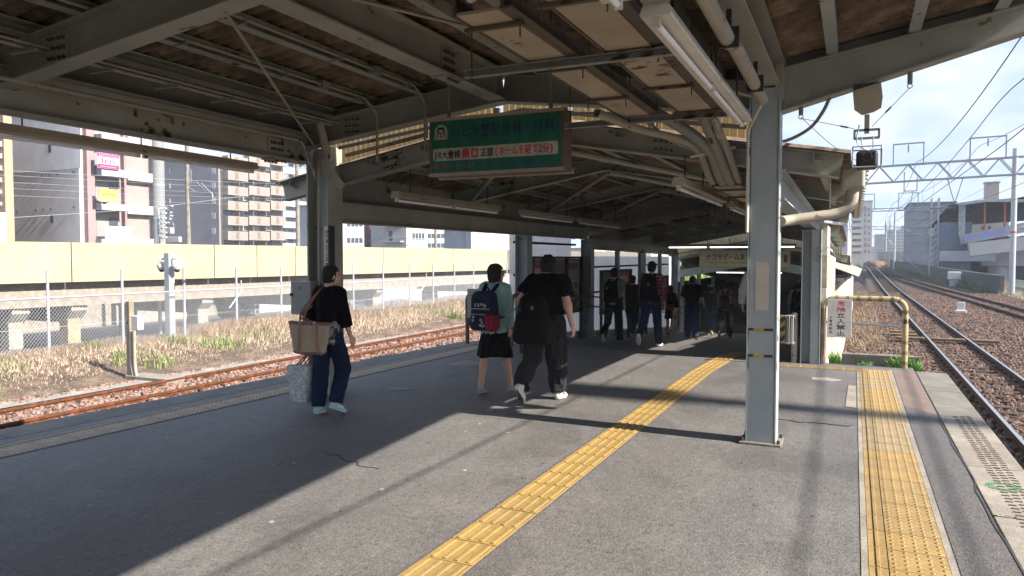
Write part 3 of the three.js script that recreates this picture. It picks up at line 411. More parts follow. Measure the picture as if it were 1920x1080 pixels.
// ---------- the lower canopy that carries on behind it ----------
function lowCanopy(name, label, F0, F1, o) {
  const t = thing(name, label, 'canopy', 'station canopies');
  const fall = (F) => -(o.fall ?? 0) * (F - F0), bot = (X) => o.ridge - 0.178 * Math.abs(X - RX), n = Math.round((F1 - F0) / 3.3);
  const L = o.left, R = o.right, dep = 0.22;
  for (let i = 0; i <= n; i++) { const F = lerp(F0, F1, i / n), y = fall(F); for (const X of [L, R]) { const g = mb().ibeam(P(X, bot(X) + dep / 2 + y, F), P(RX, bot(RX) + dep / 2 + y + (X > RX ? 0.0002 : 0), F), 0.15, dep); const k = [], X2 = lerp(X, RX, 0.5); g.build('rafter', i && o.pale ? M.steelPale : M.steel, t); if (i < 2) { const s = mb(); s.box(X2, bot(X2) + dep / 2 + y, F - 0.012, 0.24, 0.14, 0.012, new THREE.Euler(0, 0, (X < RX ? 1 : -1) * 0.176)); s.build('splice_plate', M.steel, t); for (const dx of [-0.08, -0.027, 0.027, 0.08]) for (const dy of [-0.04, 0.04]) k.push([P(X2 + dx, bot(X2) + dep / 2 + y + dy + (X < RX ? 1 : -1) * 0.178 * dx, F - 0.018), new THREE.Vector3(0, 0, 1)]); boltRows(k).build('bolt', M.brownSteel, t).userData.kind = 'stuff'; } } }
  const at2 = (X, y, F) => P(X, y + fall(F), F);
  mb().ibeam(at2(-5.9, o.beam, F0 - 0.05), at2(-5.9, o.beam, F1), 0.16, 0.26).build('eaves_beam', M.steel, t);
  mb().ibeam(at2(-0.66, o.beam + 0.1, F0 - 0.3), at2(-0.66, o.beam + 0.0, F1), 0.16, 0.27).build('eaves_beam', M.steelPale, t);
  for (const X of [L + 0.2, -5.2, -4.5, -3.85, RX, -2.85, -2.2, -1.5, R - 0.2]) mb().channel(at2(X, bot(X) + dep - 0.05 + (X === RX ? -0.02 : 0), F0 - 0.1), at2(X, bot(X) + dep - 0.05 + (X === RX ? -0.02 : 0), F1 + 0.1), 0.07, 0.085, 0.008).build('purlin', M.steel, t);
  const sh = (X) => bot(X) + dep + 0.02;
  for (const X of [L - 0.05, R + 0.08]) { const g = corr(RX, sh(RX) + (X > RX ? 0.003 : 0), X, sh(X), F0 - 0.12, F1 + 0.12), p = g.attributes.position; for (let i = 0; i < p.count; i++) p.setY(i, p.getY(i) + fall(-p.getZ(i))); part('roof_sheet', g, o.sheet ?? M.slate, t); }
  mb().bar(at2(-5.97, (o.beam + 0.1 + sh(-5.97)) / 2, F0), at2(-5.97, (o.beam + 0.1 + sh(-5.97)) / 2, F1), 0.012, sh(-5.97) - o.beam - 0.1).build('fascia', M.steelGrey, t);
  // plan bracing
  if (o.brace) for (let i = 0; i < n; i++) { const a = lerp(F0, F1, i / n) + 0.1, b = lerp(F0, F1, (i + 1) / n) - 0.1; for (const [x0, x1] of [[-5.6, RX], [-1.0, RX]]) { mb().cyl(at2(x0, bot(x0) + 0.01, b), at2(x1, bot(x1) - 0.02, a), 0.038, 0.038, 9).build('brace', M.steel, t); } }
  return { t, bot, fall, sh };
}
const low1 = lowCanopy('platform_canopy', 'lower canopy behind the green sign with gable frame and slate sheets', 7.42, 17.2, { ridge: 2.97, left: -6.62, right: -0.12, beam: 2.24, brace: true });
const low2 = lowCanopy('platform_canopy', 'dim low canopy stretch between the lower canopy and the dark ramp mouth', 17.45, 27.4, { ridge: 2.66, left: -6.4, right: -0.3, beam: 2.0, fall: 0.012 });
const low3 = lowCanopy('platform_canopy', 'dark sloping roof over the far end of the ramp', 28.1, 62, { ridge: 2.05, left: -6.35, right: -0.2, beam: 1.42, fall: 0.075, pale: true });
{
  const t = low1.t;
  // posts
  const h = (X, F, y0, y1, m, o = t, w = 0.2) => { const b = mb(); b.box(X - w / 2 + 0.006, (y0 + y1) / 2, F, 0.012, y1 - y0, w); b.box(X + w / 2 - 0.006, (y0 + y1) / 2, F, 0.012, y1 - y0, w); b.box(X, (y0 + y1) / 2, F, w - 0.024, y1 - y0, 0.012); return b.build('post', m, o); };
  h(-5.9, 13.35, -1.2, 2.11, M.steelPale, t, 0.26); h(-5.9, 17.2, -0.4, 2.11, M.steelPale, t, 0.26);
  const c2 = mb(); c2.box(-0.74, 1.05, 12.62, 0.014, 2.12, 0.24); c2.box(-0.47, 1.05, 12.62, 0.014, 2.12, 0.24); c2.box(-0.605, 1.05, 12.66, 0.256, 2.12, 0.014); c2.box(-0.545, 1.05, 12.56, 0.12, 2.12, 0.1); const p2 = c2.build('post', M.steelPale, t);
  mb().box(-0.535, 1.72, 12.505, 0.075, 0.24, 0.006).build('number_plate', M.steelGrey, p2);
  // gutter and downpipe at the near right corner
  const gut = mb(); { const s = new THREE.Shape(); s.absarc(0, 0, 0.075, Math.PI, 0); s.absarc(0, 0, 0.066, 0, Math.PI, true); gut.prism(s, 9.8, new THREE.Matrix4().makeTranslation(0.03, 2.56, -17.15)); for (let f = 7.5; f < 17; f += 0.4) gut.box(0.03, 2.50, f, 0.17, 0.015, 0.02); } gut.build('gutter', M.pvc, t);
  const dp = mb(); dp.rbox(-0.02, 2.40, 7.52, 0.2, 0.2, 0.16, 0.03); dp.pipe([P(-0.02, 2.34, 7.52), P(-0.02, 2.15, 7.52), P(-0.16, 2.08, 7.50), P(-0.57, 2.02, 7.36), P(-0.66, 2.0, 7.2)], 0.05, 12, 0.09); dp.build('drain_pipe', M.pvc, t);
  mb().cyl(P(-0.21, 2.5, 7.49), P(-0.21, 2.05, 7.49), 0.008, 0.008, 6).build('pipe_hanger', M.galv, t);
  // rippled verge along the right-hand eaves and the turned-up near end
  mb().box(-1.3, 2.88, 7.24, 0.001, 0.001, 0.001).build('verge', M.steelGrey, t).visible = true;
  // translucent sheets closing the gap up to the high roof
  const frp = new THREE.MeshPhysicalMaterial({ color: lin(0.60, 0.43, 0.19), transmission: 0.35, thickness: 0, roughness: 0.9, side: THREE.DoubleSide });
  for (const [a, b] of [[-6.12, -4.62], [-4.56, -3.72], [-3.62, -2.9], [-2.8, -1.95], [-1.88, -0.9]]) part('gable_sheet', sheet(Math.round((b - a) * 90), 1, (u, v) => { const X = lerp(a, b, u); return P(X, lerp(low1.sh(X) - 0.06, 3.56 - 0.11 * Math.abs(X - RX), v), 7.62 + 0.016 * Math.sin(X / 0.075 * 6.283)); }), frp, t);
  { const g = mb(); for (const s of [1, -1]) g.bar(P(RX + s * 2.4, low1.sh(RX + 2.4) + 0.16, 7.57), P(RX, low1.sh(RX) + 0.1, 7.57), 0.03, 0.04); for (const X of [-4.59, -3.67, -2.85, -1.91]) g.box(X, 3.15, 7.56, 0.07, 0.4, 0.04); g.build('gable_rail', M.brownSteel, t); }
  // posts of the next stretches
  for (const F of [22.3, 26.9]) h(-5.9, F, -1.6, 1.88, M.steelPale, low2.t, 0.2); for (const F of [19.7, 24.6]) h(-5.9, F, -1.6, 1.9, M.steelGrey, low2.t, 0.11);
  for (const F of [28.2, 31.5, 35, 39, 44, 50]) h(-5.9, F, -3.2, 1.35 - 0.075 * (F - 28.1), M.steelPale, low3.t, 0.14);
  // closing sheet of the drop at the head of the last roof
  part('gable_sheet', sheet(500, 1, (u, v) => { const X = lerp(-6.1, -0.4, u); return P(X, lerp(low3.bot(X) + 0.1, 2.82 - 0.178 * Math.abs(X - RX), v), 28.0 + 0.014 * Math.sin(X / 0.075 * 6.283)); }), std(lin(0.62, 0.56, 0.38), { map: texPaint }), low3.t);
  part('gable_sheet', sheet(500, 1, (u, v) => { const X = lerp(-6.1, -0.6, u); return P(X, lerp(low2.bot(X) + 0.1, 3.24 - 0.178 * Math.abs(X - RX), v), 17.32 + 0.014 * Math.sin(X / 0.075 * 6.283)); }), M.steelGrey, low2.t);
}
// ---------- lamps, cable trays, signs and other fittings ----------
function tubeLamp(label, a, b, o = {}) {
  const t = thing('fluorescent_lamp', label, 'lamp', null, null), y = o.drop ?? 0, h = mb(), w = o.w ?? 0.11, d = b.clone().sub(a).normalize();
  const m = h.frame(a, b); m.setPosition(a); h.add(new THREE.ExtrudeGeometry(poly([[-w * 0.36, 0.075], [w * 0.36, 0.075], [w * 0.55, 0.012], [w * 0.5, 0], [-w * 0.5, 0], [-w * 0.55, 0.012]]), { depth: a.distanceTo(b), bevelEnabled: false }), m);
  const body = h.build('housing', o.mat ?? M.lampWhite, t); const n = o.tubes ?? 1, L = a.distanceTo(b), k = Math.max(1, Math.round(L / 1.3));
  for (let i = 0; i < k; i++) for (let j = 0; j < n; j++) { const p = a.clone().addScaledVector(d, L * i / k + 0.05), q = a.clone().addScaledVector(d, L * (i + 1) / k - 0.05), off = new THREE.Vector3().crossVectors(d, new THREE.Vector3(0, 1, 0)).multiplyScalar(n > 1 ? (j - 0.5) * 0.07 : 0); p.add(off).y -= 0.028; q.add(off).y -= 0.028; mb().cyl(p, q, 0.0165, 0.0165, 10).build('tube', o.glow ?? M.tubeGlass, t); for (const [c, s] of [[p, 1], [q, -1]]) { mb().bar(c.clone().addScaledVector(d, -0.028 * s).add(new THREE.Vector3(0, 0.012, 0)), c.clone().addScaledVector(d, 0.006 * s).add(new THREE.Vector3(0, 0.012, 0)), 0.034, 0.055).build('lamp_holder', M.lampWhite, t); } }
  if (o.hang) { for (const f of [0.12, 0.5, 0.88]) { const c = a.clone().lerp(b, f); mb().cyl(c.clone().setY(c.y + 0.07), c.clone().setY(c.y + o.hang), 0.007, 0.007, 6).build('hanger', M.dark, t); } }
  return t;
}
tubeLamp('long sunlit fluorescent lamp with white reflector beside the right-hand roof beam', P(-0.86, 2.80, 3.45), P(-0.86, 2.80, 6.45), { w: 0.135, mat: std(lin(0.80, 0.74, 0.66), { map: texPaint, roughness: 0.35 }), tubes: 1, hang: 0.45 });
tubeLamp('short end of a white fluorescent lamp at the top edge, before the sunlit one', P(-0.95, 2.80, 0.6), P(-0.95, 2.80, 3.2), { w: 0.16, hang: 0.45 });
tubeLamp('beige fluorescent lamp strip under the left eaves beam in front of the pink building', P(-6.16, 2.665, 3.5), P(-6.16, 2.665, 6.42), { mat: M.beigeTray, w: 0.13, hang: 0.15 });
tubeLamp('first hanging lamp under the lower canopy, nearest to the left post', P(-4.80, 2.36, 7.2), P(-4.80, 2.36, 9.9), { hang: 0.42, mat: M.pvc, tubes: 1 });
tubeLamp('second hanging lamp under the lower canopy, in the middle of the row', P(-4.80, 2.36, 10.75), P(-4.80, 2.36, 13.1), { hang: 0.42, mat: M.pvc });
tubeLamp('third and farthest hanging lamp in the row of the lower canopy', P(-4.80, 2.36, 13.5), P(-4.80, 2.36, 16.2), { hang: 0.42, mat: M.pvc });
tubeLamp('hanging lamp under the low cable tray left of the pale steel post', P(-1.46, 2.33, 6.75), P(-1.46, 2.33, 9.2), { hang: 0.3, mat: M.pvc });
tubeLamp('small far lamp behind the pale post, under the low cable tray', P(-1.46, 2.33, 9.95), P(-1.46, 2.33, 12.2), { hang: 0.3, mat: M.pvc });
const glow = new THREE.MeshStandardMaterial({ color: lin(0.8, 0.8, 0.8), emissive: lin(1, 1, 0.95), emissiveIntensity: 1.1 });
function litLamp(label, X0, X1, y, F) {
  tubeLamp(label, P(X0, y, F), P(X1, y, F), { glow, hang: 0.25, tubes: 2 });
  const l = new THREE.RectAreaLight(new THREE.Color(1, 1, 0.95), 2.2, X1 - X0, 0.1); l.position.copy(P((X0 + X1) / 2, y - 0.06, F)); l.lookAt(P((X0 + X1) / 2, y - 3, F)); scene.add(l);
}
litLamp('lit fluorescent lamp across the passage above the long cream banner', -5.55, -1.6, 2.02, 24.2);
litLamp('lit fluorescent lamp across the ramp below the long cream banner', -5.3, -2.6, 1.06, 32);

// cable trays hung under the roof on cross bars
function tray(label, X0, X1, y, F0, F1, hangY) {
  const t = thing('cable_tray', label, 'cable tray');
  const n = Math.max(1, Math.round((F1 - F0) / 0.95));
  for (let i = 0; i < n; i++) { const a = lerp(F0, F1, i / n) + 0.006, b = lerp(F0, F1, (i + 1) / n) - 0.006; mb().rbox((X0 + X1) / 2, y + 0.012, (a + b) / 2, X1 - X0, 0.02, b - a, 0.004, 1).build('tray_panel', M.beigeTray, t); }
  const s = mb(); s.box(X1 + 0.02, y + 0.06, (F0 + F1) / 2, 0.02, 0.11, F1 - F0); s.box(X1 + 0.055, y + 0.012, (F0 + F1) / 2, 0.05, 0.012, F1 - F0); s.build('side_rail', M.brownSteel, t);
  mb().box(X0 - 0.012, y + 0.05, (F0 + F1) / 2, 0.016, 0.1, F1 - F0).build('side_rail', M.brownSteel, t);
  for (let F = F0 + 0.2; F < F1; F += 0.98) { const g = mb(); g.bar(P(X0 - 0.05, y - 0.012, F), P(X1 + 0.05, y - 0.012, F), 0.03, 0.02); for (const X of [X0 - 0.03, X1 + 0.03]) g.cyl(P(X, y - 0.08, F), P(X, hangY, F), 0.005, 0.005, 5); g.build('cross_hanger', M.brownSteel, t); }
  return t;
}
tray('first beige cable tray under the roof, left of the two above the green sign', -1.86, -1.62, 2.9, 3.35, 6.5, 3.45);
tray('second beige cable tray under the roof, beside the sunlit lamp', -1.36, -1.09, 2.9, 1.2, 6.35, 3.4);
tray('low beige cable tray behind the pale post where the conduits come down', -1.3, -1.03, 2.38, 7.7, 15.5, 2.6);
for (const [label, F, X0, X1, y, top] of [['dark steel cross bar carrying the two cable trays, nearer one', 4.3, -2.32, -0.93, 2.865, 3.45], ['dark steel cross bar carrying the two cable trays, farther one above the green sign', 6.35, -2.40, -0.80, 2.865, 3.3]]) {
  const t = thing('support_bar', label, 'support bar', null); mb().channel(P(X0, y, F), P(X1, y, F), 0.045, 0.05, 0.008).build('bar', M.steelGrey, t); for (const X of [X0 + 0.05, X0 + 0.6]) mb().cyl(P(X, y - 0.06, F), P(X, top, F), 0.006, 0.006, 6).build('hanger_rod', M.brownSteel, t);
}
{ // conduits that swing down from the high tray to the low one
  const t = thing('conduit_bundle', 'bundle of bent brown cable conduits coming down left of the pale post', 'conduits');
  for (const [dx, r, m, y0] of [[-0.13, 0.036, M.pvc, 2.82], [-0.02, 0.05, M.steelGrey, 2.98], [0.07, 0.05, M.steelGrey, 3.0], [0.16, 0.032, M.pvc, 2.98]]) mb().tube([P(-1.32 + dx - (dx < 0 ? 0.5 : 0), y0 + (dx < 0 ? 0.05 : 0), 5.9), P(-1.32 + dx - (dx < 0 ? 0.32 : 0), y0, 6.5), P(-1.25 + dx, 2.72, 7.0), P(-1.2 + dx * 0.9, 2.46, 7.6), P(-1.19 + dx * 0.8, 2.42, 8.1)], r, 10, 30).build('conduit', m, t);
  mb().bar(P(-1.42, 2.62, 7.1), P(-1.02, 2.70, 7.18), 0.03, 0.02).build('clamp', M.lampWhite, t);
  mb().tube([P(-1.75, 3.05, 6.2), P(-1.68, 2.85, 6.9), P(-1.4, 2.72, 7.3), P(-0.9, 2.7, 7.4)], 0.022, 8, 24).build('conduit', M.pvc, t);
}
{ const t = thing('cable_conduit', 'grey plastic conduit strapped along the right-hand roof beam beside the sunlit lamp', 'conduit'); for (const [a, b] of [[0, 2.6], [2.61, 4.7], [4.71, 6.5]]) mb().cyl(P(-0.69, 2.98, a), P(-0.71, 2.98, b), 0.045, 0.045, 12).build('pipe', M.pvc, t); const s = mb(); for (const f of [3.4, 4.6, 5.9]) { s.box(-0.7, 2.985, f, 0.12, 0.12, 0.025); s.box(-0.7, 3.09, f, 0.03, 0.12, 0.025); } s.build('strap', M.dark, t);
  mb().pipe([P(-0.72, 2.95, 6.5), P(-0.87, 2.8, 6.88), P(-0.87, 1.9, 6.88)], 0.014, 8).build('pipe', M.lampWhite, t); }
{ const t = thing('electric_box', 'small grey junction box at the near end of the sunlit lamp', 'junction box'); mb().rbox(-0.845, 2.90, 3.36, 0.13, 0.11, 0.13, 0.008).build('housing', M.steelGrey, t); mb().cyl(P(-0.845, 2.9, 3.29), P(-0.845, 2.9, 3.283), 0.03, 0.03, 14).build('cover', M.pvc, t); }
{ // white shaft hanging at the upper edge
  const t = thing('hanging_pipe', 'stub of a pale round pipe hanging at the top edge above the first cable tray', 'pipe'); mb().cyl(P(-1.77, 3.5, 3.35), P(-1.77, 2.99, 3.35), 0.035, 0.035, 12).ball(P(-1.77, 2.99, 3.35), 0.035).build('pipe', M.lampWhite, t); }

// the green hanging sign
{
  const W = 1.39, H = 0.50, t = thing('hanging_sign', 'green clinic sign with blue and red Japanese lettering hanging under the ridge', 'sign', null, P(-3.165, 2.77, 6.55));
  mb().rbox(0, 0, 0, W + 0.05, H + 0.07, 0.22, 0.012).build('box', std(lin(0.16, 0.12, 0.085), { map: texPaint, roughness: 0.6 }), t);
  const f = mb(); for (const y of [H / 2 + 0.022, -H / 2 - 0.022]) f.box(0, y, -0.113, W + 0.05, 0.03, 0.02); f.build('frame', std(lin(0.50, 0.38, 0.30), { map: texPaint }), t);
  const tx = canvasTex(1112, 400, (c, w, h) => {
    c.fillStyle = '#07634b'; c.fillRect(0, 0, w, h);
    c.fillStyle = '#a9ab98'; c.beginPath(); c.moveTo(34, 142); c.lineTo(34, 92); c.arc(92, 80, 58, Math.PI, 0); c.lineTo(150, 142); c.closePath(); c.fill();
    c.strokeStyle = '#17160f'; c.lineWidth = 8; c.beginPath(); c.moveTo(64, 48); c.lineTo(120, 48); c.moveTo(66, 48); c.lineTo(70, 80); c.lineTo(92, 100); c.lineTo(116, 80); c.lineTo(118, 48); c.moveTo(64, 62); c.lineTo(62, 100); c.lineTo(52, 134); c.moveTo(120, 62); c.lineTo(124, 100); c.lineTo(132, 132); c.moveTo(80, 116); c.lineTo(104, 116); c.stroke(); c.fillStyle = '#17160f'; c.fillRect(68, 46, 50, 18);
    row(c, 'いとう整形外科・外科', 176, 34, 84, 110, 9.5, 0.06, '#15184f');
    c.fillStyle = '#b3b0a0'; c.beginPath(); c.roundRect(20, 212, w - 44, 98, 14); c.fill();
    let x = row(c, 'JR大曽根', 28, 230, 55, 66, 8, 0.03, '#12110e'); x = row(c, '南口', x + 10, 216, 72, 86, 12, 0.1, '#c0202c'); x = row(c, '正面', x + 8, 230, 54, 64, 8, 0.04, '#12110e'); row(c, '(ホームを経て2分)', x + 8, 220, 54, 76, 7.5, 0.02, '#b81f2a');
    c.fillStyle = '#b5283f'; c.beginPath(); c.arc(52, 354, 19, 0, 7); c.fill(); row(c, '931-1601', 92, 332, 52, 44, 5, 0.12, '#9a3247'); c.globalAlpha = 0.6;
    row(c, '整形外科・外科・分口形面科大整外口', 400, 334, 36, 40, 5.5, 0.1, '#173f63'); c.globalAlpha = 1;
  }, 4, 0.25);
  face('sign_face', W, H, tx, t, new THREE.Vector3(0, 0, 0.1115), 0, { roughness: 0.45 });
  const r = mb(); r.box(0, -H / 2 - 0.03, 0.115, W + 0.07, 0.035, 0.03); r.box(0, H / 2 + 0.03, 0.115, W + 0.07, 0.022, 0.03); r.build('frame', std(lin(0.52, 0.42, 0.34), { map: texPaint }), t);
  const g = mb(); for (const x of [-0.55, 0.55]) { g.cyl(new THREE.Vector3(x, 0.28, 0), new THREE.Vector3(x, 0.66, 0), 0.02, 0.02, 8); } g.build('hanger', M.steelGrey, t);
}
// vertical pull-in pipe that runs under the frame behind the green sign
mb().pipe([P(-5.6, 2.98, 7.22), P(-4.4, 3.12, 7.22), P(-3.4, 3.2, 7.2), P(-2.3, 3.12, 7.22), P(-1.2, 2.98, 7.22)], 0.022, 8).solo('cable_pipe', M.pvc, 'thin pipe following the gable frame above the green sign', 'pipe');

// notices on the left post
{ const t = thing('post_sign', 'narrow white post sign with red vertical lettering on the left post', 'sign', null, P(-5.69, 1.55, 7.11)); mb().rbox(0, 0, 0, 0.11, 1.0, 0.02, 0.004).build('board', M.lampWhite, t);
  face('sign_face', 0.105, 0.98, canvasTex(105, 980, (c, w, h) => { c.fillStyle = '#cfc8b4'; c.fillRect(0, 0, w, h); c.strokeStyle = '#b02a2a'; c.lineWidth = 9; c.beginPath(); c.arc(52, 80, 36, 0, 7); c.moveTo(28, 54); c.lineTo(76, 106); c.stroke(); c.lineWidth = 6; c.strokeStyle = '#333'; c.beginPath(); c.arc(56, 62, 6, 0, 7); c.moveTo(52, 72); c.lineTo(44, 92); c.lineTo(56, 104); c.stroke(); 'かけこみ乗車'.split('').forEach((ch, i) => { c.strokeStyle = '#a8242a'; glyph(c, ch, 22, 140 + i * 72, 62, 62, 10); }); c.strokeStyle = '#222'; glyph(c, 'は', 22, 140 + 6 * 72, 62, 62, 8); }, 8, 0.2), t, new THREE.Vector3(0, 0, 0.0115));
  mb().box(0.075, 0, -0.03, 0.02, 1.0, 0.1).build('edge_strip', M.dark, t); }
{ const t = thing('equipment_box', 'grey metal equipment box fixed to the left post behind the woman in black', 'electric box', null, P(-6.02, 1.19, 7.1)); mb().rbox(0, 0, 0, 0.30, 0.40, 0.2, 0.01).build('housing', M.steelGrey, t); mb().rbox(-0.07, 0, 0.103, 0.15, 0.38, 0.012, 0.004).build('door', M.steelGrey, t); mb().rbox(0.075, 0, 0.103, 0.13, 0.38, 0.012, 0.004).build('door', M.steelGrey, t); mb().cyl(new THREE.Vector3(-0.13, 0.04, 0.105), new THREE.Vector3(-0.13, 0.04, 0.125), 0.018, 0.018, 10).build('lock', M.black, t); }

// platform camera hung from the right-hand beam
{
  const t = thing('platform_camera', 'black camera in a wire cage hanging on a cream bracket from the right-hand beam', 'camera', null, P(0.07, 0, 7.05));
  const s = poly([[-0.105, 3.09], [0.11, 3.14], [0.125, 3.02], [0.115, 2.93], [0.06, 2.9], [-0.03, 2.88], [-0.09, 2.93]]); mb().prism(s, 0.02, new THREE.Matrix4().makeTranslation(0, 0, 0.05)).build('bracket_plate', std(lin(0.60, 0.52, 0.36), { map: texPaint }), t);
  mb().box(0, 3.12, 0, 0.2, 0.05, 0.12).build('clamp', M.dark, t);
  mb().box(0.01, 2.82, 0.05, 0.04, 0.16, 0.03).build('stem', std(lin(0.55, 0.48, 0.34), { map: texPaint }), t);
  const fr = mb(); for (const y of [2.77, 2.70]) fr.box(0.01, y, 0.05, 0.2, 0.018, 0.03); for (const x of [-0.085, 0.105]) fr.box(x, 2.735, 0.05, 0.018, 0.07, 0.03); fr.build('cross_frame', M.galv, t);
  const rod = mb(); for (const x of [-0.03, 0.06]) rod.cyl(new THREE.Vector3(x, 2.70, 0.05), new THREE.Vector3(x, 2.60, 0.05), 0.006, 0.006, 6); rod.tube([new THREE.Vector3(-0.05, 2.8, 0.05), new THREE.Vector3(-0.065, 2.66, 0.06), new THREE.Vector3(-0.03, 2.61, 0.05), new THREE.Vector3(0.03, 2.59, 0)], 0.006, 6); rod.build('hanger', M.galv, t);
  mb().rbox(0.015, 2.51, 0.06, 0.17, 0.145, 0.24, 0.03, 4).build('camera_body', M.black, t); mb().cyl(new THREE.Vector3(0.015, 2.515, 0.18), new THREE.Vector3(0.015, 2.515, 0.188), 0.038, 0.036, 18).build('lens', std(lin(0.05, 0.04, 0.035), { roughness: 0.15 }), t);
  const c = mb(); for (const x of [-0.095, 0.125]) c.pipe([new THREE.Vector3(x, 2.44, 0.19), new THREE.Vector3(x, 2.60, 0.19), new THREE.Vector3(x, 2.60, -0.06), new THREE.Vector3(x, 2.44, -0.06)], 0.006, 6, 0.03); for (const [y, z] of [[2.60, 0.19], [2.60, -0.06], [2.43, 0.19]]) c.cyl(new THREE.Vector3(-0.095, y, z), new THREE.Vector3(0.125, y, z), 0.006, 0.006, 6); c.build('cage', M.galv, t);
}
for (const [label, a, b, c] of [['thin stay wire with eye bolt holding the camera from the right', P(0.40, 3.16, 7.1), P(0.12, 2.79, 7.05), 0.5], ['thin stay wire with eye bolt holding the camera from the left', P(-0.45, 2.97, 7.1), P(-0.02, 2.78, 7.05), 0.75]]) {
  const t = thing('stay_wire', label, 'wire'); const q = a.clone(); q.y -= 0.06; mb().cyl(a.clone().setY(a.y + 0.07), a.clone().setY(a.y - 0.03), 0.02, 0.02, 8).build('bolt', M.steelGrey, t); const g = mb(); g.add(new THREE.TorusGeometry(0.018, 0.004, 6, 14), new THREE.Matrix4().makeTranslation(q.x, q.y + 0.012, q.z)); g.build('ring', M.galv, t); mb().cyl(q, b, 0.0028, 0.0028, 5).build('wire', M.wire, t); mb().cyl(q.clone().lerp(b, c), q.clone().lerp(b, c + 0.14), 0.008, 0.008, 6).build('turnbuckle', M.wire, t);
}
mb().tube([P(-0.22, 3.07, 7.12), P(-0.27, 2.98, 7.2), P(-0.38, 2.86, 7.32), P(-0.56, 2.78, 7.42), P(-0.72, 2.76, 7.5)], 0.016, 8, 24).solo('flexible_cable', M.steelGrey, 'curved grey cable looping from the right-hand beam to the lower roof', 'cable');
mb().tube([P(-0.45, 2.92, 7.1), P(-0.2, 2.7, 7.4), P(0.05, 2.55, 7.7)], 0.003, 5, 12).solo('stay_wire', M.wire, 'thin slack wire from the eye bolt to the rounded corner of the lower roof', 'wire');

// the danger barrier at the end of the platform
{
  const t = thing('safety_barrier', 'bent pipe barrier in worn yellow and black stripes at the platform end', 'barrier'), F = 12.62, x0 = -0.42, x1 = 0.72, hh = 1.04, r = 0.043, pts = [];
  pts.push([x1, 0]); for (let i = 0; i <= 8; i++) { const a = i / 8 * Math.PI / 2; pts.push([x1 - 0.16 + 0.16 * Math.cos(a), hh - 0.16 + 0.16 * Math.sin(a)]); } for (let i = 0; i <= 8; i++) { const a = Math.PI / 2 + i / 8 * Math.PI / 2; pts.push([x0 + 0.16 + 0.16 * Math.cos(a), hh - 0.16 + 0.16 * Math.sin(a)]); }
  const seg = []; for (let i = 0; i + 1 < pts.length; i++) { const d = Math.hypot(pts[i + 1][0] - pts[i][0], pts[i + 1][1] - pts[i][1]), n = Math.max(1, Math.round(d / 0.052)); for (let k = 0; k < n; k++) seg.push([lerp(pts[i][0], pts[i + 1][0], k / n), lerp(pts[i][1], pts[i + 1][1], k / n)]); } seg.push(pts[pts.length - 1]);
  const y = mb(), k = mb(), R2 = rng(31); for (let i = 0; i + 1 < seg.length; i++) { const a = P(seg[i][0], seg[i][1], F), b = P(seg[i + 1][0], seg[i + 1][1], F); (i % 3 === 1 && R2() > 0.12 ? k : y).cyl(a, b, r, r, 12); } y.build('pipe', std(lin(0.50, 0.41, 0.21), { map: texPaint, roughness: 0.6 }), t); k.build('black_stripe', std(lin(0.24, 0.195, 0.125), { map: texPaint }), t);
  mb().cyl(P(x0, 0, F), P(x0, hh - 0.16, F), r, r, 12).build('pipe', std(lin(0.42, 0.37, 0.30), { map: texRust, roughness: 0.7 }), t);
  mb().cyl(P(x0, 0.66, F), P(x1, 0.63, F), 0.018, 0.018, 8).build('cross_rail', M.galv, t);
  const s = thing('danger_sign', 'white board with red and black vertical Japanese lettering on the striped barrier', 'sign', null, P(-0.19, 0.73, F - 0.06)); mb().rbox(0, 0, 0, 0.35, 0.60, 0.018, 0.006).build('board', M.white, s);
  face('sign_face', 0.345, 0.595, canvasTex(345, 595, (c, w, h) => { c.fillStyle = '#d6d2cb'; c.fillRect(0, 0, w, h); '危険立入禁止'.split('').forEach((ch, i) => { c.strokeStyle = i < 2 ? '#c35058' : '#35322f'; glyph(c, ch, 130, 30 + i * 92, 128, 78, 12); }); '大曽根駅長'.split('').forEach((ch, i) => { c.strokeStyle = '#4a4744'; glyph(c, ch, 24, 262 + i * 58, 52, 48, 6); }); }, 9, 0.12), s, new THREE.Vector3(0, 0, 0.0095));
}
mb().rbox(0.40, 0.02, 12.95, 1.1, 0.26, 0.16, 0.015).solo('kerb_block', M.concreteDark, 'dark concrete kerb block lying behind the striped barrier', 'concrete block');
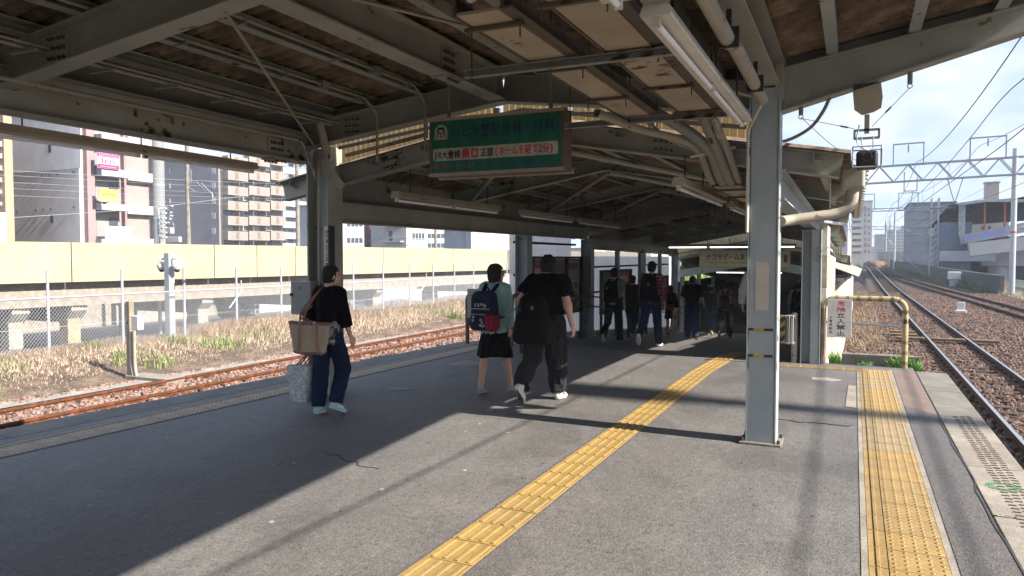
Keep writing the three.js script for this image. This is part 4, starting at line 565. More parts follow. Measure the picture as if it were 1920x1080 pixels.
// folding gate and bollard next to the passage
{
  const t = thing('bollard', 'plain grey-brown steel bollard at the mouth of the passage', 'bollard', null, P(-0.84, 0, 12.55)); mb().cyl(new THREE.Vector3(0, 0, 0), new THREE.Vector3(0, 0.78, 0), 0.048, 0.048, 14).build('pipe', std(lin(0.40, 0.35, 0.28), { map: texPaint, metalness: 0.2, roughness: 0.5 }), t); mb().ball(new THREE.Vector3(0, 0.78, 0), 0.05, 14, 8, 1, 0.5, 1).build('cap', M.galv, t);
  const g = thing('folding_gate', 'folded accordion gate with yellow and black striped plate beside the bollard', 'gate', null, P(-0.985, 0.55, 12.3));
  mb().rbox(-0.03, 0, 0, 0.12, 0.44, 0.05, 0.008).build('end_plate', M.tileYellow, g); for (let i = -1; i < 2; i++) { const s = poly([[-0.085, -0.045], [0.025, 0.025], [0.025, 0.095], [-0.085, 0.025]]); mb().prism(s, 0.004, new THREE.Matrix4().makeTranslation(0, i * 0.15 - 0.03, 0.0262)).build('black_stripe', M.black, g); }
  for (let i = 0; i < 4; i++) mb().rbox(0.055 + i * 0.028, 0, 0.0 - (i % 2) * 0.02, 0.014, 0.46, 0.03, 0.004, 1).build('lattice_bar', M.white, g); for (const y of [-0.21, 0.21]) mb().box(0.09, y, 0, 0.16, 0.02, 0.04).build('lattice_bar', M.white, g); mb().rbox(-0.13, 0.19, 0, 0.06, 0.06, 0.06, 0.01).build('hinge', M.dark, g); mb().rbox(-0.13, -0.19, 0, 0.06, 0.06, 0.06, 0.01).build('hinge', M.dark, g);
}
// barrier with the grey board on the left side
{
  const t = thing('end_barrier', 'rusty pipe barrier with a grey board closing the left platform end', 'barrier', null), F = 12.66, m = std(lin(0.27, 0.225, 0.15), { map: texRust, roughness: 0.7 });
  for (const [x, s] of [[-6.79, 1], [-5.84, 1]]) mb().pipe([P(x, 0, F), P(x, 0.95, F), P(x + 0.13 * s, 0.97, F + 0.55)], 0.04, 12, 0.12).build('pipe', m, t);
  mb().cyl(P(-6.79, 0.5, F), P(-5.84, 0.5, F), 0.02, 0.02, 8).build('cross_rail', m, t);
  const s = thing('entry_sign', 'plain grey board with a red ring sign between the rusty pipes', 'sign', null, P(-6.36, 0.79, F - 0.05)); mb().rbox(0, 0, 0, 0.80, 0.56, 0.016, 0.006).build('board', M.steelGrey, s);
  const q = mb(); q.add(new THREE.TorusGeometry(0.085, 0.012, 8, 28), new THREE.Matrix4().makeTranslation(-0.22, 0.05, 0.01)); q.bar(new THREE.Vector3(-0.28, 0.11, 0.011), new THREE.Vector3(-0.16, -0.01, 0.011), 0.018, 0.012); q.build('red_ring', std(lin(0.55, 0.04, 0.05)), s);
}
// ---------- passage walls ----------
{ // right-hand wall of cream boards
  const wx = (F) => -0.43 + 0.012 * (F - 12.7), cream = std(lin(0.60, 0.54, 0.45), { map: texWall, bumpMap: bumpConcrete, bumpScale: 0.004, roughness: 0.8 }), cream2 = std(lin(0.55, 0.50, 0.42), { map: texConcrete, bumpMap: bumpConcrete, bumpScale: 0.004, roughness: 0.8 });
  const t = thing('passage_wall', 'cream panelled wall along the right of the ramp, lit by the sun', 'wall');
  const board = (F0, F1, y0, y1, m) => { const g = mb(); g.bar(P(wx(F0), 0, F0 + 0.004), P(wx(F1), 0, F1 - 0.004), 0.09, y1 - y0 - 0.008); const gg = g.geo(); gg.translate(0, (y0 + y1) / 2, 0); const p = gg.attributes.position; for (let i = 0; i < p.count; i++) p.setY(i, p.getY(i) + rampY(-p.getZ(i)) * 0.33); part('panel', gg, m, t); };
  for (let k = 0; k < 6; k++) board(12.7, 13.7, -0.8 + k * 0.5, -0.3 + k * 0.5, k % 2 ? cream : cream2);
  for (let s = 0; s < 2; s++) for (let k = 0; k < 5; k++) board(13.7 + s * 1.4, 15.1 + s * 1.4, -0.8 + k * 0.51, -0.29 + k * 0.51, (k + s) % 2 ? cream : cream2);
  for (let s = 0; s < 9; s++) for (let k = 0; k < 4; k++) board(16.5 + s * 3, 19.5 + s * 3, -1.0 + k * 0.6, -0.4 + k * 0.6, (k + s) % 3 ? cream : cream2);
  mb().add(sheet(1, 12, (u, v) => { const F = lerp(16.35, 40, v); return P(wx(F) + (u ? 0.48 : -0.28), 1.555 + rampY(F) * 0.1 + (u ? -0.24 : 0.06), F); })).build('cover_sheet', M.concretePale, t);
  mb().bar(P(wx(16.5) + 0.1, 1.22, 16.5), P(wx(26) + 0.1, 1.05, 26), 0.2, 0.07).build('ledge', M.steelPale, t);
}
{ // left-hand wall of white corrugated sheets, boards and rails
  const white = new THREE.MeshPhysicalMaterial({ color: lin(0.93, 0.93, 0.95), map: texWall, roughness: 0.9, transmission: 0.7, thickness: 0, side: THREE.DoubleSide }), t = thing('corrugated_wall', 'white corrugated metal wall with dark rails behind the poster boards', 'wall');
  const wall = (F0, F1, y0, y1, X, m) => part('metal_sheet', sheet(Math.round((F1 - F0) / 0.16 * 6), 1, (u, v) => { const F = lerp(F0, F1, u); return P(X + 0.026 * Math.sin(F / 0.16 * 6.283), v ? y1(F) : y0(F), F); }), m, t);
  for (const [a, b] of [[13.5, 15.3], [15.3, 17.1]]) wall(a, b, () => -0.5, () => 2.35, -6.28, white);
  for (const [a, b] of [[17.1, 19.7], [19.7, 22.3], [22.3, 24.6], [24.6, 27.3], [27.3, 29.6]]) wall(a, b, (F) => rampY(F) - 0.1, () => 1.70, -6.28, white);
  const r = mb(); for (const y of [1.98, 1.32, 0.62]) r.box(-6.22, y, 15.4, 0.05, 0.05, 3.6); for (const y of [1.42, 0.75]) r.box(-6.22, y, 22.2, 0.05, 0.05, 10); r.build('dark_rail', M.dark, t);
  const r4 = rng(8); for (let F = 13.6; F < 29; F += 0.42) for (let k = 0; k < 1; k++) mb().rbox(-6.14, rampY(F) + 0.09 + k * 0.19, F + (k % 2) * 0.2, 0.1, 0.182, 0.412, 0.008, 1).build('block', r4() < 0.5 ? M.white : std(lin(0.66, 0.65, 0.63), { map: texConcrete }), t);
  const hr = thing('handrail', 'double dark handrail running down the left side of the ramp', 'handrail'); for (const dy of [0.92, 0.68]) mb().pipe([P(-5.72, dy, 13.5), P(-5.72, dy + rampY(17) * 0.6, 17), P(-5.72, dy + rampY(28), 28)], 0.02, 8).build('rail', M.brownSteel, hr); for (let F = 13.6; F < 28; F += 2.4) mb().pipe([P(-5.72, 0.92 + rampY(F) * 0.8, F), P(-5.8, 0.86 + rampY(F) * 0.8, F), P(-5.86, 0.62 + rampY(F) * 0.8, F)], 0.012, 6).build('bracket', M.brownSteel, hr);
  const board = (label, F0, F1, y0, y1, cells) => { const b = thing('poster_board', label, 'notice board'), fr = mb(), n = cells.length; fr.box(-6.0, y1 + 0.03, (F0 + F1) / 2, 0.08, 0.05, F1 - F0 + 0.1); fr.box(-6.0, y0 - 0.03, (F0 + F1) / 2, 0.08, 0.05, F1 - F0 + 0.1); for (let i = 0; i <= n; i++) fr.box(-6.0, (y0 + y1) / 2, lerp(F0, F1, i / n), 0.08, y1 - y0 + 0.1, 0.07); fr.build('frame', M.dark, b); for (const F of [F0, F1]) mb().box(-6.0, (y0 + rampY(F) - 0.4) / 2, F, 0.06, y0 - rampY(F) + 0.4, 0.06).build('leg', M.dark, b);
    cells.forEach((c, i) => { const a = lerp(F0, F1, i / n) + 0.05, e = lerp(F0, F1, (i + 1) / n) - 0.05; mb().box(-6.03, (y0 + y1) / 2, (a + e) / 2, 0.02, y1 - y0, e - a).build('back_panel', std(lin(0.27, 0.22, 0.175), { map: texPaint }), b); if (c) face('poster', (e - a) * c[0], (y1 - y0) * c[1], canvasTex(200, 300, c[2], 12 + i), b, P(-6.018, lerp(y0, y1, c[3]), (a + e) / 2), Math.PI / 2); }); };
  const red = (c, w, h) => { c.fillStyle = '#a5342c'; c.fillRect(0, 0, w, h); c.fillStyle = '#c9a08c'; c.fillRect(20, 20, w - 40, 70); c.fillStyle = '#5d6468'; c.fillRect(40, 110, 70, 170); c.fillStyle = '#d8cdbb'; for (let i = 0; i < 6; i++) c.fillRect(122, 120 + i * 26, 56, 12); };
  const pic = (c, w, h) => { c.fillStyle = '#b9b2a8'; c.fillRect(0, 0, w, h); c.fillStyle = '#7c4d22'; c.fillRect(14, 8, w - 28, 46); c.fillStyle = '#8d8f92'; c.fillRect(14, 56, w - 28, 70); const q = rng(6); for (let i = 0; i < 6; i++) { c.fillStyle = ['#4a3a1c', '#2f4a58', '#7a2c22', '#8c7428', '#3c5530', '#584266'][i]; c.fillRect(20 + (i % 2) * 88, 132 + Math.floor(i / 2) * 54, 72, 46); for (let k = 0; k < 12; k++) { c.fillStyle = `rgba(${120 + q() * 120},${90 + q() * 110},${40 + q() * 90},.8)`; c.fillRect(22 + (i % 2) * 88 + q() * 60, 134 + Math.floor(i / 2) * 54 + q() * 36, 8, 8); } } };
  board('three-part poster board between the white post and the next grey post', 14.0, 17.0, 0.42, 1.64, [[0.9, 0.8, red, 0.5], null, [0.86, 0.9, pic, 0.5]]);
  board('middle poster board behind the man in the grey shirt', 18.6, 21.4, 0.22, 1.28, [[0.3, 0.3, (c, w, h) => { c.fillStyle = '#c9b98c'; c.fillRect(0, 0, w, h); c.fillStyle = '#a37b3a'; c.fillRect(20, 30, 160, 60); }, 0.7], [0.8, 0.75, red, 0.55]]);
  board('farthest poster board with a red poster beside the wide grey post', 23.3, 26.2, -0.1, 0.98, [null, [0.85, 0.85, red, 0.5]]);
}
{ // inner walls of the ramp mouth
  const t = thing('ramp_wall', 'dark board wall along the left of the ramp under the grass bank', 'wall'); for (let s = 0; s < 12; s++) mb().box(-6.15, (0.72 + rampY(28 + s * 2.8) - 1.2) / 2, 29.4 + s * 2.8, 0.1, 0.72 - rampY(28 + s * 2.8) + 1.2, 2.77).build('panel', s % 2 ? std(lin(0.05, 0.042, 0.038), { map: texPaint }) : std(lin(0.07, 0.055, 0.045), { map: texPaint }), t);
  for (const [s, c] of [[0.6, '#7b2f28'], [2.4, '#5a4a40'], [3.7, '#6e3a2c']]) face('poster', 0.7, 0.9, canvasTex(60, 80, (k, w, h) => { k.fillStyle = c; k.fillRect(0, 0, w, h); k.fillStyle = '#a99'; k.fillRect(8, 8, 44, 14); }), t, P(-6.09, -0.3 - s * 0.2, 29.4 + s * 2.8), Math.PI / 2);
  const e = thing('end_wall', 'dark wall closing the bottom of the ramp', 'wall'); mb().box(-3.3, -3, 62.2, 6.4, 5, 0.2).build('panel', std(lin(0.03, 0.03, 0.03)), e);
}
{ // the long cream banner sign across the passage
  const t = thing('banner_sign', 'long cream sign with black Japanese lettering hung across the passage', 'sign', null, P(-3.4, 1.63, 26.2)); mb().rbox(0, 0, 0, 2.98, 0.58, 0.1, 0.01).build('box', std(lin(0.55, 0.5, 0.38), { map: texWall }), t);
  face('sign_face', 2.95, 0.55, canvasTex(1024, 190, (c, w, h) => { c.fillStyle = '#cfc49c'; c.fillRect(0, 0, w, h); row(c, 'ナゴヤドームまで', 80, 40, 62, 74, 8, 0.04, '#26221a'); row(c, '18分', 790, 40, 62, 74, 8, 0.06, '#26221a'); c.fillStyle = '#5c5644'; const q = rng(2); for (let x = 120; x < 600; x += 12) if (q() < 0.75) c.fillRect(x, 140, 8, 10); c.fillStyle = '#7a3f34'; c.fillRect(960, 50, 34, 90); }, 5), t, new THREE.Vector3(0, 0, 0.0515));
  const g = mb(); for (const x of [-1.2, 1.2]) g.cyl(new THREE.Vector3(x, 0.28, 0), new THREE.Vector3(x, 0.75, 0), 0.015, 0.015, 6); g.build('hanger', M.steelGrey, t);
  const b = mb(); for (const s of [1, -1]) b.bar(P(-3.37 + s * 2.6, 1.05, 28.02), P(-3.37, 1.5, 28.02), 0.18, 0.28); b.solo('gable_beam', M.steelPale, 'pale arched beam across the passage just below the cream banner', 'beam');
}
// ---------- the left side: bank, fence, viaduct, buildings ----------
const rayDir = (px, py = 482) => { const a = at(px, py, 1).sub(camera.position); return { X: a.x, y: a.y, F: -a.z }; };
const onF = (px, py, F) => { const d = rayDir(px, py), t = F / d.F; return { X: d.X * t, y: EYE + d.y * t, F }; };
const onX = (px, py, X) => { const d = rayDir(px, py), t = X / d.X; return { X, y: EYE + d.y * t, F: d.F * t }; };
const onLine = (px, py, a, b) => { const d = rayDir(px, py), t = a / (d.X - b * d.F); return { X: d.X * t, y: EYE + d.y * t, F: d.F * t }; };   // X = a + bF
const GL = -4.2;
{ // grass
  const blade = new THREE.BufferGeometry(), bp = [], w = 0.008; const prof = [[0, 0, w], [0.10, 0.45, w * 0.8], [0.32, 0.82, w * 0.5], [0.55, 1.0, 0.001]];
  for (let i = 0; i < 3; i++) { const [x0, y0, w0] = prof[i], [x1, y1, w1] = prof[i + 1]; bp.push(x0, y0, -w0, x1, y1, -w1, x0, y0, w0, x1, y1, -w1, x1, y1, w1, x0, y0, w0); }
  blade.setAttribute('position', new THREE.Float32BufferAttribute(bp, 3)); blade.computeVertexNormals();
  function grass(name, label, n, seed, pick, col, mat) {
    const im = new THREE.InstancedMesh(blade, mat, n), r = rng(seed), m = new THREE.Matrix4(), q = new THREE.Quaternion(), c = new THREE.Color(); im.name = numbered(name);
    for (let i = 0; i < n; i++) { const g = pick(r), a = g.a ?? r() * 6.283; q.setFromEuler(new THREE.Euler((r() - 0.5) * 0.5, a, (r() - 0.5) * 0.5)); m.compose(P(g.X, g.y, g.F), q, new THREE.Vector3(g.h * (g.bend ?? 0.9), g.h, 1.2 + r() * 0.8)); im.setMatrixAt(i, m); const k = 0.6 + r() * 0.8; c.setRGB(col[0] * k, col[1] * k * (0.92 + r() * 0.16), col[2] * k); im.setColorAt(i, c); }
    im.castShadow = im.receiveShadow = true; scene.add(im); info(im, label, 'grass', null, 'stuff');
  }
  const leaf = new THREE.MeshPhysicalMaterial({ color: 0xffffff, roughness: 0.9, transmission: 0.25, thickness: 0, side: THREE.DoubleSide });
  const strawPick = (r) => { const F = 3 + 60 * Math.pow(r(), 1.5), t = Math.pow(r(), 0.7), X = lerp(-13.9, -18.9, t), k = fbm(X * 0.8, F * 0.5, 2, 3); return { X, F, y: groundY(X, F), h: (0.05 + 0.36 * sstep(0.1, 0.7, t) * (F > 16 ? 1.15 : 0.5)) * (0.3 + 1.1 * k), a: -0.6 + (r() - 0.5) * 2.2, bend: 0.7 + r() * 0.9 }; };
  grass('dry_grass', 'straw-coloured dry grass leaning on the bank along the chain-link fence', 60000, 41, strawPick, [0.66, 0.54, 0.42], leaf);
  const clumps = []; { const r = rng(43); for (let i = 0; i < 26; i++) { const F = 6 + 34 * r(); clumps.push([lerp(-14.6, -18.4, r()), F, 0.25 + r() * 0.6]); } clumps.push([-16.8, 9, 1.3], [-17, 7, 1.4], [-17, 19, 0.9], [-16.2, 17, 0.6]); }
  grass('green_grass', 'fresh green weeds in clumps among the dry grass', 5200, 44, (r) => { const c = clumps[Math.floor(r() * clumps.length)], a = r() * 6.28, q = c[2] * Math.sqrt(r()); const X = c[0] + Math.cos(a) * q, F = c[1] + Math.sin(a) * q; return { X, F, y: groundY(X, F), h: 0.10 + r() * 0.26 }; }, [0.20, 0.25, 0.085], leaf);
  const band = sheet(30, 120, (u, v) => { const F = lerp(-6, 80, v), X = lerp(-13.85, -19.6, u); return P(X, groundY(X, F) + 0.02 + 0.05 * fbm(X * 2, F * 2, 6, 3), F); });
  solo('grass_bank', band, std(lin(0.43, 0.35, 0.28), { map: texDirt, bumpMap: bumpAsphalt, bumpScale: 0.05, roughness: 1 }), 'dusty bank of earth and dry litter between the rusty track and the fence', null, null, 'structure');
  solo('concrete_path', sheet(1, 20, (u, v) => { const F = lerp(-6, 40, v); return P(lerp(-13.75, -14.25, u), groundY(-14, F) + 0.12, F); }), M.concretePale, 'narrow pale concrete trough cover along the rusty track', null, null, 'structure');
  // weeds at the right-hand wall and the platform end
  const wp = [[0.72, 12.75, 0.16, 0.2], [0.62, 12.7, 0.12, 0.16], [0.85, 12.75, 0.12, 0.15], [0.2, 12.78, 0.1, 0.1], [-0.25, 13.3, 0.1, 0.16]];
  grass('green_grass', 'bright green tuft of grass at the foot of the striped barrier', 420, 45, (r) => { const c = wp[Math.floor(r() * wp.length)], a = r() * 6.28, q = c[2] * Math.sqrt(r()); return { X: c[0] + Math.cos(a) * q, F: c[1] + Math.abs(Math.sin(a)) * q * 0.6, y: -0.08, h: c[3] * (0.6 + r() * 0.7) }; }, [0.13, 0.29, 0.045], leaf);
  grass('dry_grass', 'brown dry weeds along the foot of the cream passage wall', 1800, 46, (r) => { const F = 25 + 40 * r(), X = -0.3 + r() * (F > 22 ? 1.3 : 0.35); return { X, F, y: groundY(X, F), h: (0.15 + r() * 0.4) * (F > 22 ? 0.7 : 0.8) }; }, [0.26, 0.20, 0.12], leaf);
  grass('green_grass', 'green weeds at the foot of the grey retaining wall beyond the second track', 3600, 47, (r) => { const F = 68 + r() * 50, X = 9.0 - 4.5 * sstep(45, 125, F) + 0.9 + r() * 1.0; return { X, F, y: groundY(X, F), h: 0.2 + r() * 0.45 }; }, [0.11, 0.16, 0.05], leaf);
  grass('dry_grass', 'pale yellow grass beside the tall steel mast on the right', 5000, 48, (r) => { const F = 44 + r() * 26, X = 9.9 + r() * 3; return { X, F, y: groundY(X, F), h: 0.12 + r() * 0.3 }; }, [0.40, 0.36, 0.22], leaf);
  grass('green_grass', 'sunny green grass slope behind the ramp wall', 26000, 49, (r) => { const F = 30 + 42 * r(), t = r(), X = lerp(-6.6, -11, t); return { X, F, y: -0.6 + 1.7 * t, h: 0.25 + r() * 0.4 }; }, [0.22, 0.33, 0.08], leaf);
  solo('grass_slope', sheet(10, 40, (u, v) => { const F = lerp(30, 75, v); return P(lerp(-6.5, -11.2, u), -0.7 + 1.7 * u + 0.1 * fbm(u * 9, F, 2, 2), F); }), std(lin(0.13, 0.16, 0.05), { map: texDirt, roughness: 1 }), 'green earth slope beside the ramp', null, null, 'structure');
}
{ // chain-link fence
  const t = thing('chain_link_fence', 'galvanised chain-link fence with tall posts along the grass bank', 'fence'), X = -17.6, post = mb().cyl(P(0, -0.95, 0), P(0, 1.36, 0), 0.034, 0.034, 10).geo();
  for (let i = -4; i < 22; i++) { const m = part('post', post, M.galv, t); m.position.copy(P(X, 0, 11.5 + 2 * i)); }
  const F0 = 3.5, F1 = 53.5; mb().cyl(P(X, 0.70, F0), P(X, 0.70, F1), 0.024, 0.024, 8).build('top_rail', M.galv, t); mb().cyl(P(X, -0.72, F0), P(X, -0.72, F1), 0.016, 0.016, 6).build('bottom_rail', M.galv, t); mb().cyl(P(X, -0.02, F0), P(X, -0.02, F1), 0.006, 0.006, 5).build('mid_wire', M.galv, t);
  for (const F of [17.2, 28.4]) mb().pipe([P(X, 0.95, F + 0.5), P(X, 0.6, F + 0.5), P(X, 0.1, F)], 0.022, 6).build('strut', M.galv, t);
  const pos = [], h = 1.40, s = 0.085, q = 0.0042; const seg = (f0, y0, f1, y1) => { const l = Math.hypot(f1 - f0, y1 - y0), nf = -(y1 - y0) / l * q, ny = (f1 - f0) / l * q; const a = [X, y0 + ny, -(f0 + nf)], b = [X, y1 + ny, -(f1 + nf)], c = [X, y1 - ny, -(f1 - nf)], d = [X, y0 - ny, -(f0 - nf)], e = [X + q * 1.4, y0, -f0], g = [X + q * 1.4, y1, -f1]; for (const tr of [a, b, g, a, g, e, e, g, c, e, c, d]) pos.push(...tr); };
  for (let f = F0; f < F1; f += s) { seg(f, -0.71, f + h * 0.85, -0.71 + h); seg(f + h * 0.85, -0.71, f, -0.71 + h); }
  const g = new THREE.BufferGeometry(); g.setAttribute('position', new THREE.Float32BufferAttribute(pos, 3)); g.computeVertexNormals(); part('wire_mesh', g, M.galv, t).userData.kind = 'stuff';
}
{ // camera pole and control box by the rusty track
  const t = thing('camera_pole', 'square grey pole with two white dome cameras behind the fence', 'camera pole', null, P(-17.95, 0, 15.3)); mb().rbox(0, 0.35, 0, 0.2, 2.9, 0.2, 0.01).build('pole', M.galv, t); for (const s of [-1, 1]) { mb().pipe([new THREE.Vector3(s * 0.08, 1.6, 0), new THREE.Vector3(s * 0.2, 1.66, 0), new THREE.Vector3(s * 0.30, 1.6, 0)], 0.025, 8).build('arm', M.galv, t); const d = mb(); d.ball(new THREE.Vector3(s * 0.31, 1.42, 0), 0.13, 16, 12, 1, 1.05, 1).build('dome_housing', M.white, t); mb().ball(new THREE.Vector3(s * 0.31, 1.33, 0), 0.088, 14, 10).build('dome', M.dark, t); } mb().rbox(0.33, 0.98, 0.12, 0.2, 0.1, 0.12, 0.02).build('lamp', M.dark, t);
  const b = thing('control_box_post', 'short concrete post with a white control box and two conduits beside the rusty track', 'control box', null, P(-14.6, 0, 11.4)); mb().rbox(-0.03, -0.2, 0, 0.13, 1.8, 0.13, 0.02).build('post', std(lin(0.42, 0.36, 0.27), { map: texConcrete }), b); mb().rbox(0.12, 0.22, 0.06, 0.24, 0.32, 0.16, 0.02).build('box', M.white, b); mb().cyl(new THREE.Vector3(0.08, 0.24, 0.14), new THREE.Vector3(0.08, 0.24, 0.16), 0.025, 0.025, 10).build('lock', M.black, b);
  for (const x of [0.07, 0.17]) mb().pipe([new THREE.Vector3(x, 0.06, 0.06), new THREE.Vector3(x, -0.75, 0.06), new THREE.Vector3(x + 0.12, -1.0, 0.1)], 0.035, 10, 0.15).build('conduit', M.pvc, b);
  const c = thing('cable_trough', 'grey concrete cable trough block with a dark opening below the control box', 'cable trough', null, P(-14.0, -1.02, 11.5)); mb().rbox(0, 0, 0, 1.3, 0.16, 0.5, 0.02).build('block', M.concrete, c); mb().box(0.56, 0.02, 0.252, 0.2, 0.1, 0.01).build('opening', M.black, c);
}
{ // viaduct
  const a = -41.8 - 0.1152 * 24.8, b = 0.1152, t = thing('viaduct', 'elevated road with a yellow-beige parapet on grey pillars behind the fence', 'viaduct'), yl = std(lin(0.44, 0.375, 0.26), { map: texStreak, bumpMap: bumpConcrete, bumpScale: 0.004 }), yl2 = std(lin(0.455, 0.39, 0.272), { map: texStreak, bumpMap: bumpConcrete, bumpScale: 0.004 });
  const at2 = (F, y, off = 0) => P(a + b * F - off, y, F), cuts = [-12, 3, 16, onLine(132, 480, a, b).F, 38, onLine(480, 480, a, b).F, onLine(552, 480, a, b).F, onLine(718, 480, a, b).F, onLine(848, 480, a, b).F, onLine(950, 480, a, b).F];
  for (let i = 0; i + 1 < cuts.length; i++) mb().bar(at2(cuts[i] + 0.03, 1.38), at2(cuts[i + 1] - 0.03, 1.38), 0.2, 2.3).build('parapet_panel', i % 2 ? yl : yl2, t);
  for (let i = 0; i < 5; i++) mb().bar(at2(cuts[9] + 0.03 + i * 9, 1.36), at2(cuts[9] + 8.97 + i * 9, 1.36), 0.2, 2.2).build('parapet_panel', M.concreteDark, t);
  mb().bar(at2(-12, -0.02, 5.4), at2(125, -0.02, 5.4), 9.6, 0.45).build('deck', M.concreteDark, t); for (const o of [0.75, 4.6, 8.5]) mb().bar(at2(-12, -0.7, o), at2(125, -0.7, o), 0.7, 0.95).build('girder', M.concrete, t);
  for (const px of [20, 130, 372, 560, 697, 905]) { const q = onLine(px, 560, a - 1.5, b), w = q.F < 30 ? 0.8 : 0.9; for (const o of [0, 7.2]) mb().rbox(q.X - o, (GL - 1.1) / 2, q.F, w, 3.4, w, 0.03).build('pillar', px === 130 ? std(lin(0.55, 0.42, 0.27), { map: texConcrete }) : M.concretePale, t); const s = poly([[-9.2, -1.15], [0.9, -1.15], [0.9, -1.5], [0.3, -2.1], [-0.6, -2.2], [-6.6, -2.2], [-9.2, -1.5]]); mb().prism(s, 1.0, new THREE.Matrix4().makeTranslation(q.X, 0.0, -q.F - 0.5)).build('pier_cap', M.concretePale, t); }
  mb().bar(at2(-40, GL + 0.02, 5), at2(150, GL + 0.02, 5), 40, 0.04).solo('road', M.asphalt, 'grey road surface under the viaduct', null, null, 'structure');
  mb().bar(at2(-20, GL + 1.3, 20), at2(110, GL + 1.3, 20), 0.3, 2.6).solo('retaining_wall', M.concrete, 'low grey wall beyond the viaduct pillars', 'wall');
  const gr = thing('guard_rail', 'yellow and white guard rail seen under the viaduct', 'guard rail'); mb().bar(at2(8, GL + 1.0, -5), at2(46, GL + 1.0, -5), 0.06, 0.2).build('rail', std(lin(0.6, 0.5, 0.25)), gr); for (let F = 8; F < 46; F += 2) mb().bar(at2(F, GL, -5), at2(F, GL + 1, -5), 0.08, 0.08, new THREE.Vector3(0, 0, 1)).build('post', M.galv, gr);
  const wb = (label, p, w, h, l, m) => { const g = thing('shed', label, 'building', null, P(p.X, GL, p.F)); mb().box(0, h / 2, 0, w, h, l).build('wall', m, g); mb().box(0, h + 0.06, 0, w + 0.3, 0.12, l + 0.3).build('roof', M.steelGrey, g); mb().box(w / 2 + 0.01, h * 0.55, 0, 0.03, h * 0.3, l * 0.4).build('window', M.dark, g); mb().box(0, 1, l / 2 + 0.01, 0.9, 2, 0.03).build('door', M.steelGrey, g); };
  wb('grey box-shaped shed under the viaduct left of the orange pillar', onLine(60, 560, a - 21, b), 7, 5.6, 9, M.concrete); wb('pale grey shed with blind walls under the viaduct beside the camera pole', onLine(260, 560, a - 22, b), 7, 5.6, 10, M.concretePale); wb('white block-like shed beyond the pillars right of the camera pole', onLine(470, 560, a - 22, b), 6, 5.2, 9, M.white); wb('bluish shed in the shade beyond the last pillars', onLine(790, 540, a - 21, b), 6, 4.2, 30, std(lin(0.3, 0.33, 0.38), { map: texWall }));
  // bush
  const bs = thing('bush', 'dark green bush under the viaduct beyond the fence', 'bush', null, P(onLine(440, 560, a - 10, b).X, GL, onLine(440, 560, a - 10, b).F)), r = rng(61), pos = []; for (let i = 0; i < 5200; i++) { const th = r() * 6.283, ph = Math.acos(r() * 2 - 1), q = Math.pow(r(), 0.4) * (0.8 + 0.5 * noise3(Math.cos(th) * 2 + 5, ph * 2, 3)), x = Math.sin(ph) * Math.cos(th) * 1.7 * q, y = 2.1 + Math.cos(ph) * 2.0 * q, z = Math.sin(ph) * Math.sin(th) * 1.7 * q; const e = new THREE.Euler(r() * 6, r() * 6, r() * 6), s = 0.11; for (const v of [[-s, 0, 0], [s, 0, 0], [0, s * 2, 0]]) { const p = new THREE.Vector3(...v).applyEuler(e); pos.push(p.x + x, p.y + y, p.z + z); } }
  const g = new THREE.BufferGeometry(); g.setAttribute('position', new THREE.Float32BufferAttribute(pos, 3)); g.computeVertexNormals(); part('foliage', g, std(lin(0.06, 0.12, 0.035)), bs); mb().cyl(new THREE.Vector3(0, 0, 0), new THREE.Vector3(0, 1.5, 0), 0.09, 0.05, 7).build('stem', M.rustDark, bs);
}
// ---- buildings: a front (facing -F) and a long side (facing +X) meeting at a corner seen at pixel pc ----
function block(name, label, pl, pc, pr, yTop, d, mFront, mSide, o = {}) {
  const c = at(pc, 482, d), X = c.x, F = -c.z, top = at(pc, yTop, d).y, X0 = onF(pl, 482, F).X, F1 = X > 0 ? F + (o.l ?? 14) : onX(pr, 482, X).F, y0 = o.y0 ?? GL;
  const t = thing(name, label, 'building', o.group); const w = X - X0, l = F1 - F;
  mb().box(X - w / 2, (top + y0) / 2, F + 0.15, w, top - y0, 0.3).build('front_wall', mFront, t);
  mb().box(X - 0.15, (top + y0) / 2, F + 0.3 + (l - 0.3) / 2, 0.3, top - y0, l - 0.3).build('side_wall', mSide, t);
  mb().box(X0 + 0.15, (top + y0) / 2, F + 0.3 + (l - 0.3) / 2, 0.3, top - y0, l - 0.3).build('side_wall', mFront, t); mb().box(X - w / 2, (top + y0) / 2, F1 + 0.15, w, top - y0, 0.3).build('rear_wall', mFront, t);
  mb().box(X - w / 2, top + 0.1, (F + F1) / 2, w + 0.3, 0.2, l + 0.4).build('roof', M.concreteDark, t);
  return { t, X, F, X0, F1, top, w, l,
    sideBox(name, p0, p1, ya, yb, proud, m, depth = 0.3) { const a = onX(p0, ya, X), b = onX(p1, yb, X); return mb().box(X + proud - depth / 2, (a.y + onX(p0, yb, X).y) / 2, (a.F + b.F) / 2, depth, Math.abs(a.y - onX(p0, yb, X).y), Math.abs(b.F - a.F)).build(name, m, t); },
    frontBox(name, p0, p1, ya, yb, proud, m, depth = 0.3) { const a = onF(p0, ya, F), b = onF(p1, yb, F); return mb().box((a.X + b.X) / 2, (a.y + b.y) / 2, F - proud + depth / 2, Math.abs(b.X - a.X), Math.abs(a.y - b.y), depth).build(name, m, t); } };
}
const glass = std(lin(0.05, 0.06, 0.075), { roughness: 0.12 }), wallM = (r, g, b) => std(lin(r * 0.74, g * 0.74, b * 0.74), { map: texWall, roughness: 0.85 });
const pink = wallM(0.46, 0.315, 0.325), palePink = wallM(0.47, 0.38, 0.355), whiteW = wallM(0.60, 0.59, 0.58), gry = wallM(1.0, 0.94, 0.91);
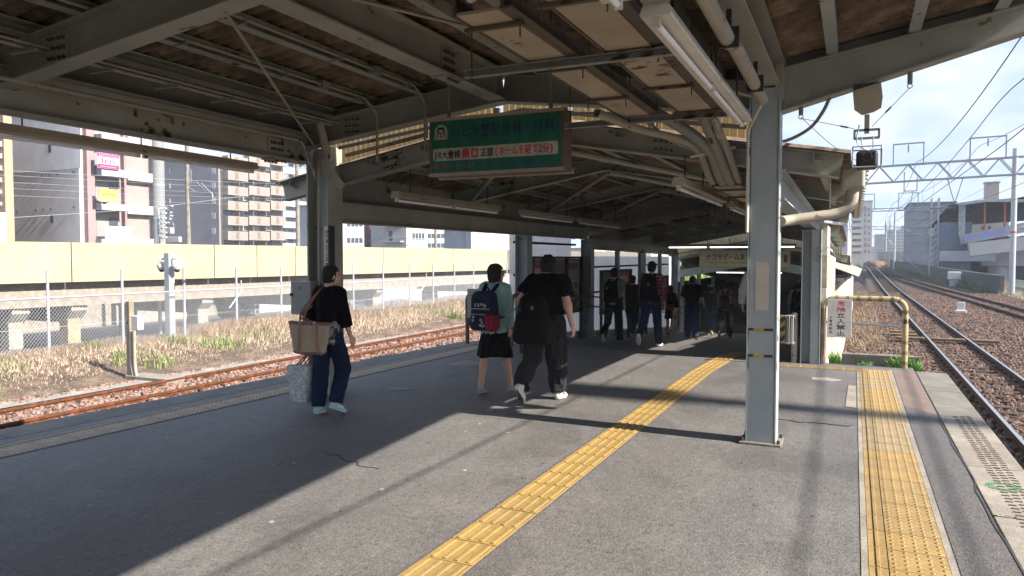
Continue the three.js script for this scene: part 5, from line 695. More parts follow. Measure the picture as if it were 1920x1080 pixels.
{ // orange neighbour at the left edge and the low grey box before it
  const o = block('apartment_building', 'orange-tan building cut by the left edge of the picture', -260, 13, 22, 130, 62, wallM(0.60, 0.40, 0.27), wallM(0.62, 0.42, 0.28)); for (let i = 0; i < 9; i++) o.frontBox('balcony_ledge', -60, 4, 250 + i * 22, 253 + i * 22, 0.5, whiteW, 0.5); o.frontBox('entrance_block', -120, 18, 404, 460, 2, wallM(0.55, 0.6, 0.66), 1.8);
  // the pink building with signs
  const b = block('apartment_building', 'grey and pink building with pink and yellow signs on its balconies', 16, 152, 282, 150, 66, gry, palePink), lightG = wallM(1.2, 1.17, 1.17);
  { const s = poly([[onF(16, 326, b.F).X, onF(16, 326, b.F).y], [onF(152, 315, b.F).X, onF(152, 315, b.F).y], [onF(152, 150, b.F).X, onF(152, 150, b.F).y], [onF(16, 150, b.F).X, onF(16, 150, b.F).y]]); mb().prism(s, 0.04, new THREE.Matrix4().makeTranslation(0, 0, -b.F + 0.002)).build('upper_cladding', lightG, b.t); }
  for (const [x, y] of [[94, 279], [98, 411]]) b.frontBox('window', x - 3, x + 3, y - 7, y + 7, 0.06, glass, 0.05); { for (const [x, y] of [[67, 329], [81, 328], [95, 327], [109, 326], [139, 322], [34, 395], [69, 393], [83, 392], [97, 391], [140, 388]]) b.frontBox('vent_hood', x - 1, x + 1, y - 1, y + 2, 0.12, M.dark, 0.12); }
  b.sideBox('pink_pier', 152, 174, 150, 470, 0.5, pink, 0.8); b.sideBox('pink_pier', 222, 233, 150, 470, 0.5, pink, 0.8);
  const dim = wallM(0.42, 0.38, 0.37); b.sideBox('recess_wall', 174, 222, 150, 470, 0.03, dim, 0.06);
  for (const [ya, yb] of [[315, 330], [381, 394], [448, 462], [252, 266]]) { b.sideBox('balcony_slab', 172, 223, ya, yb, 1.3, wallM(0.46, 0.45, 0.52), 1.4); }
  for (const y of [347, 412, 280]) { const w = b.sideBox('window', 204, 220, y - 4, y + 12, 0.09, glass, 0.05); }
  for (const [ya, yb] of [[321, 338], [384, 401], [447, 460], [256, 274]]) b.sideBox('white_band', 231, 287, ya, yb, 0.6, whiteW, 0.7);
  b.sideBox('corner_pier', 279, 290, 190, 470, 0.7, wallM(0.45, 0.44, 0.48), 0.8); b.sideBox('balcony_rail', 178, 225, 424, 450, 1.35, new THREE.MeshPhysicalMaterial({ color: lin(0.75, 0.8, 0.76), transmission: 0.4, roughness: 0.4, thickness: 0 }), 0.05); b.sideBox('balcony_rail', 173, 180, 352, 383, 1.3, wallM(0.45, 0.5, 0.46), 0.05); b.sideBox('balcony_rail', 173, 180, 290, 318, 1.3, wallM(0.45, 0.5, 0.46), 0.05);
  const sg = (label, p0, p1, ya, yb, draw) => { const q0 = onX(p0, ya, b.X + 1.35), q1 = onX(p1, yb, b.X + 1.35), w = q1.F - q0.F, h = q0.y - q1.y, s = thing('balcony_sign', label, 'sign', null, P(b.X + 1.42, (q0.y + q1.y) / 2, (q0.F + q1.F) / 2), Math.PI / 2); mb().box(0, 0, 0, w, h, 0.06).build('board', M.white, s); face('sign_face', w * 0.99, h * 0.98, canvasTex(256, 220, draw, 3, 0.05), s, new THREE.Vector3(0, 0, 0.033)); };
  sg('pink and white balcony sign reading Iris on the upper balcony', 181, 222, 285, 319, (c, w, h) => { c.fillStyle = '#b9b2b5'; c.fillRect(0, 0, w, h); c.fillStyle = '#a3245f'; c.fillRect(0, 0, w, 58); c.fillRect(0, 162, w, 58); c.fillStyle = '#b98fa3'; for (let i = 0; i < 9; i++) { c.fillRect(14 + i * 26, 12, 16, 14); c.fillRect(14 + i * 26, 36, 18, 12); c.fillRect(30 + i * 22, 186, 14, 16); } c.fillStyle = '#a01f58'; c.font = 'bold 104px serif'; c.fillText('Iris', 34, 148); });
  sg('pale yellow balcony sign on the lower balcony', 184, 220, 353, 380, (c, w, h) => { c.fillStyle = '#a9a04c'; c.fillRect(0, 0, w, h); c.fillStyle = '#b3ac66'; c.fillRect(0, 120, w, 100); c.strokeStyle = '#6d6a3c'; c.lineWidth = 6; c.beginPath(); c.arc(34, 34, 22, 0, 7); c.stroke(); c.fillStyle = '#5c5838'; for (let i = 0; i < 6; i++) c.fillRect(50 + i * 30, 84, 18, 26); });
  const sp = thing('stair_tower', 'tall pale grey round-cornered stair shaft beside the pink building', 'building', null, P(onX(299, 482, b.X + 0.6).X, 0, onX(299, 482, b.X + 0.6).F)); mb().cyl(new THREE.Vector3(0, GL, 0), new THREE.Vector3(0, 26, 0), 0.6, 0.6, 20).build('shaft', wallM(0.36, 0.365, 0.38), sp); for (let k = 0; k < 9; k++) mb().cyl(new THREE.Vector3(0, GL + k * 3.2, 0), new THREE.Vector3(0, GL + k * 3.2 + 0.12, 0), 0.62, 0.62, 20).build('ring', M.galv, sp);
}
{ // dark apartment block with tan balconies
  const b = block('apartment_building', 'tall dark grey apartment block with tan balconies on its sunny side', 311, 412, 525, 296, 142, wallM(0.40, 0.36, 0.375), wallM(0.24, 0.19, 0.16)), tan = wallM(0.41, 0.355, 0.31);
  for (let k = 0; k < 5; k++) { const y = 322 + k * 28.3; b.frontBox('window', 318, 320, y - 6, y + 3, 0.08, M.white, 0.05); b.frontBox('window', 398, 400, y - 8, y + 3, 0.08, M.white, 0.05); b.frontBox('window', 402, 404, y - 8, y + 3, 0.08, M.white, 0.05); }
  for (let k = -1; k < 6; k++) { const ya = 320 + k * 28.3; for (const [p0, p1] of [[416, 455], [456, 496], [497, 526]]) { const s = b.sideBox('balcony', p0 + 0.4, p1 - 0.4, ya, ya + 17, 1.5, tan, 1.5); mb().box(b.X + 1.52, onX(p0, ya + 8, b.X).y, (onX((p0 + p1) / 2, 482, b.X)).F, 0.04, 1.3, 0.8).build('slot_panel', wallM(0.30, 0.22, 0.18), s); } for (const [p0, p1] of [[420, 436], [444, 462], [470, 486], [494, 510]]) b.sideBox('window', p0, p1, ya + 17, ya + 27, 0.06, k % 2 ? wallM(0.45, 0.48, 0.5) : glass, 0.05); for (const p of [440, 466, 490]) b.sideBox('partition', p, p + 1.5, ya + 17, ya + 28, 1.2, wallM(0.24, 0.18, 0.15), 1.2); }
  for (const p of [413, 524]) b.sideBox('pier', p, p + 3, 296, 470, 0.4, tan, 0.4);
}
{ const b = block('apartment_building', 'blue-grey apartment block with long balconies seen behind the left post', 500, 522, 600, 345, 190, wallM(0.3, 0.3, 0.31), wallM(0.34, 0.36, 0.38)); for (let k = -4; k < 5; k++) { b.sideBox('balcony', 523, 600, 375 + k * 20.5, 386 + k * 20.5, 1.4, wallM(0.56, 0.57, 0.60), 1.4); for (const p of [526, 541, 556, 571]) b.sideBox('window', p, p + 9, 387 + k * 20.5, 394 + k * 20.5, 0.06, glass, 0.05); } }
{ const b = block('office_building', 'pale blue-grey ribbed building with a row of dark windows', 560, 628, 690, 385, 120, wallM(0.55, 0.58, 0.63), wallM(0.58, 0.62, 0.67)); for (const y of [424, 455]) for (let i = 0; i < 4; i++) { const w = b.sideBox('window', 651 + i * 7.5, 656.5 + i * 7.5, y - 9, y, 0.08, glass, 0.06); } for (let i = 0; i < 12; i++) b.sideBox('rib', 630 + i * 5, 630.8 + i * 5, 385, 470, 0.08, wallM(0.5, 0.53, 0.58), 0.06);
  const r = thing('sign_tower', 'narrow maroon slab between the blue-grey and the white building', 'building'); const q = at(691, 440, 108); mb().box(q.x, 4, -q.z, 0.9, 17, 0.9).build('shaft', wallM(0.17, 0.04, 0.05), r); mb().box(q.x, 12.7, -q.z, 1.2, 0.3, 1.2).build('cap', M.steelGrey, r); }
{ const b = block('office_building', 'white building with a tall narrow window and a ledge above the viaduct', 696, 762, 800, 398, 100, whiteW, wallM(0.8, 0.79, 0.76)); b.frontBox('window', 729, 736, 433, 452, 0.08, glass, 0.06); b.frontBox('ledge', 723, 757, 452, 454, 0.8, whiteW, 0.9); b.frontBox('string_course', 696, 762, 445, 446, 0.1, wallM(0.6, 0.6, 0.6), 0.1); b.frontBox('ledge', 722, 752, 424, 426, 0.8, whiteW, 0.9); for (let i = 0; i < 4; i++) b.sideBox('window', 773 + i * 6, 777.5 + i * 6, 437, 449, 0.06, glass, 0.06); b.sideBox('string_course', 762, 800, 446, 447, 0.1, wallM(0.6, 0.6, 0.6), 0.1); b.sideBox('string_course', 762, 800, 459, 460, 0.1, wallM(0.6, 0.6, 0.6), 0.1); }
{ const b = block('office_building', 'low grey building with banded windows behind the concrete pole', 790, 799, 838, 420, 130, gry, wallM(0.6, 0.6, 0.6)); for (const y of [438, 456, 420]) for (let i = 0; i < 4; i++) b.sideBox('window', 800 + i * 9, 807.5 + i * 9, y, y + 8, 0.06, glass, 0.06); }
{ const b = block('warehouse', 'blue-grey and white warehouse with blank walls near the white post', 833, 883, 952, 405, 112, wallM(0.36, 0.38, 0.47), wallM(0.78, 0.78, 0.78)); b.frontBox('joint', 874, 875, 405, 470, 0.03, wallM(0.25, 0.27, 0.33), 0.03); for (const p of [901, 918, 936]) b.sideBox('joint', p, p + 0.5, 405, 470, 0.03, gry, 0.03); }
{ const b = block('house', 'small tan house far beyond the end of the viaduct parapet', 946, 951, 975, 436, 160, wallM(0.5, 0.44, 0.34), wallM(0.6, 0.52, 0.36)); for (let i = 0; i < 3; i++) b.sideBox('window', 955 + i * 6, 959 + i * 6, 446, 452, 0.05, glass, 0.05); }
{ const b = block('apartment_building', 'row of pale roofs and tanks glimpsed over the corrugated wall', 1000, 1090, 1260, 466, 210, wallM(0.62, 0.6, 0.58), wallM(0.66, 0.65, 0.63)); for (let i = 0; i < 8; i++) b.sideBox('window', 1100 + i * 18, 1110 + i * 18, 471, 476, 0.06, glass, 0.06); for (const p of [1106, 1140, 1172]) { const q = onX(p, 462, b.X - 3); mb().cyl(P(q.X, b.top, q.F), P(q.X, b.top + 1.3, q.F), 0.8, 0.8, 14).build('water_tank', M.white, b.t); } }
// poles and lines on the left
function pole(label, px, d, yTop, r, m) { const q = at(px, 482, d), t = thing('utility_pole', label, 'pole', null, P(q.x, 0, -q.z)); const top = at(px, yTop, d).y; mb().cyl(new THREE.Vector3(0, GL, 0), new THREE.Vector3(0, top, 0), r, r * 0.75, 12).build('shaft', m, t); return { t, top, X: q.x, F: -q.z }; }
const conc = std(lin(0.34, 0.315, 0.28), { map: texConcrete });
{ const p = pole('tall concrete catenary pole before the dark apartment block', 354, 58, 270, 0.2, conc), g = mb(), V = (x, y) => new THREE.Vector3(x, y, 0), y = at(354, 345, 58).y; g.cyl(V(0, y), V(1.1, y + 0.1), 0.03, 0.03, 6); g.cyl(V(0, y - 0.2), V(1.0, y - 0.7), 0.025, 0.025, 6); g.cyl(V(1.0, y - 0.7), V(1.5, y), 0.025, 0.025, 6); g.cyl(V(1.0, y + 0.1), V(1.9, y - 0.6), 0.025, 0.025, 6); g.cyl(V(1.5, y), V(2.3, y - 0.65), 0.025, 0.025, 6); g.tube([V(1.8, y - 0.6), V(2.3, y - 0.65), V(2.6, y - 0.9), V(2.65, y - 1.4)], 0.03, 6, 12); g.cyl(V(0.4, y + 0.1), V(0.4, y + 1.1), 0.02, 0.02, 6); g.build('bracket_arm', M.galv, p.t); }
pole('grey utility pole between the two apartment blocks', 559, 75, 225, 0.24, conc); pole('concrete pole in front of the banded grey building', 817, 85, 418, 0.2, conc);
{ const p = pole('steel pole hung with insulators and a transformer beside the stair shaft', 298, 52, 390, 0.13, M.galv), g = mb(), k = mb(), r = rng(71); for (let i = 0; i < 7; i++) { const y = at(298, 395 + i * 9, 52).y; g.cyl(new THREE.Vector3(0, y, 0), new THREE.Vector3(1.1, y + 0.1, 0.3), 0.02, 0.02, 5); g.cyl(new THREE.Vector3(0, y - 0.25, 0), new THREE.Vector3(0.7, y, 0.2), 0.015, 0.015, 5); for (let j = 0; j < 2; j++) k.ball(new THREE.Vector3(0.5 + j * 0.5, y + 0.12, 0.2), 0.07, 8, 6); } for (let i = 0; i < 6; i++) { const y = at(298, 388 + i * 6, 52).y; k.ball(new THREE.Vector3(1.0 + r() * 0.6, y, 0.1), 0.09, 8, 6, 1.4, 0.8, 1); g.cyl(new THREE.Vector3(0.9, y, 0.1), new THREE.Vector3(1.7, y - 0.2, 0.1), 0.015, 0.015, 5); } g.build('cross_arms', M.galv, p.t); k.build('insulators', M.white, p.t); mb().rbox(1.05, at(298, 433, 52).y, 0.1, 0.42, 0.42, 0.35, 0.05).build('transformer', M.white, p.t); mb().tube([new THREE.Vector3(1.1, at(298, 424, 52).y, 0.1), new THREE.Vector3(1.5, at(298, 418, 52).y, 0.1), new THREE.Vector3(1.6, at(298, 430, 52).y, 0.1), new THREE.Vector3(1.35, at(298, 440, 52).y, 0.1)], 0.02, 6, 12).build('jumper_cable', M.galv, p.t); }
{ const lw = std(lin(0.34, 0.34, 0.35), { roughness: 0.5 }); let i = 0; for (const [y0, y1, r, d0, d1] of [[318, 347, 0.012, 48, 90], [327, 357, 0.009, 48, 90], [340, 368, 0.009, 48, 90], [352, 373, 0.008, 48, 90], [365, 385, 0.008, 48, 90], [411, 366, 0.015, 50, 66]]) { const a = at(-20, y0, d0), b = at(i === 5 ? 470 : 700, y1, d1), c = a.clone().lerp(b, 0.5); c.y -= 0.25; mb().tube([a, c, b], r, 4, 20).solo('overhead_wire', lw, ['topmost thin wire crossing before the pink building', 'second thin wire from the top before the pink building', 'third thin wire down before the pink building', 'fourth thin wire down before the pink building', 'fifth and lowest of the level thin wires before the pink building', 'thicker wire slanting up to the catenary bracket on the concrete pole'][i++], 'wire'); } }
mb().rbox(at(327, 449, 60).x, at(327, 449, 60).y, -at(327, 449, 60).z, 1.35, 0.42, 0.3, 0.03).solo('white_panel', M.white, 'small white panel on the parapet beside the concrete catenary pole', 'panel');
// ---------- the right side: masts, gantries, wires, buildings ----------
{
  const st = M.galv, dk = std(lin(0.30, 0.33, 0.37), { roughness: 0.5, metalness: 0.2 });
  function gantry(label, F, X0, X1, yb, h, tilt, full) {
    const t = thing('catenary_gantry', label, 'gantry'), y = (X) => yb + tilt * X; const n = Math.round((X1 - X0) / 0.95);
    for (const z of full ? [-0.3, 0.3] : [0]) { mb().bar(P(X0, y(X0), F + z), P(X1, y(X1), F + z), 0.1, 0.1).build('chord', dk, t); mb().bar(P(X0, y(X0) + h, F + z), P(X1, y(X1) + h, F + z), 0.1, 0.1).build('chord', dk, t); for (let i = 0; i < n; i++) { const a = lerp(X0, X1, i / n), b = lerp(X0, X1, (i + 1) / n); mb().bar(i % 2 ? P(a, y(a) + h, F + z) : P(a, y(a), F + z), i % 2 ? P(b, y(b), F + z) : P(b, y(b) + h, F + z), 0.065, 0.065).build('lattice_bar', dk, t); } }
    return t;
  }
  const g1 = gantry('nearest steel lattice gantry spanning the tracks', 63, -7, 17, 7.25, 1.22, 0.028, true);
  for (const [x, w] of [[3.55, 2.0], [8.6, 2.2]]) { const f = mb(), y = 8.47 + 0.028 * x; f.bar(P(x - w / 2, y, 63), P(x - w / 2, y + 1.55, 63), 0.08, 0.08, new THREE.Vector3(0, 0, 1)); f.bar(P(x + w / 2, y, 63), P(x + w / 2, y + 1.55, 63), 0.08, 0.08, new THREE.Vector3(0, 0, 1)); f.bar(P(x - w / 2 - 0.05, y + 1.55, 63), P(x + w / 2 + 0.05, y + 1.6, 63), 0.1, 0.1); f.build('top_frame', dk, g1); const k = mb(); k.cyl(P(x, y + 1.5, 63), P(x, y + 0.9, 63), 0.03, 0.03, 6); for (let i = 0; i < 4; i++) k.cyl(P(x, y + 1.0 + i * 0.12, 63), P(x, y + 1.04 + i * 0.12, 63), 0.08, 0.08, 8); k.build('insulator', M.steelGrey, g1); }
  { const v = mb(); v.bar(P(6.1, 7.4, 62.9), P(6.6, 5.6, 62.9), 0.06, 0.06); v.bar(P(7.1, 7.43, 62.9), P(6.6, 5.6, 62.9), 0.06, 0.06); v.build('v_hanger', dk, g1); const k = mb(); for (let i = 0; i < 5; i++) k.cyl(P(6.6, 5.55 - i * 0.09, 62.9), P(6.6, 5.5 - i * 0.09, 62.9), 0.09, 0.09, 8); for (let i = 0; i < 8; i++) k.cyl(P(5.1 + i * 0.14, 5.25, 62.9), P(5.15 + i * 0.14, 5.25, 62.9), 0.07, 0.07, 8); k.build('insulator', M.brownSteel, g1); const a = mb(); a.cyl(P(2.9, 5.2, 62.9), P(6.5, 5.28, 62.9), 0.035, 0.035, 6); a.pipe([P(3.3, 8.0, 62.8), P(3.3, 6.6, 62.8), P(4.15, 6.6, 62.8), P(4.15, 7.6, 62.8)], 0.04, 6); a.cyl(P(3.9, 6.6, 62.8), P(3.7, 5.25, 62.8), 0.03, 0.03, 6); a.build('bracket_arm', dk, g1); }
  const g2 = gantry('second steel gantry farther along the tracks', 108, -4, 10.5, 7.6, 0.35, 0.01, false); for (const x of [1.2, 6.2]) { const f = mb(); f.bar(P(x - 1.1, 7.9, 108), P(x - 1.1, 9.9, 108), 0.1, 0.1, new THREE.Vector3(0, 0, 1)); f.bar(P(x + 1.1, 7.9, 108), P(x + 1.1, 9.9, 108), 0.1, 0.1, new THREE.Vector3(0, 0, 1)); f.bar(P(x - 1.15, 9.9, 108), P(x + 1.15, 9.9, 108), 0.1, 0.1); f.build('top_frame', dk, g2); }
  gantry('third steel gantry, thin in the haze', 165, -5, 9, 7.2, 0.6, 0, false); gantry('fourth and farthest steel gantry in the haze', 230, -6, 8, 7.2, 0.6, 0, false);
  const mast = (label, X, F, y1, r) => { const t = thing('catenary_mast', label, 'mast', null, P(X, 0, F)); mb().cyl(new THREE.Vector3(0, -1.2, 0), new THREE.Vector3(0, y1, 0), r, r * 0.9, 16).build('tube', M.galv, t); mb().cyl(new THREE.Vector3(0, -1.2, 0), new THREE.Vector3(0, -0.9, 0), r * 1.6, r * 1.6, 16).build('footing', M.concrete, t); return t; };
  { const m = mast('tall shiny steel mast with a red band by the mint fence', 10.3, 63.2, 9.4, 0.2); mb().cyl(new THREE.Vector3(0, 3.4, 0), new THREE.Vector3(0, 3.52, 0), 0.205, 0.205, 16).build('red_band', std(lin(0.5, 0.08, 0.05)), m); const g = mb(); for (const y of [3.1, 3.75]) g.pipe([new THREE.Vector3(0.15, y, 0), new THREE.Vector3(0.6, y + 0.12, 0), new THREE.Vector3(0.85, y - 0.05, 0)], 0.035, 6); g.build('bracket', M.galv, m); }
  mast('steel mast carrying the left end of the nearest gantry', -7, 63.3, 8.6, 0.2);
  { // tall mast beyond the frame on the sunny side: it throws the broad soft band of shade across the platform
    const m = mast('tall lighting mast standing off to the right of the tracks', 34, 7.55, 27, 0.25); mb().box(0, 26.6, 0, 2.2, 0.5, 0.9).build('lamp_head', M.steelGrey, m); }
  const lat = (label, X, F, y1, w) => { const t = thing('lattice_mast', label, 'mast', null, P(X, 0, F)); for (const sx of [-1, 1]) for (const sz of [-1, 1]) mb().bar(new THREE.Vector3(sx * w, -1.2, sz * w), new THREE.Vector3(sx * w * 0.8, y1, sz * w * 0.8), 0.09, 0.09, new THREE.Vector3(0, 0, 1)).build('corner_bar', M.galv, t); for (let y = -1; y < y1 - 0.6; y += 0.7) { const g = mb(); for (const sz of [-1, 1]) { g.bar(new THREE.Vector3(-w, y, sz * w), new THREE.Vector3(w, y + 0.7, sz * w), 0.05, 0.05); g.bar(new THREE.Vector3(sz * w, y, -w), new THREE.Vector3(sz * w, y + 0.7, w), 0.05, 0.05); } g.build('lattice_bar', M.galv, t); } return t; };
  { const t = lat('white lattice mast before the grey station building', 8.0, 94, 8.2, 0.42), g = mb(); g.cyl(new THREE.Vector3(0, 3.6, 0), new THREE.Vector3(-3.8, 5.1, 0), 0.05, 0.05, 6); g.cyl(new THREE.Vector3(0, 3.0, 0), new THREE.Vector3(2, 3.5, 0), 0.04, 0.04, 6); g.cyl(new THREE.Vector3(0, 2.6, 0), new THREE.Vector3(2, 2.9, 0), 0.04, 0.04, 6); g.build('bracket_arm', M.galv, t); mb().cyl(new THREE.Vector3(-0.3, -1, 0), new THREE.Vector3(-4.6, 3.6, 2), 0.03, 0.03, 5).build('guy_wire', M.white, t); }
  lat('thin lattice mast far down the line', 5.4, 150, 8.4, 0.4); lat('farther lattice mast beside the white apartment blocks', 3.4, 205, 8, 0.45);
  for (const [X, F, lb] of [[-2.6, 150, 'far thin mast left of the line'], [-3, 200, 'farthest thin mast left of the line'], [5.6, 128, 'far steel mast beside the white apartments'], [6.2, 180, 'distant steel mast on the right of the line']]) mast(lb, X, F, 8.6, 0.17);
  // contact wires and feeders
  const wires = [['contact wire over the near track', 2.8, 4.2, 0.012, 0], ['catenary wire above the contact wire of the near track', 2.8, 5.3, 0.012, 0.55], ['contact wire over the second track', 6.6, 4.3, 0.012, 0], ['catenary wire above the second track', 6.6, 5.5, 0.012, 0.6], ['thick feeder cable high on the right', 4.3, 8.7, 0.022, 0.8], ['second feeder cable high on the right', 8.6, 9.7, 0.018, 0.7], ['thin earth wire on the far right', 9.7, 7.2, 0.01, 0.4]];
  const st2 = [-20, 20, 63, 108, 165, 230]; for (const [lb, X, y, r, sag] of wires) { const pts = []; for (let i = 0; i + 1 < st2.length; i++) for (let k = 0; k < 10; k++) { const u = k / 10; pts.push(P(X - (X > 5 ? 2.4 * sstep(45, 128, lerp(st2[i], st2[i + 1], u)) : 0) + (i % 2 ? 0.2 - 0.4 * u : -0.2 + 0.4 * u), y - sag * 4 * u * (1 - u), lerp(st2[i], st2[i + 1], u))); } pts.push(P(X, y, 230)); mb().tube(pts, r, 5, 160).solo('overhead_wire', M.wire, lb, 'wire'); }
  { const t = thing('wire_droppers', 'thin vertical droppers between the wires of the near track', 'wire'); const g = mb(); for (let i = 0; i < 3; i++) for (let k = 1; k < 9; k++) { const u = k / 9, F = lerp(st2[i], st2[i + 1], u), X = 2.8 + (i % 2 ? 0.2 - 0.4 * u : -0.2 + 0.4 * u); g.cyl(P(X, 4.2, F), P(X, 5.3 - 0.55 * 4 * u * (1 - u), F), 0.005, 0.005, 4); } const m = g.build('dropper', M.wire, t); m.userData.kind = 'stuff'; }
  // retaining wall, mint fence, signal things
  const wl = (F) => 10.9 - 4.8 * sstep(45, 128, F);
  const rw = thing('retaining_wall', 'dark grey concrete retaining wall beyond the second track', 'wall'); for (let F = 66; F < 150; F += 6) mb().bar(P(wl(F), trackRise(F) + 0.35, F + 0.03), P(wl(F + 6), trackRise(F + 6) + 0.35, F + 5.97), 0.3, 1.7).build('panel', std(lin(0.12, 0.115, 0.11), { map: texConcrete }), rw);
  const mint = std(lin(0.42, 0.60, 0.53), { map: texPaint }), fe = thing('mint_fence', 'mint green railing with lower panels along the far side of the tracks', 'fence'); for (let i = 0; i < 16; i++) { const F = 44 + i * 2, X = 12.2; mb().box(X, -0.7, F, 0.08, 1.0, 0.08).build('post', mint, fe); mb().box(X, -0.98, F + 1, 0.05, 0.42, 1.9).build('lower_panel', mint, fe); for (const y of [-0.22, -0.74]) mb().box(X, y, F + 1, 0.06, 0.06, 1.9).build('rail', M.white, fe); for (const q of [0.66, 1.33]) mb().box(X, -0.48, F + q, 0.04, 0.5, 0.04).build('bar', mint, fe); }
  { const t = thing('signal_box', 'small white signal cabinet on a pedestal by the retaining wall', 'cabinet', null, P(8.3, -1.1, 78)); mb().rbox(0, 1.1, 0, 1.0, 0.7, 0.6, 0.05).build('cabinet', M.white, t); mb().rbox(0, 0.4, 0, 0.7, 0.8, 0.4, 0.03).build('pedestal', M.galv, t); const k = thing('track_marker', 'little white marker post on the stones between the tracks', 'marker', null, P(4.9, -1.1, 43)); mb().rbox(0, 0.32, 0, 0.34, 0.42, 0.1, 0.02).build('plate', M.white, k); mb().rbox(0, 0.05, 0, 0.5, 0.16, 0.3, 0.03).build('foot', M.white, k); const rr = thing('warning_marker', 'small red and white marker before the mint fence', 'marker', null, P(11.2, -1.1, 56)); mb().rbox(0, 0.75, 0, 0.5, 0.5, 0.08, 0.03).build('plate', M.white, rr); mb().cyl(new THREE.Vector3(0, 0.5, 0.02), new THREE.Vector3(0, 0.1, 0.1), 0.25, 0.02, 3).build('red_triangle', std(lin(0.55, 0.08, 0.1)), rr); }
  // timber boards over the rails and black hoses beside them
  { const t = thing('crossing_boards', 'pale yellow-edged boards laid across the near track', 'boards'); for (const [F, x0, x1] of [[27.5, 1.3, 4.2], [28.6, 1.2, 2.0], [29.7, 1.2, 2.0]]) for (const [a, b] of [[x0, Math.min(x1, 2.14)], [2.34, 3.26], [3.46, x1]]) if (b - a > 0.2 && b <= x1 + 0.01) mb().rbox((a + b) / 2, -0.98, F, b - a, 0.09, 0.28, 0.02).build('board', std(lin(0.30, 0.255, 0.15), { map: texRust }), t);
    for (const [i, o] of [[0, 0], [1, 0.5]]) mb().tube([P(-0.1, -1.02 - o * 0.1, 20.5 + o), P(0.3, -1.03, 20 + o), P(0.8, -0.95, 20.3 + o * 1.4), P(1.3, -1.0, 21.5 + o)], 0.05, 8, 24).solo('black_hose', M.dark, ['black hose lying on the stones behind the striped barrier', 'second black hose curling behind the striped barrier'][i], 'hose'); }
  // station building of the other line
  const blue = wallM(0.33, 0.37, 0.43), blueD = wallM(0.22, 0.28, 0.37);
  { const b = block('station_building', 'grey-blue panelled station block with horizontal joints right of the tracks', 1704, 1790, 1793, 380, 112, blue, blueD, { y0: -1.3 }); b.frontBox('lower_wing', 1700, 1735, 396, 520, 0.4, wallM(0.40, 0.43, 0.49), 0.4); for (let k = 0; k < 9; k++) b.frontBox('joint', 1700, 1790, 396 + k * 15, 396.6 + k * 15, 0.44, wallM(0.27, 0.3, 0.36), 0.03); b.frontBox('window', 1740, 1782, 428, 444, 0.15, wallM(0.55, 0.57, 0.6), 0.1); for (let i = 0; i < 5; i++) b.frontBox('window', 1755 + i * 6, 1759 + i * 6, 429, 436, 0.2, glass, 0.05); }
  { const F = 92, y = (py) => onF(1850, py, F).y, t = thing('elevated_station', 'elevated station with a dark curved roof and white girders at the right edge', 'station'), x = (px) => onF(px, 482, F).X; const X0 = x(1800), X1 = x(1800) + 30;
    const dark = std(lin(0.035, 0.035, 0.038), { roughness: 0.8 }); part('roof', sheet(14, 6, (u, v) => P(lerp(X0 - 1, X1, u), y(381) + 1.1 * Math.sin(u * 2.4) - 1.7 * v, F + v * 26)), dark, t); const line = (n, m, p1, y1, p2, y2, w, h, off, par2) => { const a = onF(p1, y1, F), b = onF(p2, y2, F); return mb().bar(P(a.X, a.y, F + off), P(b.X, b.y, F + off), w, h).build(n, m, t); };
    line('roof_edge', M.steelPale, 1796, 383, 1850, 376, 0.3, 0.28, 0); line('roof_edge', M.steelPale, 1850, 376, 1985, 377, 0.3, 0.28, 0);
    for (const px of [1803, 1846, 1884]) mb().box(x(px), (y(380) + y(440)) / 2, F + 0.6, px === 1803 ? 0.6 : 0.16, y(380) - y(440), 0.3).build('roof_post', px === 1803 ? M.steelPale : std(lin(0.40, 0.10, 0.06)), t);
    line('parapet', wallM(0.42, 0.42, 0.45), 1799, 450, 1985, 414, 0.3, 1.0, -0.2);
    const q = rng(14); for (let i = 0; i < 13; i++) { const p = 1808 + i * 6, a = onF(p, 450 - (p - 1799) * 0.194, F); mb().box(a.X + 0.1, a.y + (q() - 0.5) * 0.2, F - 0.37, 0.16 + q() * 0.22, 0.3 + q() * 0.35, 0.02).build('blue_letter', std(lin(0.17, 0.22, 0.45)), t); }
    line('girder', wallM(0.66, 0.66, 0.67), 1815, 468, 1985, 449, 1.2, 1.35, -0.5); mb().box(x(1812), y(480), F - 0.4, 5, 1.1, 1.2).build('pier_cap', wallM(0.45, 0.48, 0.53), t); mb().box(x(1885), y(483), F + 1.5, 4.2, 1.7, 2.6).build('pier_cap', wallM(0.5, 0.51, 0.53), t); mb().cyl(P(x(1880), -1.2, F + 1.5), P(x(1880), y(490), F + 1.5), 1.1, 1.1, 20).build('pillar', wallM(0.50, 0.50, 0.52), t); mb().box(X0 + 17, 1, F + 5, 32, 5, 0.4).build('rear_wall', wallM(0.14, 0.17, 0.23), t); mb().box(x(1793), (y(415) - 1.2) / 2, F + 4, 3, y(415) + 1.2, 6).build('side_wall', blueD, t);
    mb().box((X0 + X1) / 2 + 1, y(452), F + 9, X1 - X0, 1, 17).build('platform_deck', M.concreteDark, t); }
  { const b = block('apartment_building', 'tan building with small windows under the dark station roof', 1826, 1890, 1893, 398, 128, wallM(0.50, 0.46, 0.40), gry, { y0: -1 }); for (const [p, q] of [[1840, 428], [1852, 428], [1868, 432]]) b.frontBox('window', p, p + 6, q - 4, q + 3, 0.08, glass, 0.05); }
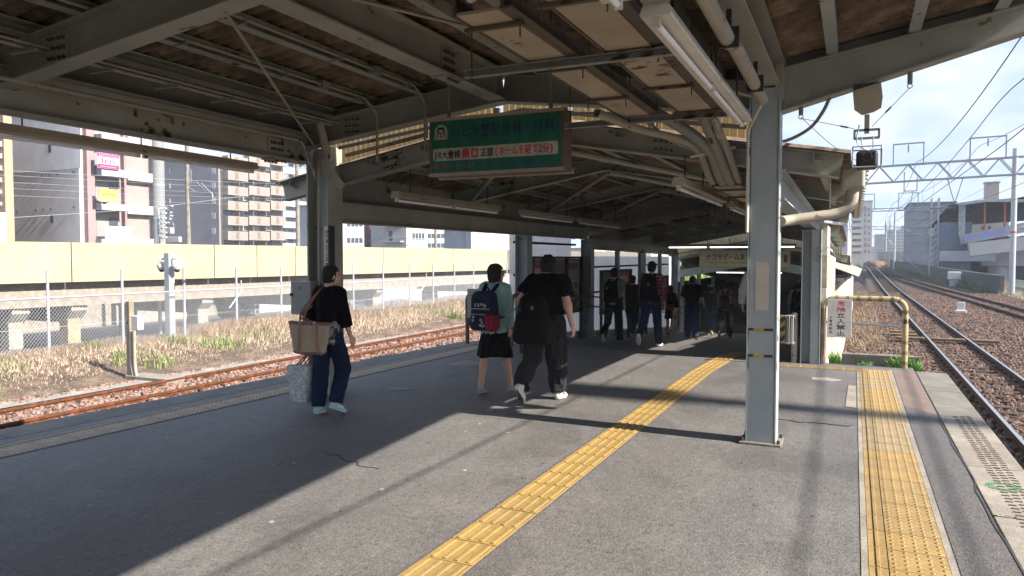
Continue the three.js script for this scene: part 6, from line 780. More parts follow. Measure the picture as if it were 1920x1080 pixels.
  { const t = thing('rooftop_tower', 'small tan rooftop tower above the dark station roof', 'building'), q = at(1859, 350, 170); mb().box(q.x, 7, -q.z, 2.6, 23, 2.6).build('shaft', wallM(0.50, 0.44, 0.38), t); mb().box(q.x, 18.6, -q.z, 3, 0.3, 3).build('cap', M.concrete, t); mb().cyl(P(q.x + 0.8, 18.6, -q.z), P(q.x + 0.8, 21, -q.z), 0.04, 0.04, 5).build('aerial', M.galv, t); }
  { const b = block('apartment_building', 'pale tower block with eight floors of balconies left of the tracks far away', 1596, 1634, 1636, 377, 235, wallM(0.62, 0.60, 0.58), wallM(0.55, 0.44, 0.42), { y0: -2 }); for (let k = 0; k < 8; k++) { b.frontBox('balcony', 1596, 1616, 385 + k * 11.5, 390.5 + k * 11.5, 1.2, whiteW, 1.2); b.frontBox('window', 1598, 1614, 391 + k * 11.5, 395 + k * 11.5, 0.06, wallM(0.12, 0.12, 0.13), 0.05); b.frontBox('window', 1620, 1624, 387 + k * 11.5, 394 + k * 11.5, 0.1, wallM(0.36, 0.2, 0.2), 0.08); b.frontBox('window', 1627, 1631, 389 + k * 11.5, 394 + k * 11.5, 0.1, wallM(0.2, 0.2, 0.22), 0.08); } }
  { const b = block('apartment_building', 'white low building behind the rounded eaves of the platform roof', 1560, 1589, 1598, 409, 180, wallM(0.66, 0.67, 0.69), whiteW, { y0: -2 }); for (let k = 0; k < 4; k++) b.frontBox('window', 1578, 1587, 420 + k * 12, 426 + k * 12, 0.06, wallM(0.35, 0.4, 0.45), 0.05); }
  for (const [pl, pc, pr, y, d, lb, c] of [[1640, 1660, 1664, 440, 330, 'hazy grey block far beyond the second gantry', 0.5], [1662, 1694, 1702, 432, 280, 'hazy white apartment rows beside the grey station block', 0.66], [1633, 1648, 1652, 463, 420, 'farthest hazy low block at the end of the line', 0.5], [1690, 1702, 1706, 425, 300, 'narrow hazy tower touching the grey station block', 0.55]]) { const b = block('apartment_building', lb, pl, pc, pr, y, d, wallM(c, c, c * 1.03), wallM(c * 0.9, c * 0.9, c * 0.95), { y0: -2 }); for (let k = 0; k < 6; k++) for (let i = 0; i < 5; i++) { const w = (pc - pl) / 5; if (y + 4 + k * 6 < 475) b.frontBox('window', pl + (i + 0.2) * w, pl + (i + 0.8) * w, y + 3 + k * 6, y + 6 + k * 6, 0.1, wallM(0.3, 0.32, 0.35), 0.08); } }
  { const q = at(1641, 490, 150), t = thing('earth_mound', 'orange-brown earth mound at the end of the straight track', 'mound', null, P(q.x, 0.0, -q.z)); const g = new THREE.SphereGeometry(1, 40, 20), p = g.attributes.position; for (let i = 0; i < p.count; i++) { const k = 1 + 0.25 * (fbm(p.getX(i) * 3, p.getY(i) * 3, p.getZ(i) * 3, 3) - 0.5); p.setXYZ(i, p.getX(i) * 2.1 * k, Math.min(p.getY(i), 0.75) * 1.25 * k, p.getZ(i) * 4 * k); } g.computeVertexNormals(); part('earth', metreUV(g), std(lin(0.34, 0.21, 0.135), { map: texDirt }), t); mb().rbox(1.4, 1.1, 2, 0.9, 0.25, 1.4, 0.05).build('planks', M.rust, t); }
  { const t = thing('crossing_wall', 'low pale concrete wall across the far end of the line', 'wall'); for (const [a, b] of [[-14, -2.5], [4.5, 12]]) mb().box((a + b) / 2, 1.2, 175, b - a, 3.2, 0.4).build('panel', wallM(0.5, 0.46, 0.4), t); }
  scene.fog = new THREE.FogExp2(new THREE.Color(0.72, 0.80, 0.92), 0.00065);
}
// ---------- people ----------
function surfaceNets(f, lo, hi, cell, colorOf) {
  const n = [0, 1, 2].map((k) => Math.ceil((hi[k] - lo[k]) / cell) + 2), [nx, ny, nz] = n, v = new Float32Array(nx * ny * nz), B = 6, R = cell * (B + 1) * 0.87 * 1.25;
  for (let bz = 0; bz < nz; bz += B) for (let by = 0; by < ny; by += B) for (let bx = 0; bx < nx; bx += B) {
    const d = f(lo[0] + (bx + B / 2) * cell, lo[1] + (by + B / 2) * cell, lo[2] + (bz + B / 2) * cell), far = Math.abs(d) > R;
    for (let z = bz; z < Math.min(nz, bz + B); z++) for (let y = by; y < Math.min(ny, by + B); y++) for (let x = bx; x < Math.min(nx, bx + B); x++) v[x + nx * (y + ny * z)] = far ? d : f(lo[0] + x * cell, lo[1] + y * cell, lo[2] + z * cell);
  }
  const id = new Int32Array(nx * ny * nz).fill(-1), pos = [], col = [], idx = [], o = []; for (let k = 0; k < 8; k++) o.push((k & 1) + nx * (((k >> 1) & 1) + ny * (k >> 2)));
  const E = [[0, 1], [2, 3], [4, 5], [6, 7], [0, 2], [1, 3], [4, 6], [5, 7], [0, 4], [1, 5], [2, 6], [3, 7]];
  for (let z = 0; z < nz - 1; z++) for (let y = 0; y < ny - 1; y++) for (let x = 0; x < nx - 1; x++) {
    const b = x + nx * (y + ny * z); let m = 0; for (let k = 0; k < 8; k++) if (v[b + o[k]] < 0) m++; if (!m || m === 8) continue;
    let sx = 0, sy = 0, sz = 0, c = 0; for (const [p, q] of E) { const a = v[b + o[p]], e = v[b + o[q]]; if ((a < 0) === (e < 0)) continue; const t = a / (a - e); sx += lerp(p & 1, q & 1, t); sy += lerp((p >> 1) & 1, (q >> 1) & 1, t); sz += lerp(p >> 2, q >> 2, t); c++; }
    const X = lo[0] + (x + sx / c) * cell, Y = lo[1] + (y + sy / c) * cell, Z = lo[2] + (z + sz / c) * cell; id[b] = pos.length / 3; pos.push(X, Y, Z); if (colorOf) col.push(...colorOf(X, Y, Z));
  }
  for (let z = 1; z < nz - 1; z++) for (let y = 1; y < ny - 1; y++) for (let x = 1; x < nx - 1; x++) {
    const b = x + nx * (y + ny * z), s = v[b] < 0; for (const [d, u, w] of [[1, nx, nx * ny], [nx, nx * ny, 1], [nx * ny, 1, nx]]) { if (s === (v[b + d] < 0)) continue; const q = [id[b - u - w], id[b - w], id[b], id[b - u]]; if (q.some((i) => i < 0)) continue; s ? idx.push(q[0], q[1], q[2], q[0], q[2], q[3]) : idx.push(q[0], q[2], q[1], q[0], q[3], q[2]); }
  }
  const g = new THREE.BufferGeometry(); g.setAttribute('position', new THREE.Float32BufferAttribute(pos, 3)); if (colorOf) g.setAttribute('color', new THREE.Float32BufferAttribute(col, 3)); g.setIndex(idx); g.computeVertexNormals(); return metreUV(g);
}
const smin = (a, b, k) => { const h = Math.max(k - Math.abs(a - b), 0) / k; return Math.min(a, b) - h * h * k * 0.25; };
// tapered capsule, optionally flattened in z, optionally ending at a plane
function cap(a, b, r1, r2 = r1, flat = 1, cut) { const bx = b[0] - a[0], by = b[1] - a[1], bz = (b[2] - a[2]) / flat, bb = bx * bx + by * by + bz * bz + 1e-9; return (x, y, z, inf = 0) => { const px = x - a[0], py = y - a[1], pz = (z - a[2]) / flat, h = clamp((px * bx + py * by + pz * bz) / bb, 0, 1), dx = px - bx * h, dy = py - by * h, dz = pz - bz * h; let d = (Math.sqrt(dx * dx + dy * dy + dz * dz) - lerp(r1, r2, h) - inf) * (flat < 1 ? Math.min(1, flat + 0.15) : 1); if (cut) d = Math.max(d, (x - cut[0]) * cut[3] + (y - cut[1]) * cut[4] + (z - cut[2]) * cut[5]); return d; }; }
const ell = (c, r) => { const m = Math.min(...r); return (x, y, z) => (Math.hypot((x - c[0]) / r[0], (y - c[1]) / r[1], (z - c[2]) / r[2]) - 1) * m; };
const join = (list, k, inf = 0) => (x, y, z) => { let d = 1e3; for (const q of list) d = smin(d, q(x, y, z, inf), k); return d; };
const va = (a, b, s = 1) => [a[0] + b[0] * s, a[1] + b[1] * s, a[2] + b[2] * s], vsub = (a, b) => [a[0] - b[0], a[1] - b[1], a[2] - b[2]], vnorm = (a) => { const l = Math.hypot(...a); return [a[0] / l, a[1] / l, a[2] / l]; }, vcross = (a, b) => [a[1] * b[2] - a[2] * b[1], a[2] * b[0] - a[0] * b[2], a[0] * b[1] - a[1] * b[0]];
const rad = Math.PI / 180;
const skinMat = new THREE.MeshStandardMaterial({ color: lin(1, 1, 1), vertexColors: true, roughness: 0.6, side: THREE.DoubleSide });
const cloth = (r, g, b, o = {}) => new THREE.MeshPhysicalMaterial({ color: lin(r, g, b), map: texFabric, bumpMap: bumpWrinkle, bumpScale: 0.011, roughness: 0.95, specularIntensity: 0.3, side: THREE.DoubleSide, ...o });
const dyed = (o = {}) => new THREE.MeshStandardMaterial({ color: 0xffffff, vertexColors: true, map: texFabric, bumpMap: bumpWrinkle, bumpScale: 0.009, roughness: 0.9, side: THREE.DoubleSide, ...o });
const SKIN = [0.56, 0.33, 0.23];
function person(label, X, F, H, o) {
  const t = thing('person', label, 'person', null, P(X, rampY(F), F), o.turn ?? 0), s = H / 1.7, g = o.girth ?? 1, near = o.near, sh = (o.shoulder ?? 0.165) * s;
  const Y = (y) => y * s, J = {};
  J.hip = [0, Y(0.90), 0]; const lean = (o.lean ?? 3) * rad, up = (y, z = 0, x = 0) => [x, J.hip[1] + Math.cos(lean) * (y * s - J.hip[1]), -Math.sin(lean) * (y * s - J.hip[1]) + z * s];
  J.sh = [-1, 1].map((k) => up(1.385, 0, k * sh));
  // legs
  const legs = [-1, 1].map((k, i) => { const L = o.legs[i], a = L.thigh * rad, b = (L.thigh - L.knee) * rad, hip = [k * 0.088 * s * (0.9 + 0.1 * g), J.hip[1], 0], sp = (L.out ?? 2) * rad * k; const knee = va(hip, [Math.sin(sp), -Math.cos(a), -Math.sin(a)], Y(0.425)), ankle = va(knee, [Math.sin(sp) * 0.6, -Math.cos(b), -Math.sin(b)], Y(0.405)); const fp = (L.foot ?? 0) * rad, fy = (L.toe ?? 8) * rad * k, fd = vnorm([Math.sin(fy) * Math.cos(fp), -Math.sin(fp), -Math.cos(fy) * Math.cos(fp)]), rt = vnorm(vcross(fd, [0, 1, 0])), fu = vcross(rt, fd); return { hip, knee, ankle, fd, fu, sd: vnorm(vsub(ankle, knee)) }; });
  const fs = s * (o.footSize ?? 1), soleOf = (l) => Math.min(...[-0.06, 0.06, 0.19].map((q) => va(va(l.ankle, l.fu, -0.088 * fs), l.fd, q * fs)[1]));
  const dy = -Math.min(...legs.map(soleOf)); t.userData.lift = undefined; delete t.userData.lift;
  const shift = (p) => { p[1] += dy; return p; }; J.hip[1] += dy; J.sh.forEach(shift); legs.forEach((l) => { shift(l.hip); shift(l.knee); shift(l.ankle); });
  const U = (y, z = 0, x = 0) => { const p = [x * s, (J.hip[1] - dy) + Math.cos(lean) * (y * s - (J.hip[1] - dy)), -Math.sin(lean) * (y * s - (J.hip[1] - dy)) + z * s]; p[1] += dy; return p; };
  // arms
  const arms = [-1, 1].map((k, i) => { const A = o.arms[i], a = A.swing * rad, ab = (A.out ?? 8) * rad, S = J.sh[i], ud = vnorm([k * Math.sin(ab), -Math.cos(a) * Math.cos(ab), -Math.sin(a)]), el = va(S, ud, Y(0.28)), b = (A.swing + (A.elbow ?? 12)) * rad, ab2 = (A.out2 ?? (A.out ?? 8) * 0.3) * rad, fd = vnorm([k * Math.sin(ab2), -Math.cos(b) * Math.cos(ab2), -Math.sin(b)]), wr = va(el, fd, Y(0.245)); return { S, el, wr, ud, fd, k, curl: A.curl ?? 0.5 }; });
  const G = (r) => r * s * g, tors = [cap(U(0.955, 0.01, -0.06), U(0.955, 0.01, 0.06), G(0.115), G(0.115), 0.92), cap(U(1.0), U(1.14), G(0.118), G(0.122), 0.82), cap(U(1.16, 0.0), U(1.31, 0.005), G(0.135), G(0.142), 0.76), cap(U(1.385, 0.01, -(o.shoulder ?? 0.165) + 0.03), U(1.385, 0.01, (o.shoulder ?? 0.165) - 0.03), G(0.062), G(0.062))];
  const neckA = U(1.40, 0.012), neckB = U(1.53, -0.005), neck = cap(neckA, neckB, 0.055 * s, 0.05 * s);
  const armP = arms.map((a) => [cap(a.S, a.el, G(0.052), G(0.041)), cap(a.el, a.wr, G(0.040), G(0.026))]), legP = legs.map((l) => [cap(l.hip, l.knee, G(0.088), G(0.058)), cap(l.knee, l.ankle, G(0.055), G(0.037)), cap(va(va(l.knee, l.sd, 0.12 * s), l.fd, -0.018 * s), va(l.knee, l.sd, 0.16 * s), G(0.047), G(0.042))]);
  const hands = arms.map((a) => { const n = [-a.k, 0, 0], th = vnorm(vcross(a.fd, n)).map((q) => q * (a.k > 0 ? -1 : 1)), sg = th[2] > 0 ? -1 : 1, T = th.map((q) => q * sg), W = a.wr, out = [], hs = s * 0.98; for (let i = 0; i < 4; i++) { const b0 = va(va(W, a.fd, 0.015 * hs), T, (0.016 - 0.011 * i) * hs), b1 = va(va(W, a.fd, (0.086 - 0.004 * Math.abs(i - 1)) * hs), T, (0.031 - 0.0205 * i) * hs); out.push(cap(b0, b1, 0.0135 * hs, 0.0115 * hs)); let p = b1, ang = 0; const L = [0.074, 0.082, 0.076, 0.058][i] * hs; for (let q = 0; q < 3; q++) { ang += a.curl * (q ? 0.8 : 0.5); const d = va(a.fd.map((c) => c * Math.cos(ang)), n, Math.sin(ang)), e = va(p, d, L * [0.45, 0.31, 0.24][q]); out.push(cap(p, e, (0.0092 - q * 0.0007) * hs, (0.0086 - q * 0.0007) * hs)); p = e; } } const t0 = va(va(W, a.fd, 0.025 * hs), T, 0.022 * hs), t1 = va(va(t0, a.fd, 0.032 * hs), T, 0.022 * hs), t2 = va(va(va(t1, a.fd, 0.034 * hs), T, 0.004 * hs), n, 0.01 * hs); out.push(cap(t0, t1, 0.0145 * hs, 0.0115 * hs), cap(t1, t2, 0.0115 * hs, 0.0088 * hs)); const c = va(W, a.fd, 0.09 * hs); return { f: join(out, 0.008), c }; });
  const headC = va(U(1.588, -0.018), [0, 0, 0]), hy = (o.headYaw ?? 0) * rad, hp = (o.headPitch ?? 0) * rad, cy = Math.cos(-hy), sy = Math.sin(-hy), cp = Math.cos(hp), sp2 = Math.sin(hp);
  const hl = (x, y, z) => { let a = (x - headC[0]) / s, b = (y - headC[1]) / s, c = (z - headC[2]) / s; const a2 = cy * a - sy * c, c2 = sy * a + cy * c; const b3 = cp * b - sp2 * c2, c3 = sp2 * b + cp * c2; return [a2, b3, c3]; };
  const hfl = [ell([0, 0.02, 0.005], [0.073, 0.098, 0.093]), ell([0, -0.052, -0.03], [0.055, 0.062, 0.058]), cap([0, 0.004, -0.09], [0, -0.03, -0.108], 0.008, 0.013), cap([-0.03, 0.02, -0.080], [0.03, 0.02, -0.080], 0.012), cap([-0.018, -0.062, -0.084], [0.018, -0.062, -0.084], 0.0085), ell([-0.077, -0.006, 0.012], [0.012, 0.032, 0.02]), ell([0.077, -0.006, 0.012], [0.012, 0.032, 0.02]), ell([0, -0.098, -0.066], [0.022, 0.02, 0.02])], hj = join(hfl, 0.02), headF = (x, y, z) => { const q = hl(x, y, z); return hj(...q) * s; };
  const skin = o.skin ?? SKIN, headCol = (x, y, z) => { const [a, b, c] = hl(x, y, z); if (c < -0.06 && Math.abs(b - 0.002) < 0.007 && Math.abs(Math.abs(a) - 0.031) < 0.013) return [0.03, 0.02, 0.02]; if (c < -0.06 && Math.abs(b - 0.026) < 0.006 && Math.abs(Math.abs(a) - 0.032) < 0.02) return [0.04, 0.025, 0.02]; if (c < -0.07 && Math.abs(b + 0.062) < 0.007 && Math.abs(a) < 0.022) return [skin[0] * 0.85, skin[1] * 0.55, skin[2] * 0.6]; return skin; }, plain = () => skin;
  const cb = near ? 0.013 : 0.021, all = [...tors, neck, ...armP.flat(), ...legP.flat(), ...legs.map((l) => cap(va(va(l.ankle, l.fu, -0.06 * fs), l.fd, -0.03 * fs), va(va(l.ankle, l.fu, -0.066 * fs), l.fd, 0.13 * fs), 0.026 * fs, 0.018 * fs))];
  const bodyF = join(all, 0.035 * s), bb = (list, m) => { const lo = [1e3, 1e3, 1e3], hi = [-1e3, -1e3, -1e3]; for (const p of list) for (let k = 0; k < 3; k++) { lo[k] = Math.min(lo[k], p[k] - m); hi[k] = Math.max(hi[k], p[k] + m); } return [lo, hi]; };
  const pts = [...arms.flatMap((a) => [a.S, a.el, a.wr]), ...legs.flatMap((l) => [l.hip, l.knee, l.ankle, va(l.ankle, l.fd, 0.14), va(l.ankle, l.fu, -0.06)]), neckB];
  const geos = [surfaceNets(bodyF, ...bb(pts, 0.2 * g), cb, plain), surfaceNets(headF, ...bb([headC], 0.16 * s), near ? 0.0048 : 0.009, headCol)]; for (const h of hands) geos.push(surfaceNets(h.f, ...bb([h.c], 0.125 * s), near ? 0.0042 : 0.007, plain));
  part('body', mergeGeometries(geos.map((q) => q.toNonIndexed())), skinMat, t);
  // hair
  { const k = o.hair ?? 'short', lo = k === 'bob', e1 = ell([0, 0.032, 0.012], lo ? [0.098, 0.112, 0.112] : [0.087, 0.103, 0.103]), e2 = lo ? ell([0, -0.055, 0.03], [0.098, 0.095, 0.085]) : ell([0, -0.03, 0.035], [0.076, 0.075, 0.072]); const amp = k === 'shag' ? 0.024 : lo ? 0.008 : 0.013, fr = k === 'shag' ? 34 : 26;
    const f = (x, y, z) => { const [a, b, c] = hl(x, y, z); let d = smin(e1(a, b, c), e2(a, b, c), 0.03); d -= amp * (noise3(a * fr * 1.6 + 9, b * fr * 0.7 + 4, c * fr * 1.6 + 2) - 0.45) + 0.004 * (noise3(a * 160, b * 22, c * 160) - 0.5); const side = Math.abs(a) > 0.055 ? (lo ? -0.052 : -0.022) : -0.055; d = Math.max(d, -Math.max(c - side, b - (o.fringe ?? 0.055)) * 0.8); d = Math.max(d, ((lo ? -0.135 : -0.085) - b) * 0.8); return d * s; };
    part('hair', surfaceNets(f, ...bb([headC], 0.19 * s), near ? 0.0055 : 0.01), std(lin(...(o.hairColor ?? [0.012, 0.010, 0.009])), { roughness: 0.85 }), t); }
  // clothes
  const fold = (amp, fr, sd) => (x, y, z) => amp * (noise3(x * fr + sd, y * fr * 0.45, z * fr + sd) - 0.5) + amp * 0.45 * (noise3(x * fr * 2.3, y * fr * 1.3 + sd, z * fr * 2.3) - 0.5), cc = near ? 0.0115 : 0.017;
  const sleeveP = (a, to, r0, r1) => { const L = [], upTo = Math.min(1, to); const e = va(a.S, vsub(a.el, a.S), upTo); if (to <= 1) L.push(cap(a.S, a.el, G(0.056) + r0, G(0.047) + r1, 1, [...e, ...a.ud])); else { const w = va(a.el, vsub(a.wr, a.el), to - 1); L.push(cap(a.S, a.el, G(0.055) + r0, G(0.044) + r1), cap(a.el, a.wr, G(0.043) + r1, G(0.03) + r1, 1, [...w, ...a.fd])); } return L; };
  const top = o.top; if (top) { const hem = Y(top.hem) + dy, loose = top.loose ?? 0.016, list = [...tors.slice(1), cap(U(1.25, 0.008), U(Math.max(0.8, top.hem - 0.04), 0.012), G(0.14), G(top.flare ?? 0.135), 0.80), ...arms.flatMap((a) => sleeveP(a, top.sleeve, 0.006, top.wide ?? 0.006))], base = join(list, 0.03, loose), fo = fold((top.fold ?? 0.012) * 1.5, 11, 3), nk = va(neckB, [0, 0.0 * s, -0.02]); const f = (x, y, z) => { let d = base(x, y, z) - fo(x, y, z); d = Math.max(d, hem + (top.hemWave ?? 0.012) * (noise3(x * 9, 3, z * 9) - 0.5) - y); return Math.max(d, (top.collar ?? 0.083) * s - Math.hypot(x - nk[0], y - nk[1], z - nk[2])); }; part(top.name ?? 'shirt', surfaceNets(f, ...bb([...arms.flatMap((a) => [a.S, a.el, a.wr]), [0.2, hem, 0.15], [-0.2, hem, -0.15]], 0.14 * g), cc, top.color), top.mat, t); }
  const un = o.under; if (un) { const list = [tors[0], tors[1], cap(U(1.1, 0.01), U(un.hem, 0.012), G(0.13), G(un.flare), 0.84)], base = join(list, 0.03, 0.012), fo = fold(0.02, 13, 8), hem = Y(un.hem) + dy; part(un.name, surfaceNets((x, y, z) => Math.max(base(x, y, z) - fo(x, y, z), hem - y, y - Y(1.1) - dy), ...bb([[0.25, hem, 0.22], [-0.25, Y(1.1) + dy, -0.22]], 0.05), cc, un.color), un.mat, t); }
  const pn = o.pants; if (pn) { const list = [tors[0]], w = Y(pn.waist ?? 1.02) + dy; legs.forEach((l) => { const e = va(l.knee, vsub(l.ankle, l.knee), pn.to ?? 1.08); list.push(cap(l.hip, l.knee, G(0.092) + (pn.thigh ?? 0.008), G(0.060) + pn.loose), cap(l.knee, va(l.knee, vsub(l.ankle, l.knee), 1.1), G(0.058) + pn.loose, pn.cuff, 1, [...e, ...l.sd])); }); const base = join(list, 0.025, 0.009), fo = fold((pn.fold ?? 0.014) * 1.5, 13, 5); part(pn.name ?? 'trousers', surfaceNets((x, y, z) => Math.max(base(x, y, z) - fo(x, y, z), y - w), ...bb([...legs.flatMap((l) => [l.hip, l.knee, l.ankle]), [0.15, w, 0.15], [-0.15, w, -0.15]], 0.15), cc), pn.mat, t); }
  const sk = o.skirt; if (sk) { const y0 = Y(sk.hem) + dy, y1 = Y(1.04) + dy, cx = (legs[0].knee[0] + legs[1].knee[0]) / 2, cz = (legs[0].knee[2] + legs[1].knee[2]) / 2; const f = (x, y, z) => { const u = clamp((y1 - y) / (y1 - y0), 0, 1.1), r = lerp(0.125, sk.flare, Math.pow(u, 0.8)) * s * g, X2 = x - cx * u, Z2 = (z - cz * u) / lerp(0.85, 0.95, u), a = Math.atan2(X2, Z2), d = (Math.hypot(X2, Z2) - r - (sk.pleat ?? 0.012) * u * Math.sin(a * 11 + 2 * noise3(a * 2, 1, 1))) * 0.8; return Math.max(d, y0 + 0.012 * Math.sin(a * 3) - y, y - y1); }; part('skirt', surfaceNets(f, ...bb([[0, y0, cz], [0, y1, 0]], 0.36 * s), cc), sk.mat, t); }
  legs.forEach((l, i) => { const A = l.ankle, q = (u, f, r = 0) => va(va(A, l.fu, u * fs), l.fd, f * fs), low = o.shoe.low, list = [cap(q(-0.048, -0.035), q(-0.056, 0.1), 0.039 * fs, 0.042 * fs), cap(q(-0.056, 0.1), q(-0.064, 0.165), 0.042 * fs, 0.028 * fs), ...(low ? [] : [cap(q(0.0, -0.012), q(-0.04, 0.03), 0.042 * fs, 0.04 * fs)])], base = join(list, 0.02), f = (x, y, z) => { const h = (x - A[0]) * l.fu[0] + (y - A[1]) * l.fu[1] + (z - A[2]) * l.fu[2]; return Math.max(base(x, y, z), -(h + 0.088 * fs), h - 0.035); }, col = (x, y, z) => { const h = (x - A[0]) * l.fu[0] + (y - A[1]) * l.fu[1] + (z - A[2]) * l.fu[2]; if (h < -0.086 * fs) return o.shoe.tread ?? o.shoe.sole; if (h < -0.066 * fs) return o.shoe.sole; const e = (x - A[0]) * l.fd[0] + (y - A[1]) * l.fd[1] + (z - A[2]) * l.fd[2]; return o.shoe.accent && e > 0.02 && e < 0.09 && h > -0.04 ? o.shoe.accent : o.shoe.color; }; part('shoe', surfaceNets(f, ...bb([q(-0.05, 0.05)], 0.17 * fs), near ? 0.006 : 0.011, col), dyed({ map: null, bumpMap: null }), t); });
  return { t, s, dy, U, arms, headC, hl, X, F, turn: o.turn ?? 0 };
}
// bags: soft box fields carried by a person, but things of their own
const rbox = (c, h, r, taper = 0) => (x, y, z) => { const k = 1 - taper * (y - c[1]) / h[1], qx = Math.abs(x - c[0]) - h[0] * k + r, qy = Math.abs(y - c[1]) - h[1] + r, qz = Math.abs(z - c[2]) - h[2] * k + r; return (Math.hypot(Math.max(qx, 0), Math.max(qy, 0), Math.max(qz, 0)) + Math.min(Math.max(qx, qy, qz), 0) - r) * 0.9; };
function backpack(p, label, o) {
  const t = thing('backpack', label, 'backpack', null, P(p.X, rampY(p.F), p.F), p.turn), s = p.s, c = p.U(o.y ?? 1.18, o.z ?? 0.225, o.x ?? 0), h = o.size.map((q) => q * s), cell = o.near ? 0.010 : 0.017, box = rbox(c, h, (o.round ?? 0.07) * s, o.taper ?? 0.12);
  part('bag_body', surfaceNets((x, y, z) => box(x, y, z) - 0.016 * (noise3(x * 14, y * 11, z * 14) - 0.5), va(c, h, -1.3), va(c, h, 1.3), cell, o.color), o.mat, t);
  const pc = [c[0], c[1] - h[1] * 0.42, c[2] + h[2] * 0.8], ph = [h[0] * 0.74, h[1] * 0.42, h[2] * 0.42], pf = rbox(pc, ph, 0.03 * s, 0.05); part('front_pocket', surfaceNets((x, y, z) => pf(x, y, z) - 0.008 * (noise3(x * 20, y * 15, z * 20) - 0.5), va(pc, ph, -1.4), va(pc, ph, 1.4), cell, o.color), o.pocketMat ?? o.mat, t);
  const strap = o.strapMat ?? o.mat; for (const k of [-1, 1]) { const A = p.U(1.37, 0.17, k * 0.07), B = p.U(1.47, 0.03, k * 0.095), C = p.U(1.40, -0.135, k * 0.11), D = p.U(1.2, -0.16, k * 0.125), E2 = p.U(1.04, -0.02, k * 0.2), G2 = p.U(1.02, 0.15, k * 0.14); const cv = new THREE.CatmullRomCurve3([A, B, C, D, E2, G2].map((q) => new THREE.Vector3(...q))); const g = mb(), N = 26; let pr = cv.getPoint(0); for (let i = 1; i <= N; i++) { const q = cv.getPoint(i / N), o2 = q.clone().sub(new THREE.Vector3(...p.U(1.25))).setX(0); g.bar(pr, q, 0.052 * s, 0.014, new THREE.Vector3(0, q.y - p.U(1.2)[1], q.z).normalize()); pr = q; } g.build('strap', strap, t); }
  { const g = mb(), q = va(c, [0, h[1], -h[2] * 0.4]); g.tube([[-0.05, 0], [-0.03, 0.05], [0.03, 0.05], [0.05, 0]].map(([a, b]) => new THREE.Vector3(q[0] + a * s, q[1] + b * s - 0.01, q[2])), 0.008, 6).build('handle', strap, t); }
  return { t, c, h };
}
const K = (c) => cloth(...c), blackC = [0.008, 0.008, 0.0085];
const walkA = [{ thigh: 16, knee: 6, foot: 0 }, { thigh: -16, knee: 34, foot: 42 }], walkB = [{ thigh: -14, knee: 36, foot: 48 }, { thigh: 14, knee: 5, foot: 0 }];
const arm = (swing, out = 8, elbow = 14, curl = 0.5, out2) => ({ swing, out, elbow, curl, out2 });
